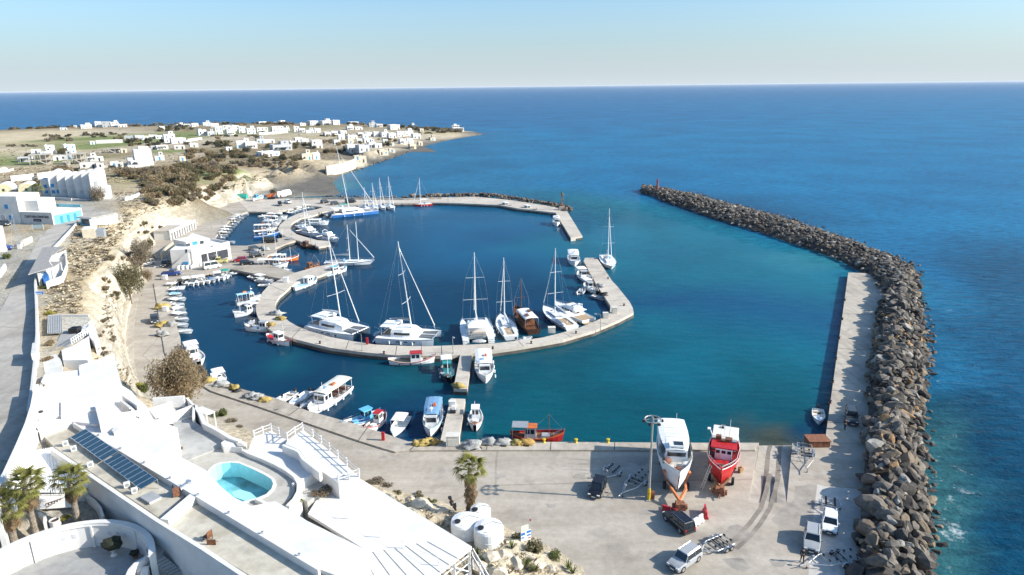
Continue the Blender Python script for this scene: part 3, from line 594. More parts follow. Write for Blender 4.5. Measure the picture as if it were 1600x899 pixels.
for i, (p, size, t, ss, px) in enumerate(rocks):
    w = rr.random(); near = ss < 6
    m = rock_m if w < .30 else rock_d if w < (.56 if near else .80) else rock_b if w < .84 else rock_o if (w < .91 and 3 < ss < 9) else rock_l if w > .95 else rock_m
    if t > .95: m = rock_d if w < .6 else rock_b
    sc = Vector((size*rr.uniform(.9, 1.6), size*rr.uniform(.8, 1.1), size*rr.uniform(.6, .95)))
    e = (rr.uniform(-.5, .5), rr.uniform(-.5, .5), rr.uniform(0, 6.28))
    if i < 300:
        o = bpy.data.objects.new('boulder', RK[i % 9]); C.objects.link(o); o.location = p; o.rotation_euler = e; o.scale = sc
        if len(RK[i % 9].materials) == 0: RK[i % 9].materials.append(rock_m)
        o.material_slots[0].link = 'OBJECT'; o.material_slots[0].material = m
        o['label'] = lab[m]; o['category'] = 'boulder'; o['group'] = 'boulders of the breakwater, '+m.name.split('_')[1]
    else:
        from mathutils import Euler
        src = RKL[i % 6] if px[2] > 130 else RK[i % 9]
        mt = Matrix.Translation(p) @ Euler(e).to_matrix().to_4x4() @ Matrix.Diagonal((*sc, 1))
        rest[m].add([mt @ v.co for v in src.vertices], [tuple(f.vertices) for f in src.polygons])
def joined(name, mbs, label, cat):
    """several colours of the same uncountable stuff in one object"""
    me = bpy.data.meshes.new(name); v = []; f = []; mi = []; ms = []
    for m, mb in mbs.items():
        if not mb.f: continue
        ms.append(m); o = len(v); v += mb.v; f += [tuple(i+o for i in q) for q in mb.f]; mi += [len(ms)-1]*len(mb.f)
    me.from_pydata(v, [], f)
    for m in ms: me.materials.append(m)
    me.polygons.foreach_set('material_index', mi); me.update()
    return link(name, me, kind='stuff', label=label, category=cat)
joined('boulder_heap', rest, 'heap of dark boulders running the whole length of the breakwater', 'boulders')
# smaller rocks behind the north pier and along the beach
small = {rock_d: MB(), rock_m: MB(), rock_b: MB()}; ms = list(small)
from mathutils import Euler
def strew(line, n, width, size, z=.6, hump=1.2):
    pts = [P(x, y, z) for x, y in line]
    seg = [(b-a).length for a, b in zip(pts[:-1], pts[1:])]; tot = sum(seg)
    for q in range(n):
        d = rr.random()*tot; k = 0
        while d > seg[k] and k < len(seg)-1: d -= seg[k]; k += 1
        p = pts[k].lerp(pts[k+1], d/seg[k]); o = rr.uniform(-1, 1); nrm = (pts[k+1]-pts[k]).normalized(); nrm = Vector((-nrm.y, nrm.x, 0))
        p = p+nrm*o*width/2; p.z = z+hump*(1-o*o)-.3
        s = size*rr.uniform(.6, 1.3); src = RKL[q % 6]
        mt = Matrix.Translation(p) @ Euler((rr.random(), rr.random(), rr.uniform(0, 6))).to_matrix().to_4x4() @ Matrix.Diagonal((s*1.2, s, s*.8, 1))
        small[ms[q % 3]].add([mt @ v.co for v in src.vertices], [tuple(f.vertices) for f in src.polygons])
strew([(640,308.5),(700,307.5),(740,306.5),(760,306),(782,309),(812,314),(850,320),(880,325),(888,331)], 330, 4.5, .95, .9, 1.4)
strew([(505,308),(640,308.5)], 90, 2.2, .55, .8, .7)
strew([(545,271),(575,259),(610,248),(640,236),(668,225)], 160, 4, .8, .2, .3)
strew([(668,225),(720,213),(760,210)], 60, 6, .9, .2, .3)
joined('rock_armour', small, 'small dark rocks piled behind the north pier and along the bay beach', 'rocks')
# ------------------------------------------------------------------ boats: builders
white = mat('gelcoat_white', (.80, .80, .78), .35, var=.06, scale=.7)
cream = mat('gelcoat_cream', (.70, .66, .57), .4, var=.08, scale=.7)
greyh = mat('gelcoat_grey', (.42, .43, .43), .45, var=.1)
navy = mat('hull_navy', (.02, .045, .13), .35, var=.15)
blue = mat('paint_blue', (.03, .15, .42), .45, var=.15)
lblue = mat('paint_light_blue', (.12, .42, .66), .5, var=.12)
teal = mat('paint_teal', (.03, .26, .27), .45, var=.15)
red = mat('paint_red', (.46, .02, .02), .4, var=.2, scale=1.2)
orange = mat('paint_orange', (.55, .14, .03), .45, var=.2)
dred = mat('antifouling_red', (.28, .05, .035), .7, var=.25)
black = mat('black_rubber', (.018, .018, .02), .55, var=.2)
wood = mat('varnished_wood', (.17, .07, .032), .45, var=.35, scale=3)
dwood = mat('dark_wood', (.06, .028, .018), .5, var=.3, scale=3)
teak = mat('teak_deck', (.40, .29, .18), .7, var=.2, scale=4)
gdeck = mat('grey_deck', (.52, .52, .50), .7, var=.12, scale=2)
glass = mat('dark_glass', (.02, .028, .035), .08, var=.2, spec=.7)
alu = mat('aluminium', (.62, .63, .64), .35, metal=.85, var=.08)
mastw = mat('mast_white', (.74, .74, .72), .4, var=.05)
rope = mat('rope', (.62, .60, .55), .8, var=.1)
cvw = mat('canvas_white', (.78, .77, .73), .85, var=.08, scale=2)
cvb = mat('canvas_blue', (.16, .30, .47), .85, var=.12, scale=2)
cvl = mat('canvas_light_blue', (.33, .55, .68), .85, var=.1, scale=2)
cvg = mat('canvas_grey', (.26, .28, .30), .85, var=.12, scale=2)
cvt = mat('canvas_green', (.03, .30, .24), .85, var=.2, scale=2)
netm = mat('net_yellow', (.50, .37, .12), .95, var=.35, scale=8, bump=1, bscale=25)
neto = mat('net_orange', (.48, .30, .09), .95, var=.35, scale=8, bump=1, bscale=25)
netg = mat('net_grey', (.42, .42, .40), .95, var=.4, scale=8, bump=1, bscale=25)
tramp = mat('trampoline', (.12, .125, .13), .9, var=.2, scale=6)
rust = mat('rusty_steel', (.25, .10, .05), .8, var=.4, scale=3, bump=.3)
def S(name, mb, m, kids=()):
    return (name, mb.mesh(name, m, getattr(mb, 'smooth', False)), m, list(kids))
def hullshape(L, B, F, Fb, draft, tr, dbl=False, N=10, dk=.3, rake=.07):
    st = []
    for i in range(N+1):
        t = i/N
        if dbl:
            w = B/2*max(.03, math.sin(math.pi*(.03+.94*t)))**.62
            zs = F+(Fb-F)*max(0, (t-.35)/.65)**2+(Fb-F)*.55*max(0, (.35-t)/.35)**2
        else:
            w = B/2*(tr+(1-tr)*math.sin(min(1, t/.45)*math.pi/2)) if t < .45 else B/2*max(.03, 1-((t-.45)/.55)**2.3)
            zs = F+(Fb-F)*max(0, (t-.25)/.75)**1.8
        xt = -L/2+L*t
        xb = xt-(rake*L*max(0, (t-.6)/.4)**1.5 if not dbl else rake*L*((max(0, (t-.6)/.4))**1.5-(max(0, (.4-t)/.4))**1.5))
        st.append((xt, xb, w, zs))
    return st
def hull_parts(L, B, F, Fb, draft=.35, tr=.82, dbl=False, dk=.3, hm=None, dm=None, sm=None, N=10, bot=None, rake=.07, fl=.74):
    st = hullshape(L, B, F, Fb, draft, tr, dbl, N, dk, rake); e = min(.07, B*.03)
    h = MB(); rings = []; d = MB(); dr = []; s = MB(); sr = []; b = MB(); br = []
    for xt, xb, w, zs in st:
        wi = max(.01, w-e); wc = w*fl; xm = (xt+xb)/2
        k = .12/max(zs, .2)
        xl = xb+(xt-xb)*k; wl = wc+(w-wc)*.25
        rings.append([(xt, wi, zs-dk), (xt, wi, zs), (xt, w, zs), (xm, wc+(w-wc)*.75, zs*.5), (xl, wl, .12), (xb, wc*.8, -draft*.35), (xb, 0, -draft), (xb, -wc*.8, -draft*.35), (xl, -wl, .12), (xm, -(wc+(w-wc)*.75), zs*.5), (xt, -w, zs), (xt, -wi, zs), (xt, -wi, zs-dk)])
        dr.append([(xt, wi, zs-dk+.01), (xt, 0, zs-dk+.03), (xt, -wi, zs-dk+.01)])
        sr.append([(xt+.01, w+.025, zs-.02), (xt+.01, w+.04, zs-.08), (xt+.01, w+.02, zs-.16)])
        br.append([(xl+.004, wl+.018, .16), (xb+.004, wc*.8+.018, -draft*.35+.02), (xb, 0, -draft-.02)])
    h.loft(rings, False, False)
    o = rings[0]; h.add(o[2:11], [tuple(range(9))])
    d.loft(dr, False, False)
    mir = lambda rr: [[(x, -y, z) for x, y, z in q][::-1] for q in rr]
    s.loft(sr, False, False); s.loft(mir(sr), False, False); b.loft(br, False, False); b.loft(mir(br), False, False)
    out = [S('hull', h, hm or white, [S('rub_rail', s, sm or greyh)]+([S('bottom_paint', b, bot)] if bot else [])), S('deck', d, dm or gdeck)]
    return out, st
def outboard(x, y, z):
    m = MB().box(x, y, z+.15, .5, .34, .42, 0, .8, .8); l = MB().box(x-.02, y, z-.55, .22, .14, .7).box(x-.12, y, z-.62, .3, .06, .1)
    return S('outboard_motor', m, black, [S('shaft', l, greyh)])
def canopy(x0, x1, w, z, h, m, th=.05, sag=.08, posts=alu):
    c = MB(); rings = []
    for k in range(5):
        x = x0+(x1-x0)*k/4
        rings.append([(x, w/2*math.cos(math.pi*j/6), z+h+sag*math.sin(math.pi*j/6)) for j in range(7)]+[(x, w/2*math.cos(math.pi*j/6), z+h-th+sag*math.sin(math.pi*j/6)) for j in range(6, -1, -1)])
    c.loft(rings)
    p = [S('canopy_post', MB().tube((x, y, z-.3), (x, y, z+h), .025, n=4), posts) for x in (x0+.08, x1-.08) for y in (-w/2+.05, w/2-.05)]
    return [S('canopy', c, m)]+p
def sp_small(L=5., hm=white, sm=greyh, can=None, seed=0, dbl=False, bot=None):
    B = L*.37; F = .55; pr, st = hull_parts(L, B, F, F*1.55, .25, .86, dbl, .28, hm, gdeck if seed % 2 else cream, sm, 8, bot)
    rr = random.Random(seed)
    fd = MB(); q = [(x, w, z) for x, _, w, z in st[5:]]
    fd.loft([[(x, w-.03, z+.02), (x, 0, z+.1), (x, -w+.03, z+.02)] for x, w, z in q], False, False)
    fd.add([(q[0][0], q[0][1]-.03, q[0][2]+.02), (q[0][0], 0, q[0][2]+.1), (q[0][0], -q[0][1]+.03, q[0][2]+.02), (q[0][0], 0, q[0][2]-.25)], [(0, 1, 2, 3)])
    pr.append(S('foredeck', fd, hm))
    for x in (-L*.3, -L*.02): pr.append(S('bench', MB().box(x, 0, .32, .35, B*.82, .1), teak if seed % 3 == 0 else white))
    if seed % 3 != 1:
        pr.append(S('console', MB().box(L*.04, 0, .3, .55, .6, .65, 0, .7, .9), white, [S('windscreen', MB().box(L*.04+.2, 0, .95, .05, .6, .3, 0, 1, .8, -.1), glass)]))
    if not dbl: pr.append(outboard(-L/2-.12, 0, .55))
    if can: pr += canopy(-L*.28, L*.16, B*.86, .5, 1.35, can)
    if seed % 4 == 2: pr.append(S('cover', MB().blob(-L*.08, 0, .5, L*.3, B*.36, .3, seed, .2, 8, 4, True), cvb if seed % 8 == 2 else cvw))
    f = []
    for sx in (-.2, .15): f.append(S('fender', MB().tube((L*sx, B/2+.08, .1), (L*sx, B/2+.08, .5), .09), white if seed % 2 else navy))
    pr += f
    pr.append(S('bow_rail', MB().path([(L*.22, B*.36, F*1.2), (L*.3, B*.3, F*1.3+.35), (L*.46, 0, F*1.5+.4), (L*.3, -B*.3, F*1.3+.35), (L*.22, -B*.36, F*1.2)], .02, 4), alu))
    return pr
def sp_rib(L=5.):
    B = L*.42; t = MB(); pts = [(-L/2, B/2-.2, .35), (0, B/2-.2, .38), (L*.25, B/2-.3, .45), (L*.42, B*.18, .58), (L*.47, 0, .62), (L*.42, -B*.18, .58), (L*.25, -B/2+.3, .45), (0, -B/2+.2, .38), (-L/2, -B/2+.2, .35)]
    for a, b in zip(pts[:-1], pts[1:]): t.tube(a, b, .24, .24, 8)
    return [S('tube', t, greyh), S('hull', MB().loft([[(x, w, .3), (x, 0, -.2+.4*max(0, k-.6)), (x, -w, .3)] for k, x, w in ((0, -L/2, B*.38), (.5, 0, B*.38), (.8, L*.28, B*.3), (1, L*.45, .05))], False, False).box(-L*.05, 0, .1, L*.8, B*.5, .06), white),
            S('console', MB().box(0, 0, .2, .6, .6, .8, 0, .7, .9), white, [S('windscreen', MB().box(.15, 0, 1., .05, .6, .3, 0, 1, .8, -.1), glass)]), S('bench', MB().box(-L*.22, 0, .2, .5, .9, .4), cvg), outboard(-L/2-.15, 0, .5)]
def windows(mb, x0, x1, n, y, z, h, gap=.12):
    w = (x1-x0)/n
    for k in range(n): mb.box(x0+w*(k+.5), y, z, w-gap, .03, h)
def house(x0, x1, w, z, h, m, nwin=3, taper=.88, front=True, wz=.45, wh=.4):
    """cabin with windows on all sides, returns a part with window children"""
    L = x1-x0; cx = (x0+x1)/2; b = MB().box(cx, 0, z, L, w, h, 0, .92, taper); kids = []
    for s in (-1, 1):
        for k in range(nwin):
            ww = L*.84/nwin; xx = cx-L*.42+ww*(k+.5); y = s*(w/2*(1-(1-taper)*(wz+wh/2))+.005)
            kids.append(S('window', MB().box(xx, y, z+h*wz, ww*.78, .05, h*wh), glass))
    fx = x1-L*.04*(wz+wh/2)
    kids.append(S('windscreen', MB().box(fx, 0, z+h*wz, .06, w*.78, h*wh), glass))
    kids.append(S('door', MB().box(x0+L*.02, 0, z+.05, .06, .6, h*.8), wood))
    return S('cabin', b, m, kids)
def railing(pts, h, m=alu, n=4, step=1.2, name='guard_rail'):
    r = MB(); r.path([(x, y, z+h) for x, y, z in pts], .018, n); r.path([(x, y, z+h*.5) for x, y, z in pts], .012, 3)
    for a, b in zip(pts[:-1], pts[1:]):
        L = (Vector(b)-Vector(a)).length; k = max(1, int(L/step))
        for i in range(k):
            q = Vector(a).lerp(Vector(b), i/k); r.tube(q, q+Vector((0, 0, h)), .016, n=3)
    return S(name, r, m)
def sp_caique(L=8., hm=white, sm=blue, dm=None, cab=white, aw=None, bot=None, mast=True, net=None, cabx=-.12, seed=0):
    B = L*.36; F = .75; pr, st = hull_parts(L, B, F, F*2., .5, .8, True, .32, hm, dm or gdeck, sm, 10, bot, .03)
    pr.append(house(L*cabx-L*.12, L*cabx+L*.1, B*.5, F-.3, 1.75, cab, 2))
    pr.append(S('cabin_roof', MB().box(L*cabx-L*.01, 0, F+1.45, L*.26, B*.56, .08), sm if seed % 2 else cab))
    pr.append(S('hatch', MB().box(L*.16, 0, F-.25, L*.16, B*.38, .4, 0, .9, .9), cab))
    pr.append(S('stem_post', MB().tube((L/2-.05, 0, F*1.7), (L/2+.12, 0, F*2+.45), .08, .06), sm))
    pr.append(S('stern_post', MB().tube((-L/2+.03, 0, F), (-L/2-.06, 0, F*1.5+.35), .07, .05), sm))
    if mast:
        pr.append(S('mast', MB().tube((L*.22, 0, F-.2), (L*.22, 0, F+3.6), .06, .04), wood if seed % 2 else mastw, [S('stay', MB().tube((L*.22, 0, F+3.5), (L*.5, 0, F*2+.2), .012, n=3).tube((L*.22, 0, F+3.5), (-L*.02, 0, F+1.5), .012, n=3), rope)]))
    if aw: pr += canopy(-L*.47, L*cabx-L*.05, B*.72, F+.2, 1.5, aw)
    if net: pr.append(S('net_pile', MB().blob(-L*.33, 0, F-.25, L*.1, B*.3, .55, seed, .35, 9, 5, True), net))
    pr.append(railing([(L*.46, .12, F*1.9), (L*.25, B*.36, F*1.25), (0, B*.46, F*1.02)], .45, name='guard_rail')); pr.append(railing([(L*.46, -.12, F*1.9), (L*.25, -B*.36, F*1.25), (0, -B*.46, F*1.02)], .45))
    for sx in (-.25, -.02, .2): pr.append(S('fender', MB().tube((L*sx, -B*.5, .15), (L*sx, -B*.5, .55), .11), black if seed % 2 else white))
    pr.append(S('winch', MB().tube((L*.3, -.4, F+.15), (L*.3, .4, F+.15), .18).box(L*.3, 0, F-.2, .3, .9, .3), rust))
    return pr
def sp_cruiser(L=12., hm=white, fly=True, hmstripe=navy, seed=0):
    B = L*.32; F = 1.0; pr, st = hull_parts(L, B, F, F*1.75, .5, .9, False, .15, hm, white, hmstripe, 10)
    h = house(-L*.2, L*.18, B*.74, F-.1, 1.25, white, 4, .84, wz=.4, wh=.42); pr.append(h)
    pr.append(S('foredeck_cabin', MB().box(L*.25, 0, F+.05, L*.26, B*.6, .55, 0, .7, .7, -.3), white, [S('hatch', MB().box(L*.24, 0, F+.58, .6, .6, .06), glass)]))
    pr.append(S('roof', MB().box(-L*.05, 0, F+1.14, L*.46, B*.76, .12, 0, .96, .92), white))
    if fly:
        pr.append(S('flybridge', MB().box(-L*.06, 0, F+1.27, L*.28, B*.62, .5, 0, .9, .86), white, [S('windscreen', MB().box(L*.07, 0, F+1.7, .06, B*.5, .35, 0, 1, .8, -.15), glass), S('seat', MB().box(-L*.1, 0, F+1.77, .5, B*.4, .25), cvg)]))
    a = MB()
    for s in (-1, 1): a.path([(-L*.16, s*B*.3, F+1.2), (-L*.2, s*B*.26, F+2.3), (-L*.21, 0, F+2.5)], .06, 5)
    pr.append(S('radar_arch', a, white, [S('radar', MB().lathe([(.02, F+2.5), (.3, F+2.52), (.3, F+2.66), (.02, F+2.72)], -L*.21, 0, 8), white)]))
    pr.append(S('swim_platform', MB().box(-L/2-.35, 0, .25, .8, B*.8, .1), teak))
    pr.append(S('cockpit_sole', MB().box(-L*.35, 0, F-.13, L*.26, B*.74, .02), teak))
    for s in (-1, 1): pr.append(railing([(L*.48, s*.06, F*1.72), (L*.3, s*B*.33, F*1.38), (L*.0, s*B*.48, F*1.1)], .55))
    for s in (-1, 1):
        for k in range(3): pr.append(S('porthole', MB().box(L*(.05+.1*k), s*(B*.5-.02-.012*k*k*B), F*.62, .45, .1, .16), glass))
    return pr
def sp_tour(L=12., roofm=None, hm=white, stripe=blue, seed=0, bimini=False):
    """excursion boat: long awning roof on posts, wheelhouse, benches"""
    B = L*.33; F = 1.0; pr, st = hull_parts(L, B, F, F*1.8, .6, .8, False, .35, hm, gdeck, stripe, 10, None)
    pr.append(house(L*.02, L*.22, B*.62, F-.3, 1.9, white, 2, .9))
    rf = MB(); rings = []
    for k in range(6):
        x = -L*.47+L*.66*k/5; w = B*(.86 if k < 4 else .78)
        rings.append([(x, w/2, F+1.72), (x, w*.3, F+1.86), (x, 0, F+1.9), (x, -w*.3, F+1.86), (x, -w/2, F+1.72), (x, -w*.3, F+1.79), (x, 0, F+1.83), (x, w*.3, F+1.79)])
    pr.append(S('awning_roof', rf.loft(rings), roofm or white, [S('life_raft', MB().box(-L*.12, .3, F+1.88, .9, .5, .3, 0, .9, .8), orange), S('roof_hatch', MB().box(L*.02, -.4, F+1.88, .7, .6, .08), cvb)]))
    for x in (-.45, -.28, -.1):
        for s in (-1, 1): pr.append(S('roof_post', MB().tube((L*x, s*B*.4, F-.2), (L*x, s*B*.4, F+1.76), .035, n=5), white))
    for x in (-.38, -.25, -.12): pr.append(S('bench', MB().box(L*x, 0, F-.2, .4, B*.62, .42), blue if seed % 2 else wood))
    for s in (-1, 1): pr.append(railing([(L*.48, s*.06, F*1.78), (L*.3, s*B*.33, F*1.4), (L*.05, s*B*.47, F*1.12), (-L*.45, s*B*.43, F)], .5))
    pr.append(S('mast', MB().tube((L*.12, 0, F+1.6), (L*.12, 0, F+3.4), .05, .03), mastw, [S('radar', MB().lathe([(.02, F+2.5), (.26, F+2.52), (.26, F+2.66), (.02, F+2.7)], L*.14, 0, 8), white)]))
    for k in range(4): pr.append(S('fender', MB().tube((L*(-.35+.2*k), B*.5+.06, .2), (L*(-.35+.2*k), B*.5+.06, .75), .13), white))
    return pr
def rig(L, B, z, mh, mx, furl=True, spreaders=2, boomm=cvw, mastm=mastw, boom=True, rakeb=0., jib=.49):
    """mast with spreaders, stays, boom with stowed sail"""
    tx = mx-rakeb; top = (tx, 0, z+mh); kids = []
    at = lambda f: (mx+(tx-mx)*f, 0, z+mh*f)
    for k in range(spreaders):
        f = (k+1)/(spreaders+1)*.96; p = at(f); w = B*.42*(1-.25*k)
        kids.append(S('spreader', MB().tube((p[0]-.25, -w, p[2]+.05), p, .035, n=4).tube(p, (p[0]-.25, w, p[2]+.05), .035, n=4), mastm))
    st = MB()
    for s in (-1, 1):
        prev = (mx-.35, s*B*.46, z)
        for k in range(spreaders):
            f = (k+1)/(spreaders+1)*.96; p = at(f); q = (p[0]-.25, s*B*.42*(1-.25*k), p[2]+.05); st.tube(prev, q, .014, n=3); prev = q
        st.tube(prev, at(.985), .014, n=3)
        st.tube((-L*.48, s*B*.3, z), at(.99), .012, n=3)
    kids.append(S('shroud', st, alu))
    kids.append(S('forestay', MB().tube((L*jib, 0, z+.1), at(.93), .015, n=3), alu, ))
    if furl: kids.append(S('furled_sail', MB().tube((L*jib-.06, 0, z+.8), Vector((L*jib, 0, z+.1)).lerp(Vector(at(.93)), .9), .11, .045, 5), cvw))
    out = [S('mast', MB().tube((mx, 0, z-.3), top, .115+mh*.0022, .07, 8), mastm, kids)]
    if boom:
        bz = z+1.7; bl = mx-(-L*.33)
        out.append(S('boom', MB().tube((mx-.1, 0, bz), (-L*.33, 0, bz+.1), .09, .08, 6), mastm, [S('stowed_sail', MB().loft([[(x, .17*k, bz+.05), (x, .1*k, bz+.48*k), (x, -.1*k, bz+.48*k), (x, -.17*k, bz+.05)] for x, k in ((mx-.15, 1), (mx-bl*.5, .85), (mx-bl*.93, .45))]), boomm)]))
    return out
def sp_yacht(L=12., mh=16., hm=white, stripe=navy, boomm=cvw, bim=None, mx=.08, tag=None, wheel=True, furl=True):
    B = L*.30; F = .95; pr, st = hull_parts(L, B, F, F*1.35, .4, .72, False, .06, hm, white, stripe, 12, None, .1)
    pr.append(S('keel', MB().box(0, 0, -1.9, L*.2, .25, 1.6), navy))
    c = MB().box(L*.08, 0, F, L*.36, B*.52, .42, 0, .86, .72); pr.append(S('coachroof', c, white, [S('window', MB().box(L*.07, s*B*.235, F+.16, L*.22, .05, .16), glass) for s in (-1, 1)]+[S('hatch', MB().box(L*.2, 0, F+.4, .5, .5, .06), glass)]))
    ck = MB()
    for s in (-1, 1): ck.box(-L*.28, s*B*.27, F-.02, L*.3, B*.12, .26)
    pr.append(S('cockpit_coaming', ck, white)); pr.append(S('cockpit_sole', MB().box(-L*.28, 0, F+.01, L*.3, B*.38, .03), teak))
    pr.append(S('sprayhood', MB().loft([[(-L*.12+x, B*.3*math.cos(math.pi*j/6), F+.1+h*math.sin(math.pi*j/6)) for j in range(7)] for x, h in ((0, .85), (.55, .5))], False, False), bim or cvb))
    if wheel: pr.append(S('wheel', MB().path([(-L*.36, .4*math.cos(a*.785), F+.65+.4*math.sin(a*.785)) for a in range(9)], .025, 4).tube((-L*.36, 0, F), (-L*.35, 0, F+.65), .06), alu))
    if bim: pr += canopy(-L*.44, -L*.2, B*.7, F, 1.9, bim)
    for s in (-1, 1): pr.append(railing([(L*.48, s*.05, F*1.35), (L*.25, s*B*.36, F*1.15), (-L*.05, s*B*.48, F*1.03), (-L*.45, s*B*.38, F)], .6, step=2))
    pr += rig(L, B, F+.3, mh, L*mx, furl, 2, boomm)
    for k in range(3):
        for s in (-1, 1): pr.append(S('fender', MB().tube((L*(-.2+.15*k), s*(B*.49+.05), .15), (L*(-.2+.15*k), s*(B*.49+.05), .7), .12), navy if stripe is navy else white))
    return pr
def sp_cat(L=12.5, B=6.8, mh=18., boomm=cvw, hm=white, mx=.06, bowm=None, rakeb=1.2):
    pr = []; F = 1.35
    for s in (-1, 1):
        hp, st = hull_parts(L, B*.25, F, F*1.12, .4, .8, False, .03, hm, white, greyh, 10, None, .015, .8)
        mvd = []
        for nm, me, m, kids in hp:
            me.transform(Matrix.Translation((0, s*B*.375, 0)))
            for kk in kids: kk[1].transform(Matrix.Translation((0, s*B*.375, 0)))
            mvd.append((nm if nm == 'deck' else 'hull', me, m, kids))
        mvd[0][3].extend([S('porthole', MB().box(L*(-.1+.13*k), s*(B*.5-.05), .72, .8, .12, .2), glass) for k in range(3)])
        pr += mvd
        stp = MB()
        for k in range(3): stp.box(-L*.5-.25*k-.1, s*B*.375, .95-.3*k, .3, B*.19, .1)
        pr.append(S('stern_step', stp, white))
    pr.append(S('bridge_deck', MB().box(-L*.1, 0, .75, L*.62, B*.56, .75), hm))
    salon = MB(); sec = [(-L*.26, 1.62, B*.66), (-L*.05, 1.74, B*.7), (L*.08, 1.66, B*.62), (L*.19, 1.1, B*.44)]
    rings = []
    for x, hh, w in sec:
        rings.append([(x, w/2*math.cos(math.pi*j/10)*(1-.06*math.sin(math.pi*j/10)), F+.1+(hh-.3)*min(1, math.sin(math.pi*j/10)*1.8)) for j in range(11)]+[(x, -w/2, F), (x, w/2, F)])
    salon.loft(rings); kids = []
    for s in (-1, 1):
        kids.append(S('window', MB().loft([[(x, s*(w/2*.97+.03), F+.5), (x, s*(w/2*.93+.03), F+.98*k)] for x, w, k in ((-L*.2, B*.668, 1), (-L*.05, B*.70, 1), (L*.07, B*.632, 1))], False, False), glass))
    kids.append(S('windscreen', MB().loft([[(L*.10, y*1.05, F+1.2), (L*.172, y*.92, F+.72)] for y in (-B*.24, -B*.1, B*.1, B*.24)], False, False), glass))
    pr.append(S('saloon', salon, white, kids))
    pr.append(S('cockpit_sole', MB().box(-L*.36, 0, F+.16, L*.2, B*.5, .03), teak, [S('sofa', MB().box(-L*.42, 0, F+.19, .6, B*.46, .42), cvg)]))
    tp = MB().box(-L*.32, 0, F+2.02, L*.26, B*.6, .1, 0, .96, .95); pr.append(S('cockpit_roof', tp, white, [S('roof_post', MB().tube((-L*.43, s*B*.27, F+.1), (-L*.43, s*B*.27, F+2.05), .05), white) for s in (-1, 1)]))
    pr.append(S('helm_station', MB().box(-L*.2, B*.22, F+1.7, 1., .9, .8, 0, .8, .8), white))
    for s in (-1, 1): pr.append(S('trampoline', MB().box(L*.335, s*B*.135, F+.08, L*.27, B*.24, .03), tramp))
    pr.append(S('centre_beam', MB().box(L*.33, 0, F+.05, L*.3, .25, .14), white)); pr.append(S('cross_beam', MB().tube((L*.465, -B*.36, F+.1), (L*.465, B*.36, F+.1), .13), alu))
    dv = MB()
    for s in (-1, 1): dv.path([(-L*.46, s*1.1, F+.1), (-L*.5, s*1.1, F+1.3), (-L*.58, s*1.1, F+1.5)], .05, 5)
    pr.append(S('davit', dv, alu)); pr.append(S('dinghy', MB().blob(-L*.57, 0, .95, .75, 1.5, .35, 3, .1, 10, 6), greyh))
    for s in (-1, 1): pr.append(railing([(L*.48, s*B*.36, F*1.1), (L*.2, s*B*.48, F*1.08), (-L*.4, s*B*.48, F*1.02)], .62, step=2))
    pr += rig(L, B*.9, F+1.4, mh-1.4, L*mx, True, 2, boomm, rakeb=rakeb, jib=.46)
    for k in range(3): pr.append(S('fender', MB().tube((L*(-.25+.2*k), -B*.5-.14, .3), (L*(-.25+.2*k), -B*.5-.14, .9), .16), white))
    return pr
def sp_gulet(L=15., mh=11.):
    B = L*.27; F = 1.3; pr, st = hull_parts(L, B, F, F*1.75, .6, .8, False, .45, dwood, wood, wood, 11, None, .06)
    pr.append(house(-L*.3, L*.05, B*.6, F-.2, 1.35, wood, 4, .94))
    pr += canopy(-L*.4, L*.08, B*.76, F-.1, 1.9, cvw, .06, .25)
    pr.append(S('red_cushion', MB().box(-L*.1, -.7, F+2.2, 1.5, .7, .12), wood)); pr.append(S('red_cushion', MB().box(-L*.28, .6, F+2.2, 1.5, .7, .12), wood))
    pr.append(S('foredeck_seat', MB().box(L*.22, 0, F-.05, L*.1, B*.5, .5), wood))
    pr.append(S('bowsprit', MB().tube((L*.42, 0, F*1.6), (L*.62, 0, F*1.6+.9), .12, .07), wood))
    pr += rig(L, B, F, mh, L*.16, False, 1, cvw, wood, False)
    for s in (-1, 1): pr.append(railing([(L*.47, s*.06, F*1.72), (L*.28, s*B*.35, F*1.4), (0, s*B*.48, F*1.1), (-L*.46, s*B*.41, F)], .5, wood))
    return pr
# ------------------------------------------------------------------ boats: where they lie
def frame(stern, bow, z=.3):
    a, b = P(*stern, z), P(*bow, z); c = (a+b)/2; d = b-a
    return Vector((c.x, c.y, 0)), math.atan2(d.y, d.x), d.length
def mast_h(x, y, ytop):
    lo, hi = 1., 60.
    for _ in range(40):
        m = (lo+hi)/2
        if PX((x, y, m))[1] > ytop: lo = m
        else: hi = m
    return lo
def boat(fn, name, label, cat, stern, bow, group=None, z=0., mx=None, ytop=None, mats=None, lmin=0, lmax=0, **kw):
    c, rz, L = frame(stern, bow, .4+z); L = min(max(L, lmin), lmax or {sp_tour: 11.5, sp_small: 6.5, sp_gulet: 14.5, sp_caique: 10}.get(fn, 16))
    if ytop is not None:
        m = mx if mx is not None else .08
        h = mast_h(c.x+math.cos(rz)*L*m, c.y+math.sin(rz)*L*m, ytop)
        kw['mh'] = h-(1.25 if fn is not sp_cat else 0); kw['mh'] = max(6, kw['mh'])
        if fn in (sp_yacht, sp_cat): kw['mx'] = m
    return thing(name, label, cat, (c.x, c.y, z), rz, fn(L=L, **kw), group, mats)
YG = 'sailing yachts in the marina'; CG = 'cruising catamarans on the ring pier'
boat(sp_cat, 'catamaran', 'white sailing catamaran moored along the left end of the ring pier, bows to the right', 'catamaran', (494,509), (566,525), CG, mx=.07, ytop=376, B=7.0, rakeb=1.7, lmin=12)
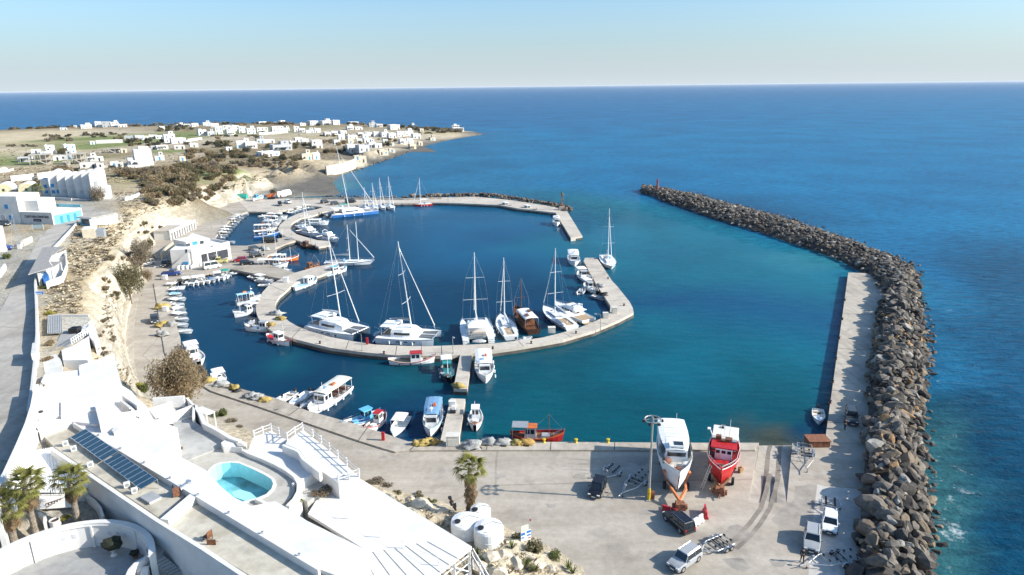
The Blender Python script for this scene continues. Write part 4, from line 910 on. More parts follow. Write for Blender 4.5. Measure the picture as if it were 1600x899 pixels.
boat(sp_cat, 'catamaran', 'white sailing catamaran alongside the middle of the ring pier, tall mast with grey boom', 'catamaran', (597,526), (683,531), CG, mx=.05, ytop=388, B=7.2, rakeb=1.9, boomm=cvg, lmin=12.5)
boat(sp_cat, 'catamaran', 'white catamaran moored stern to the ring pier with both sterns facing the camera', 'catamaran', (748,535), (741,504), CG, mx=.05, ytop=404, B=7.0, rakeb=.3, lmin=12)
boat(sp_yacht, 'sailing_yacht', 'slim white sailing yacht with teal stern between the catamaran and the brown boat', 'yacht', (799,529), (782,496), YG, mx=.1, ytop=403, stripe=teal, boomm=cvw, lmin=13)
boat(sp_gulet, 'wooden_gulet', 'dark wooden gulet with white awning moored stern to the ring pier', 'boat', (836,522), (804,487), None, mx=.16, ytop=434)
boat(sp_yacht, 'sailing_yacht', 'white sailing yacht with cream bimini and orange buoy right of the brown gulet', 'yacht', (894,514), (849,483), YG, mx=.08, ytop=388, bim=cvw, lmin=14)
boat(sp_cruiser, 'motor_cruiser', 'white twin deck motor boat moored inside the right corner of the ring pier', 'motor boat', (920,503), (868,479), None, hmstripe=greyh)
boat(sp_tour, 'excursion_boat', 'white and blue excursion boat with roof deck at the end of the right arm', 'boat', (893,394), (900,424), None, seed=1)
boat(sp_caique, 'fishing_boat', 'small white fishing boat moored inside the right arm behind the excursion boat', 'boat', (905,427), (922,442), None, sm=greyh, aw=cvw, seed=3, lmin=6)
boat(sp_caique, 'fishing_boat', 'cream fishing boat with white awning inside the right arm, nearest the ring corner', 'boat', (914,446), (933,459), None, hm=cream, sm=greyh, aw=cvw, seed=5, lmin=6)
boat(sp_rib, 'inflatable_dinghy', 'grey inflatable dinghy tied beside the cream fishing boat', 'dinghy', (905,459), (912,451), None, lmin=3.2)
boat(sp_yacht, 'sailing_yacht', 'white sailing yacht lying outside the tip of the right arm', 'yacht', (945,401), (956,421), YG, mx=-.05, ytop=326, boomm=cvg, furl=True)
boat(sp_tour, 'excursion_boat', 'white boat with flat white roof moored by the lower north pier', 'boat', (868,343), (871,357), None, seed=3, stripe=greyh, lmax=9)
boat(sp_caique, 'fishing_boat', 'white fishing boat with orange nets on the north pier, right of the two', 'boat', (813,325), (841,331), None, sm=navy, net=neto, seed=2)
boat(sp_caique, 'fishing_boat', 'white fishing boat with white wheelhouse on the north pier, left of the two', 'boat', (774,319.5), (801,325), None, sm=navy, cabx=.1, seed=4)
boat(sp_yacht, 'sailing_yacht', 'orange red hulled sailing yacht alone along the north pier', 'yacht', (675,320), (646,322), YG, mx=.12, ytop=278, hm=red, stripe=orange)
for k, (s, b, yt, lb) in enumerate([((604,321.5),(616,328),276,'white sailing yacht furthest right of the row of four on the north pier'),((590,322),(602,328),278,'white sailing yacht third in the row of four on the north pier'),((579,322.5),(590,329),286,'white sailing yacht second in the row of four on the north pier'),((566,323),(577,329),293,'white sailing yacht with the shortest mast, nearest the big blue catamaran')]):
    boat(sp_yacht, 'sailing_yacht', lb, 'yacht', s, b, YG, mx=-.02, ytop=yt, bim=cvb if k == 2 else None, lmin=9)
cc, rz, L = frame((515,338), (588,331)); h = mast_h(cc.x-math.cos(rz)*2, cc.y, 234)
thing('racing_catamaran', 'large blue and white catamaran with green sail cover and very tall white mast', 'catamaran', (cc.x, cc.y, 0), rz, sp_cat(L=max(19, L), B=9.5, mh=h, boomm=cvt, hm=white, mx=-.08, rakeb=3.2), None)
hl = [o for o in C.objects if o.name.startswith('hull') and o.parent and o.parent.name == 'racing_catamaran'][0]; hl.material_slots[0].link = 'OBJECT'; hl.material_slots[0].material = blue
# middle curved pier
boat(sp_cruiser, 'motor_cruiser', 'white motor cruiser with three side windows at the root of the curved pier', 'motor boat', (473,350), (515,350), None, hmstripe=greyh, fly=False)
boat(sp_yacht, 'sailing_yacht', 'white sailing yacht with plain mast between two motor cruisers by the curved pier', 'yacht', (466,354), (486,362), YG, mx=.1, ytop=300, boomm=cvg, lmin=11)
boat(sp_cruiser, 'motor_yacht', 'sleek white motor yacht with dark side windows inside the curved pier', 'motor boat', (470,362), (497,369), None, hmstripe=navy, lmin=13)
boat(sp_cruiser, 'motor_cruiser', 'white motor cruiser with grey cover at the tip of the curved pier', 'motor boat', (500,371), (529,378), None, hmstripe=greyh, fly=True, lmin=11)
boat(sp_caique, 'fishing_boat', 'brown wooden fishing boat with red cabin roof at the curved pier tip', 'boat', (470,384), (493,388), None, hm=dwood, sm=wood, cab=wood, seed=1, dm=wood)
for s, b, lb, hm_, cv in [((424,342),(444,342),'white motor boat, farthest of the stack left of the curved pier',white,cvw),((415,346),(438,347),'white motor boat with long awning, second of the stack left of the curved pier',white,cvw),((409,352),(434,352),'white motor boat with dark cockpit, third of the stack left of the curved pier',white,None),((401,361),(430,360),'white motor boat with cream awning next to the blue hulled boat',cream,cvw)]:
    boat(sp_cruiser if cv is None else sp_tour, 'motor_boat', lb, 'motor boat', s, b, 'boats left of the curved pier', hm=hm_, lmin=8.5, **({'hmstripe': greyh} if cv is None else {'stripe': greyh, 'roofm': cv}))
boat(sp_tour, 'motor_boat', 'blue hulled boat with white deck house left of the curved pier', 'motor boat', (402,371), (431,368), 'boats left of the curved pier', hm=blue, stripe=white, seed=1, lmin=9)
boat(sp_rib, 'inflatable_dinghy', 'white and grey inflatable dinghy alone below the north quay wall', 'dinghy', (413,337), (406,338.5), None, lmin=4.5)
# inlet behind the ring
boat(sp_caique, 'fishing_boat', 'big orange hulled wooden fishing boat with white deck and awning in the inlet', 'boat', (423,409), (467,404), None, hm=orange, sm=white, cab=white, aw=cvw, mast=True, seed=6, cabx=-.05)
boat(sp_tour, 'excursion_boat', 'low white boat with flat awning beside the orange fishing boat', 'boat', (413,417), (442,416), None, stripe=navy, seed=2, lmin=9)
boat(sp_caique, 'fishing_boat', 'large white fishing boat with blue grey deck by the start of the ring pier', 'boat', (458,453), (495,437), None, sm=greyh, cab=white, dm=cvl, mast=False, seed=8, cabx=.15)
boat(sp_caique, 'fishing_boat', 'white fishing boat with white wheelhouse below the stub pier', 'boat', (503,432), (541,421), None, sm=lblue, cabx=.02, seed=3)
boat(sp_yacht, 'sailing_ketch', 'white two masted sailing yacht moored off the stub pier', 'yacht', (522,412), (572,411), YG, mx=.0, ytop=351, boomm=cvg, lmin=15)
ky = [o for o in C.objects if o.name == 'sailing_ketch'][0]
spread([S('mizzen_mast', MB().tube((2.6, 0, .8), (2.6, 0, 13.), .13, .08), mastw)], ky, None)
boat(sp_caique, 'fishing_boat', 'small rusty brown fishing boat behind the stub pier', 'boat', (481,421), (494,417), None, hm=wood, sm=rust, cab=rust, seed=5, lmin=6)
# west side of the ring pier
boat(sp_tour, 'motor_boat', 'small boat with light blue awning, top of the three left of the ring pier', 'boat', (381,473), (397,470), None, roofm=cvl, stripe=lblue, lmin=6)
boat(sp_caique, 'fishing_boat', 'white fishing boat seen from its bow left of the ring pier', 'boat', (395,487), (374,492), None, sm=greyh, aw=cvw, seed=2, lmin=6)
boat(sp_caique, 'fishing_boat', 'white open fishing boat with yellow net beside the red and white one', 'boat', (420,515), (393,514), None, sm=greyh, net=netm, seed=7, lmin=7, mast=False)
boat(sp_caique, 'fishing_boat', 'red and white fishing boat tied to the outer side of the ring pier', 'boat', (420,527), (453,538), None, sm=red, dm=red, seed=8, cabx=.0, lmin=8)
boat(sp_caique, 'fishing_boat', 'white fishing boat with red trim moored along the outer side of the ring pier', 'boat', (610,566), (677,563), None, sm=red, dm=teak, seed=9, cabx=.1, lmin=9)
boat(sp_caique, 'fishing_boat', 'dark green boat with white and teal canopy left of the finger pier', 'boat', (697,571), (701,595), None, hm=black, sm=teal, cab=teal, aw=cvw, seed=10, lmin=8)
boat(sp_tour, 'excursion_boat', 'white excursion boat with large white roof right of the finger pier', 'boat', (755,562), (759,599), None, hm=white, stripe=white, seed=4, lmin=10.5)
# south quay
boat(sp_tour, 'excursion_boat', 'large white boat with cream awning roof at the diagonal south quay', 'boat', (531,614), (494,640), None, roofm=cream, stripe=white, hm=white, seed=6, lmin=11)
boat(sp_small, 'motor_boat', 'white open motor boat, leftmost of the three beside the cream awning boat', 'boat', (452,618), (435,627), None, seed=3, lmin=5.2)
boat(sp_small, 'motor_boat', 'white motor boat with console, middle of the three beside the cream awning boat', 'boat', (478,617), (458,631), None, seed=6, lmin=6)
boat(sp_small, 'motor_boat', 'dark decked motor boat tight against the cream awning boat', 'boat', (498,621), (475,636), None, seed=5, hm=greyh, sm=white, lmin=6)
boat(sp_caique, 'fishing_boat', 'small light blue and white fishing boat at the south quay', 'boat', (580,652), (550,664), None, hm=white, sm=lblue, cab=lblue, dm=lblue, seed=12, mast=False, lmin=7)
boat(sp_caique, 'fishing_boat', 'small white fishing boat with brown deck beside the light blue one', 'boat', (597,655), (578,672), None, sm=red, dm=wood, seed=13, mast=False, lmin=6)
boat(sp_small, 'motor_boat', 'white motor boat with white bimini and bow to the south quay', 'boat', (633,652), (614,681), None, can=cvw, seed=4, lmin=6.6, mats={'bench': cvw})
boat(sp_tour, 'excursion_boat', 'white boat with large blue awning left of the short pier', 'boat', (680,640), (672,684), None, roofm=cvb, hm=white, stripe=lblue, seed=5, lmin=9)
boat(sp_caique, 'fishing_boat', 'small white and orange fishing boat right of the short pier', 'boat', (744,641), (742,672), None, sm=orange, cab=white, bot=orange, seed=14, lmin=6.5)
boat(sp_caique, 'fishing_boat', 'red fishing boat with grey awning frame alongside the south quay', 'boat', (803,682), (876,684), None, hm=red, sm=orange, dm=rust, cab=greyh, aw=cvg, seed=15, lmin=8)
boat(sp_small, 'speedboat', 'white speedboat with grey cockpit alone by the east quay', 'speedboat', (1278,640), (1280,662), None, seed=0, lmin=5.2)
# quay corner on the left
boat(sp_caique, 'fishing_boat', 'white cabin boat with white roof behind the round tree at the west quay', 'boat', (297,546), (312,572), None, sm=white, aw=cvw, seed=16, lmin=8)
boat(sp_small, 'motor_boat', 'small boat with white canopy at the corner of the south quay', 'boat', (336,581), (350,603), None, can=cvw, seed=8, lmin=5.5)
for k, (s, b, cv, hm_, lb) in enumerate([((262,451),(282,450),cvw,white,'white boat with cream canopy at the inner corner of the west quay'),((264,466),(288,468),cvl,white,'boat with light blue canopy on the west quay'),((266,474),(287,478),cvw,white,'white canopied boat just below the light blue canopy on the west quay'),((270,487),(291,492),cvw,white,'white boat with canopy and bow rail just below the long gap on the west quay'),((272,497),(290,500),cvw,white,'long white canopied boat third from the bottom of the west quay'),((274,507),(283,508),None,white,'tiny white dinghy between two larger boats on the west quay'),((275,517),(291,518),None,white,'white open boat lowest in the row on the west quay')]):
    boat(sp_small, 'motor_boat', lb, 'boat', s, b, 'small boats on the west quay', hm=hm_, can=cv, seed=k*3+1, lmin=5.9)
for k, (s, b, cv, lb) in enumerate([((287,436),(296,449),cvw,'cream topped open boat at the left end of the row below the marina building'),((302,435),(311,447),None,'white open boat second in the row below the marina building'),((318,433),(328,444),None,'white boat with upright console third in the row below the marina building'),((338,428),(342,440),None,'boxy white boat with cabin fourth in the row below the marina building'),((350,425),(356,436),cvt,'white boat with green stern at the right end of the row below the marina building')]):
    boat(sp_small, 'motor_boat', lb, 'boat', s, b, 'small boats below the marina building', can=cv or (cvw if k % 2 else None), seed=k*2+3, lmin=5.6, sm=navy if k % 2 else greyh)
for k, (s, b, hm_, lb) in enumerate([((380,424),(362,428),greyh,'dark inflatable with white centre console beside the arm road'),((385,427),(401,430),white,'white open boat second beside the arm road'),((390,432),(414,436),white,'white cabin boat third beside the arm road'),((400,438),(428,440),white,'long white boat fourth beside the arm road'),((411,446),(426,446),cream,'cream boat with yellow gear nearest the ring pier beside the arm road')]):
    if k == 0: boat(sp_rib, 'inflatable_boat', lb, 'boat', s, b, 'boats beside the arm road', lmin=5)
    else: boat(sp_small, 'motor_boat', lb, 'boat', s, b, 'boats beside the arm road', hm=hm_, seed=k*2+3, lmin=5)
boat(sp_small, 'motor_boat', 'dark open boat hugging the inner side of the ring pier bend', 'boat', (403,478), (399,490), None, hm=greyh, seed=1, lmin=5)
boat(sp_small, 'motor_boat', 'grey open boat below the white bow left of the ring pier', 'boat', (401,499), (391,507), None, hm=greyh, seed=9, lmin=5)
boat(sp_small, 'rowing_boat', 'small white dinghy under the outer edge of the ring pier', 'dinghy', (466,531), (486,537.5), None, seed=1, lmin=3.5)
# the long row on the north west quay
row = [((338,371),(352,373)),((341,367),(357,369)),((344,362.5),(361,365)),((347,358.5),(364,360.5)),((351,354.5),(368,356)),((354,350.5),(371,352)),((358,346.5),(374,347.5)),((361,343),(377,344)),((366,340),(381,341)),((370,337),(384,338)),((375,334.5),(388,335.5))]
for k, (s, b) in enumerate(row):
    boat(sp_small, 'motor_boat', ['white','white','cream','white','grey'][k % 5]+' motor boat, '+ORD[k]+' from the marina building in the north west row', 'boat', s, b, 'packed row of boats on the north west quay', hm=[white, white, cream, white, greyh][k % 5], can=[None, cvw, cvw, cvw, None][k % 5], seed=k*5+2, lmin=5.5, sm=[greyh, navy][k % 2])
inl = [((449,331.5),(462,334.5)),((455,329.5),(468,332)),((462,327.5),(474,330)),((469,325.8),(480,328)),((476,324.6),(487,326.6)),((483,324),(492,325.6))]
for k, (s, b) in enumerate(inl):
    boat(sp_small, 'motor_boat', 'white motor boat, '+ORD[k]+' from the left in the inlet behind the curved pier', 'boat', s, b, 'boats in the inlet behind the curved pier', can=[cvw, None][k % 2], seed=k*3+5, lmin=5)
for k, (s, b) in enumerate([((446,378),(464,379)),((436,379),(444,381))]):
    boat(sp_small, 'motor_boat', ['grey covered boat below the curved pier','small dark boat left of the grey covered boat below the curved pier'][k], 'boat', s, b, None, hm=greyh, can=[cvg, None][k], seed=k*4+2, lmin=5)
for k, (s, b) in enumerate([((619,319),(627,321)),((628,319),(635,320.5))]):
    boat(sp_small, 'motor_boat', ['small white tender right of the row of four yachts','second small white tender nearer the red yacht'][k], 'boat', s, b, None, seed=k+6, lmin=4)
for k, (s, b) in enumerate([((722,318.5),(741,320.5)),((735,319),(752,321.5))]):
    boat(sp_small, 'motor_boat', ['low dark boat under the north pier edge','low pale boat under the north pier edge'][k], 'boat', s, b, None, hm=[black, greyh][k], seed=k+9, lmin=5)
boat(sp_rib, 'inflatable_dinghy', 'white dinghy behind the sterns of the gulet and the teal yacht', 'dinghy', (812,531), (826,529), None, lmin=3.4)
# fishing gear on the quays
pile_shape = [MB().blob(0, 0, .0, 1.3, .85, .75, k, .45, 14, 8, True).mesh('net_pile', None, True) for k in range(4)]
def gear(px, py, m, lab, s=1., z=1.45, rz=0.):
    p = P(px, py, z); solo('fishing_net', pile_shape[int(px) % 4], m, p, rz, lab, 'fishing net', 'fishing nets heaped on the quays', s)
for x, y, m, lb, s, z in [(740,697,netg,'white grey net heap under a tarpaulin at the corner of the south quay',1.2,1.45),(655,694,netm,'flat yellow net heap left of the short pier',.8,1.45),(666,693,netm,'round yellow net heap in the middle by the short pier',.95,1.45),(677,692,neto,'orange yellow net heap closest to the short pier',.9,1.45),
    (765,692,netg,'grey net heap left of two beside the red boat',1.05,1.45),(786,693,netg,'pale grey net heap right of two beside the red boat',.95,1.45),(808,693,netm,'yellow net heap just right of the grey nets',.8,1.45),(822,693,neto,'orange net heap, rightmost on the south quay',.9,1.45),
    (254,481,netm,'yellow net heap on the west quay, upper one',1.3,1.4),(256,508,netm,'yellow net heap on the west quay, lower one',1.2,1.4),(268,508,netg,'white net heap beside the lower yellow heap',1.2,1.4),(255,523,netg,'grey fishing gear heap at the bottom of the west quay',1.1,1.4),(264,469,netg,'brown grey gear heap by the light blue canopy',.8,1.4),
    (325,596,netm,'yellow net heap behind the round tree',1.,1.45),(346,602,netg,'white float heap on the quay right of the round tree',1.,1.45),(366,607,netm,'yellow net heap midway along the diagonal quay',.9,1.45),(372,611,black,'small black heap beside the yellow net on the diagonal quay',.6,1.45),(393,619,netg,'grey gear heap on the diagonal quay',.9,1.45),(404,622,netg,'white gear heap on the diagonal quay',.9,1.45),(414,626,netm,'pale yellow net heap nearest the moored motor boats',.8,1.45),
    (424,508,netm,'yellow net heap on the outer edge of the ring pier',.9,1.25),(440,499,netm,'yellow net heap on the inner edge of the ring pier',1.,1.25),(433,491,netg,'brown net heap on the ring pier bend',1.2,1.25),(717,604,netm,'yellow net heap at the end of the finger pier',.9,1.25),
    (400,394,netg,'pale heap of nets by the curved pier landing',1.4,1.25),(414,391,netg,'second pale heap of nets by the curved pier landing',1.4,1.25),(938,448,netg,'grey gear on the edge of the right arm',.9,1.25),(944,461,black,'black gear heap on the edge of the right arm',.9,1.25)]:
    gear(x, y, m, lb, s, z, rnd.uniform(-.5, .5))
# ------------------------------------------------------------------ vehicles
def carpaint(n, c): return mat('car_paint_'+n, c, .22, var=.04, spec=.6)
cp = {'black': carpaint('black', (.012, .012, .014)), 'silver': carpaint('silver', (.34, .35, .355)), 'white': carpaint('white', (.80, .80, .79)), 'blue': carpaint('blue', (.02, .05, .20)), 'red': carpaint('red', (.33, .012, .02)), 'green': carpaint('green', (.05, .13, .10)), 'dark': carpaint('dark', (.045, .05, .055)), 'yellow': carpaint('yellow', (.62, .55, .22))}
lamp_m = mat('lamp_glass', (.75, .75, .72), .15, var=.05); tail_m = mat('tail_lamp', (.35, .01, .01), .3, var=.1)
tyre_m = mat('tyre', (.02, .02, .021), .8, var=.2)
plate_m = mat('number_plate', (.72, .72, .70), .5, var=.05)
def wheel(x, y, r=.33, w=.22):
    return S('wheel', MB().tube((x, y-w/2, r), (x, y+w/2, r), r, n=14), tyre_m, [S('rim', MB().tube((x, y-w/2-.012, r), (x, y+w/2+.012, r), r*.6, n=10), alu)])
@cached
def sp_car(kind):
    dim = {'hatch': (4.0, 1.74, 1.45), 'suv': (4.3, 1.78, 1.62), 'sedan': (4.4, 1.76, 1.42), 'pickup': (5.1, 1.82, 1.75), 'van': (4.9, 1.95, 2.1), 'jeep': (4.0, 1.75, 1.85)}[kind]
    L, Wd, H = dim; belt = H*(.60 if kind != 'van' else .55); pr = []
    hood = {'hatch': .27, 'suv': .28, 'sedan': .27, 'pickup': .28, 'van': .14, 'jeep': .32}[kind]
    b = MB(); rings = []
    prof = [(-L/2, .38, belt*.80, .90), (-L/2+.06, .27, belt*.94, .95), (-L/2+.3, .22, belt, 1), (-L*.2, .2, belt, 1), (L*.1, .2, belt, 1), (L/2-L*hood, .2, belt*.99, 1), (L/2-.5, .22, belt*.9, .97), (L/2-.12, .26, belt*.80, .9), (L/2, .36, belt*.62, .8)]
    for x, z0, z1, k in prof:
        w = Wd/2*k; rings.append([(x, -w*.94, z0), (x, -w, z0+.18), (x, -w, z1-.16), (x, -w*.9, z1), (x, 0, z1+.02), (x, w*.9, z1), (x, w, z1-.16), (x, w, z0+.18), (x, w*.94, z0)])
    b.loft(rings); b.smooth = False
    kids = []
    pr.append(S('body', b, cp['silver'], kids))
    x0, x1 = {'hatch': (-L*.47, L*.22), 'suv': (-L*.47, L*.2), 'sedan': (-L*.36, L*.2), 'pickup': (-L*.08, L*.22), 'van': (-L*.48, L*.36), 'jeep': (-L*.47, L*.16)}[kind]
    g = MB(); r0_, r1_ = {'hatch': (.09, .2), 'suv': (.07, .16), 'sedan': (.18, .2), 'pickup': (.06, .25), 'van': (.03, .12), 'jeep': (.03, .08)}[kind]
    cl = x1-x0
    g.loft([[(x0, -Wd*.45, belt-.02), (x0, Wd*.45, belt-.02), (x1, Wd*.45, belt-.02), (x1, -Wd*.45, belt-.02)], [(x0+cl*r0_, -Wd*.385, H-.05), (x0+cl*r0_, Wd*.385, H-.05), (x1-cl*r1_, Wd*.385, H-.05), (x1-cl*r1_, -Wd*.385, H-.05)]])
    pr.append(S('windows', g, glass))
    a, c = x0+cl*r0_, x1-cl*r1_; cx = (a+c)/2
    pr.append(S('roof', MB().box(cx, 0, H-.06, c-a+.1, Wd*.80, .07, 0, .94, .9), cp['silver']))
    pil = MB()
    for s in (-1, 1):
        pil.tube((x1, s*Wd*.45, belt-.02), (c, s*Wd*.39, H-.03), .045, n=4); pil.tube((x0, s*Wd*.45, belt-.02), (a, s*Wd*.39, H-.03), .07, n=4); pil.tube((cx-.1, s*Wd*.46, belt-.02), (cx-.1, s*Wd*.395, H-.03), .05, n=4)
    pr.append(S('pillar', pil, cp['silver']))
    for s in (-1, 1):
        pr.append(S('headlight', MB().box(L/2-.1, s*Wd*.33, belt*.62, .16, .34, .16), lamp_m)); pr.append(S('tail_light', MB().box(-L/2+.03, s*Wd*.38, belt*.66, .08, .2, .28), tail_m))
        pr.append(S('wing_mirror', MB().box(x1-.35, s*(Wd/2+.08), belt, .14, .18, .14), cp['silver']))
        for x in (-L*.31, L*.31): pr.append(wheel(x, s*(Wd/2-.1), .33 if kind not in ('suv', 'jeep', 'pickup') else .38))
    pr.append(S('bumper', MB().box(L/2-.02, 0, .28, .14, Wd*.82, .2), cp['dark'])); pr.append(S('bumper', MB().box(-L/2+.02, 0, .3, .14, Wd*.86, .2), cp['dark']))
    pr.append(S('number_plate', MB().box(L/2+.055, 0, .36, .02, .5, .11), plate_m)); pr.append(S('grille', MB().box(L/2-.05, 0, belt*.55, .12, Wd*.42, .14), black))
    if kind == 'pickup':
        t = MB(); z = belt
        for s in (-1, 1): t.box(-L*.3, s*(Wd/2-.06), z-.02, L*.36, .08, .06)
        pr.append(S('cargo_bed', MB().box(-L*.285, 0, z+.005, L*.36, Wd*.84, .012), black)); pr.append(S('bed_rail', t, cp['silver']))
    if kind in ('suv', 'jeep'):
        for s in (-1, 1): pr.append(S('roof_rail', MB().tube((a+.1, s*Wd*.34, H+.05), (c-.1, s*Wd*.34, H+.05), .025, n=4), alu if kind == 'suv' else cp['dark']))
    if kind == 'jeep': pr.append(S('spare_wheel', MB().tube((-L/2-.2, 0, .95), (-L/2-.02, 0, .95), .36, n=12), tyre_m))
    return pr
CARG = 'cars parked around the harbour'
def car(kind, col, lab, back, front, z=1.22, cat='car', name=None):
    a, b = P(*back, z), P(*front, z); c = (a+b)/2; d = b-a; m = cp[col]
    if z is not None and z > 5: c.z = gz(c.x, c.y)+.08
    return thing(name or {'hatch': 'hatchback_car', 'suv': 'suv_car', 'sedan': 'sedan_car', 'pickup': 'pickup_truck', 'van': 'delivery_van', 'jeep': 'off_road_car'}[kind], lab, cat, (c.x, c.y, z+.012 if z < 5 else c.z), math.atan2(d.y, d.x), sp_car(kind), CARG, {'body': m, 'roof': m, 'pillar': m, 'wing_mirror': m, 'bed_rail': m})
car('hatch', 'black', 'black hatchback parked alone in the yard left of the light mast', (938,757), (928,779))
car('suv', 'black', 'black car by the red barriers, its rear facing the camera', (1072,832), (1048,811))
car('suv', 'silver', 'silver estate car towing the double axle boat trailer', (1084,870), (1054,891))
car('hatch', 'white', 'white hatchback with a trailer behind it near the boulders', (1297,810), (1295,836))
car('suv', 'silver', 'silver car with roof rails parked beside the white hatchback', (1269,836), (1267,864))
car('jeep', 'dark', 'grey green off road car on the east quay by the boulders', (1328,648), (1332,668))
car('hatch', 'dark', 'dark grey hatchback driving on the west quay road', (241,497), (243,509))
car('pickup', 'blue', 'blue pickup parked at the corner by the row of motor boats', (260,431), (277,430), cat='truck')
car('pickup', 'dark', 'dark pickup in the shadow left of the marina building', (264,411), (254,420), cat='truck')
car('suv', 'white', 'white car under the tree left of the marina building shadow', (236,413), (224,416))
car('hatch', 'green', 'green car parked against the rock wall near the marina building', (240,400), (234,412))
car('hatch', 'dark', 'dark hatchback beside the arcaded warehouse', (306,349), (316,346))
car('hatch', 'green', 'green car left of two parked by the beach road wall', (309,340), (318,335.5))
car('hatch', 'white', 'white car right of two parked by the beach road wall', (318,336), (326,332.5))
car('hatch', 'red', 'red hatchback parked on the quay by the nets', (383,408), (366,409.5), z=1.23)
car('hatch', 'black', 'black hatchback nearest the arm road beside the red one', (378,414), (394,412.5), z=1.23)
car('suv', 'black', 'large black car behind the red hatchback', (393,403), (410,400), z=1.23)
car('pickup', 'yellow', 'yellow pickup in front of the marina building', (351,410.5), (335,411.5), cat='truck')
car('van', 'white', 'white van parked at the quay edge below the marina building', (323,421), (340,418), cat='van')
car('jeep', 'black', 'black car on the north quay nearest the curved pier', (437,319), (438,323.5), z=1.23)
car('pickup', 'white', 'white truck behind the black car on the north quay', (446,316.5), (454,319), z=1.23, cat='truck')
car('suv', 'black', 'black car on the north pier, left of three', (504,318), (513,316.8), z=1.23)
car('suv', 'dark', 'dark car on the north pier, middle of three', (520,320.5), (529,319.5), z=1.23)
car('van', 'black', 'black van on the north pier, right of three', (544,317.5), (552,316.8), z=1.23, cat='van')
car('van', 'black', 'black van parked at the landing of the curved pier', (418,379.5), (427,379), z=1.23, cat='van')
car('hatch', 'dark', 'dark car parked behind the arcaded marina quay boats', (394,391.5), (404,390), z=1.23)
car('hatch', 'dark', 'small dark car on the beach road beside the hard standing', (364,312.5), (372,310.5), z=1.23)
car('suv', 'white', 'white car on the upper road beside the blue trimmed restaurant', (108,331), (106,338.5), z=12.7)
car('hatch', 'dark', 'dark car in front of the grey blue hotel at the left edge', (4,351), (14,353.5), z=12.7)
car('pickup', 'blue', 'blue pickup with canvas cover at the left edge of the upper road', (-6,392), (11,391), z=12.7, cat='truck')
# ------------------------------------------------------------------ boat trailers
galv = mat('galvanised_steel', (.50, .51, .51), .45, metal=.6, var=.15)
def sp_trailer(L=6., axles=1, m=None):
    f = MB(); w = .95
    for s in (-1, 1): f.tube((-L/2, s*w, .55), (L*.12, s*w, .55), .06, n=5).tube((L*.12, s*w, .55), (L*.46, s*.05, .5), .055, n=5)
    for k in range(5): f.tube((-L/2+k*L*.15, -w, .55), (-L/2+k*L*.15, w, .55), .05, n=5)
    pr = [S('frame', f, m or galv)]
    for k in range(axles):
        x = -L*.16-k*.75
        for s in (-1, 1): pr.append(wheel(x, s*(w+.2), .31, .2)); pr.append(S('mudguard', MB().loft([[(x+.42*math.cos(a*.785), s*(w+.2)-.13, .33+.42*math.sin(a*.785)), (x+.42*math.cos(a*.785), s*(w+.2)+.13, .33+.42*math.sin(a*.785))] for a in range(5)], False, False), m or galv))
        pr.append(S('axle', MB().tube((x, -w-.2, .33), (x, w+.2, .33), .045, n=5), black))
    for k in range(5):
        x = -L/2+.15+k*L*.14
        for s in (-1, 1): pr.append(S('roller', MB().tube((x, s*.5-.12, .82), (x, s*.5+.12, .80), .1, n=6).tube((x, s*.5, .55), (x, s*.5, .8), .03, n=4), black))
    pr.append(S('drawbar', MB().tube((L*.44, 0, .5), (L*.62, 0, .48), .055, n=5), m or galv)); pr.append(S('winch_post', MB().tube((L*.4, 0, .5), (L*.36, 0, 1.25), .05, n=4).box(L*.36, 0, 1.2, .2, .25, .18), m or galv)); pr.append(S('jockey_wheel', MB().tube((L*.5, .12, .12), (L*.5, .2, .12), .12, n=8).tube((L*.5, .14, .12), (L*.5, .14, .7), .025, n=4), black))
    return pr
def trailer(tail, tow, lab, axles=1, m=None, tilt=None):
    a, b = P(*tail, 1.25), P(*tow, 1.25); c = (a+b)/2; d = b-a
    thing('boat_trailer', lab, 'trailer', (c.x, c.y, 1.21), math.atan2(d.y, d.x), sp_trailer(d.length/1.12, axles, m), 'boat trailers in the yard', None, 1., tilt)
trailer((1140,847), (1092,868), 'double axle trailer hitched behind the silver estate car', 2)
trailer((1296,784), (1297,806), 'empty trailer just behind the white hatchback')
trailer((1011,741), (969,778), 'dark trailer in the shade left of the light mast')
trailer((964,733), (944,752), 'dark trailer in the shade behind the black hatchback')
trailer((1256,696), (1260,740), 'tall frame trailer standing right of the slipway', 2)
trailer((1339,871), (1254,888), 'long rusty trailer lying at the foot of the boulders', 2)
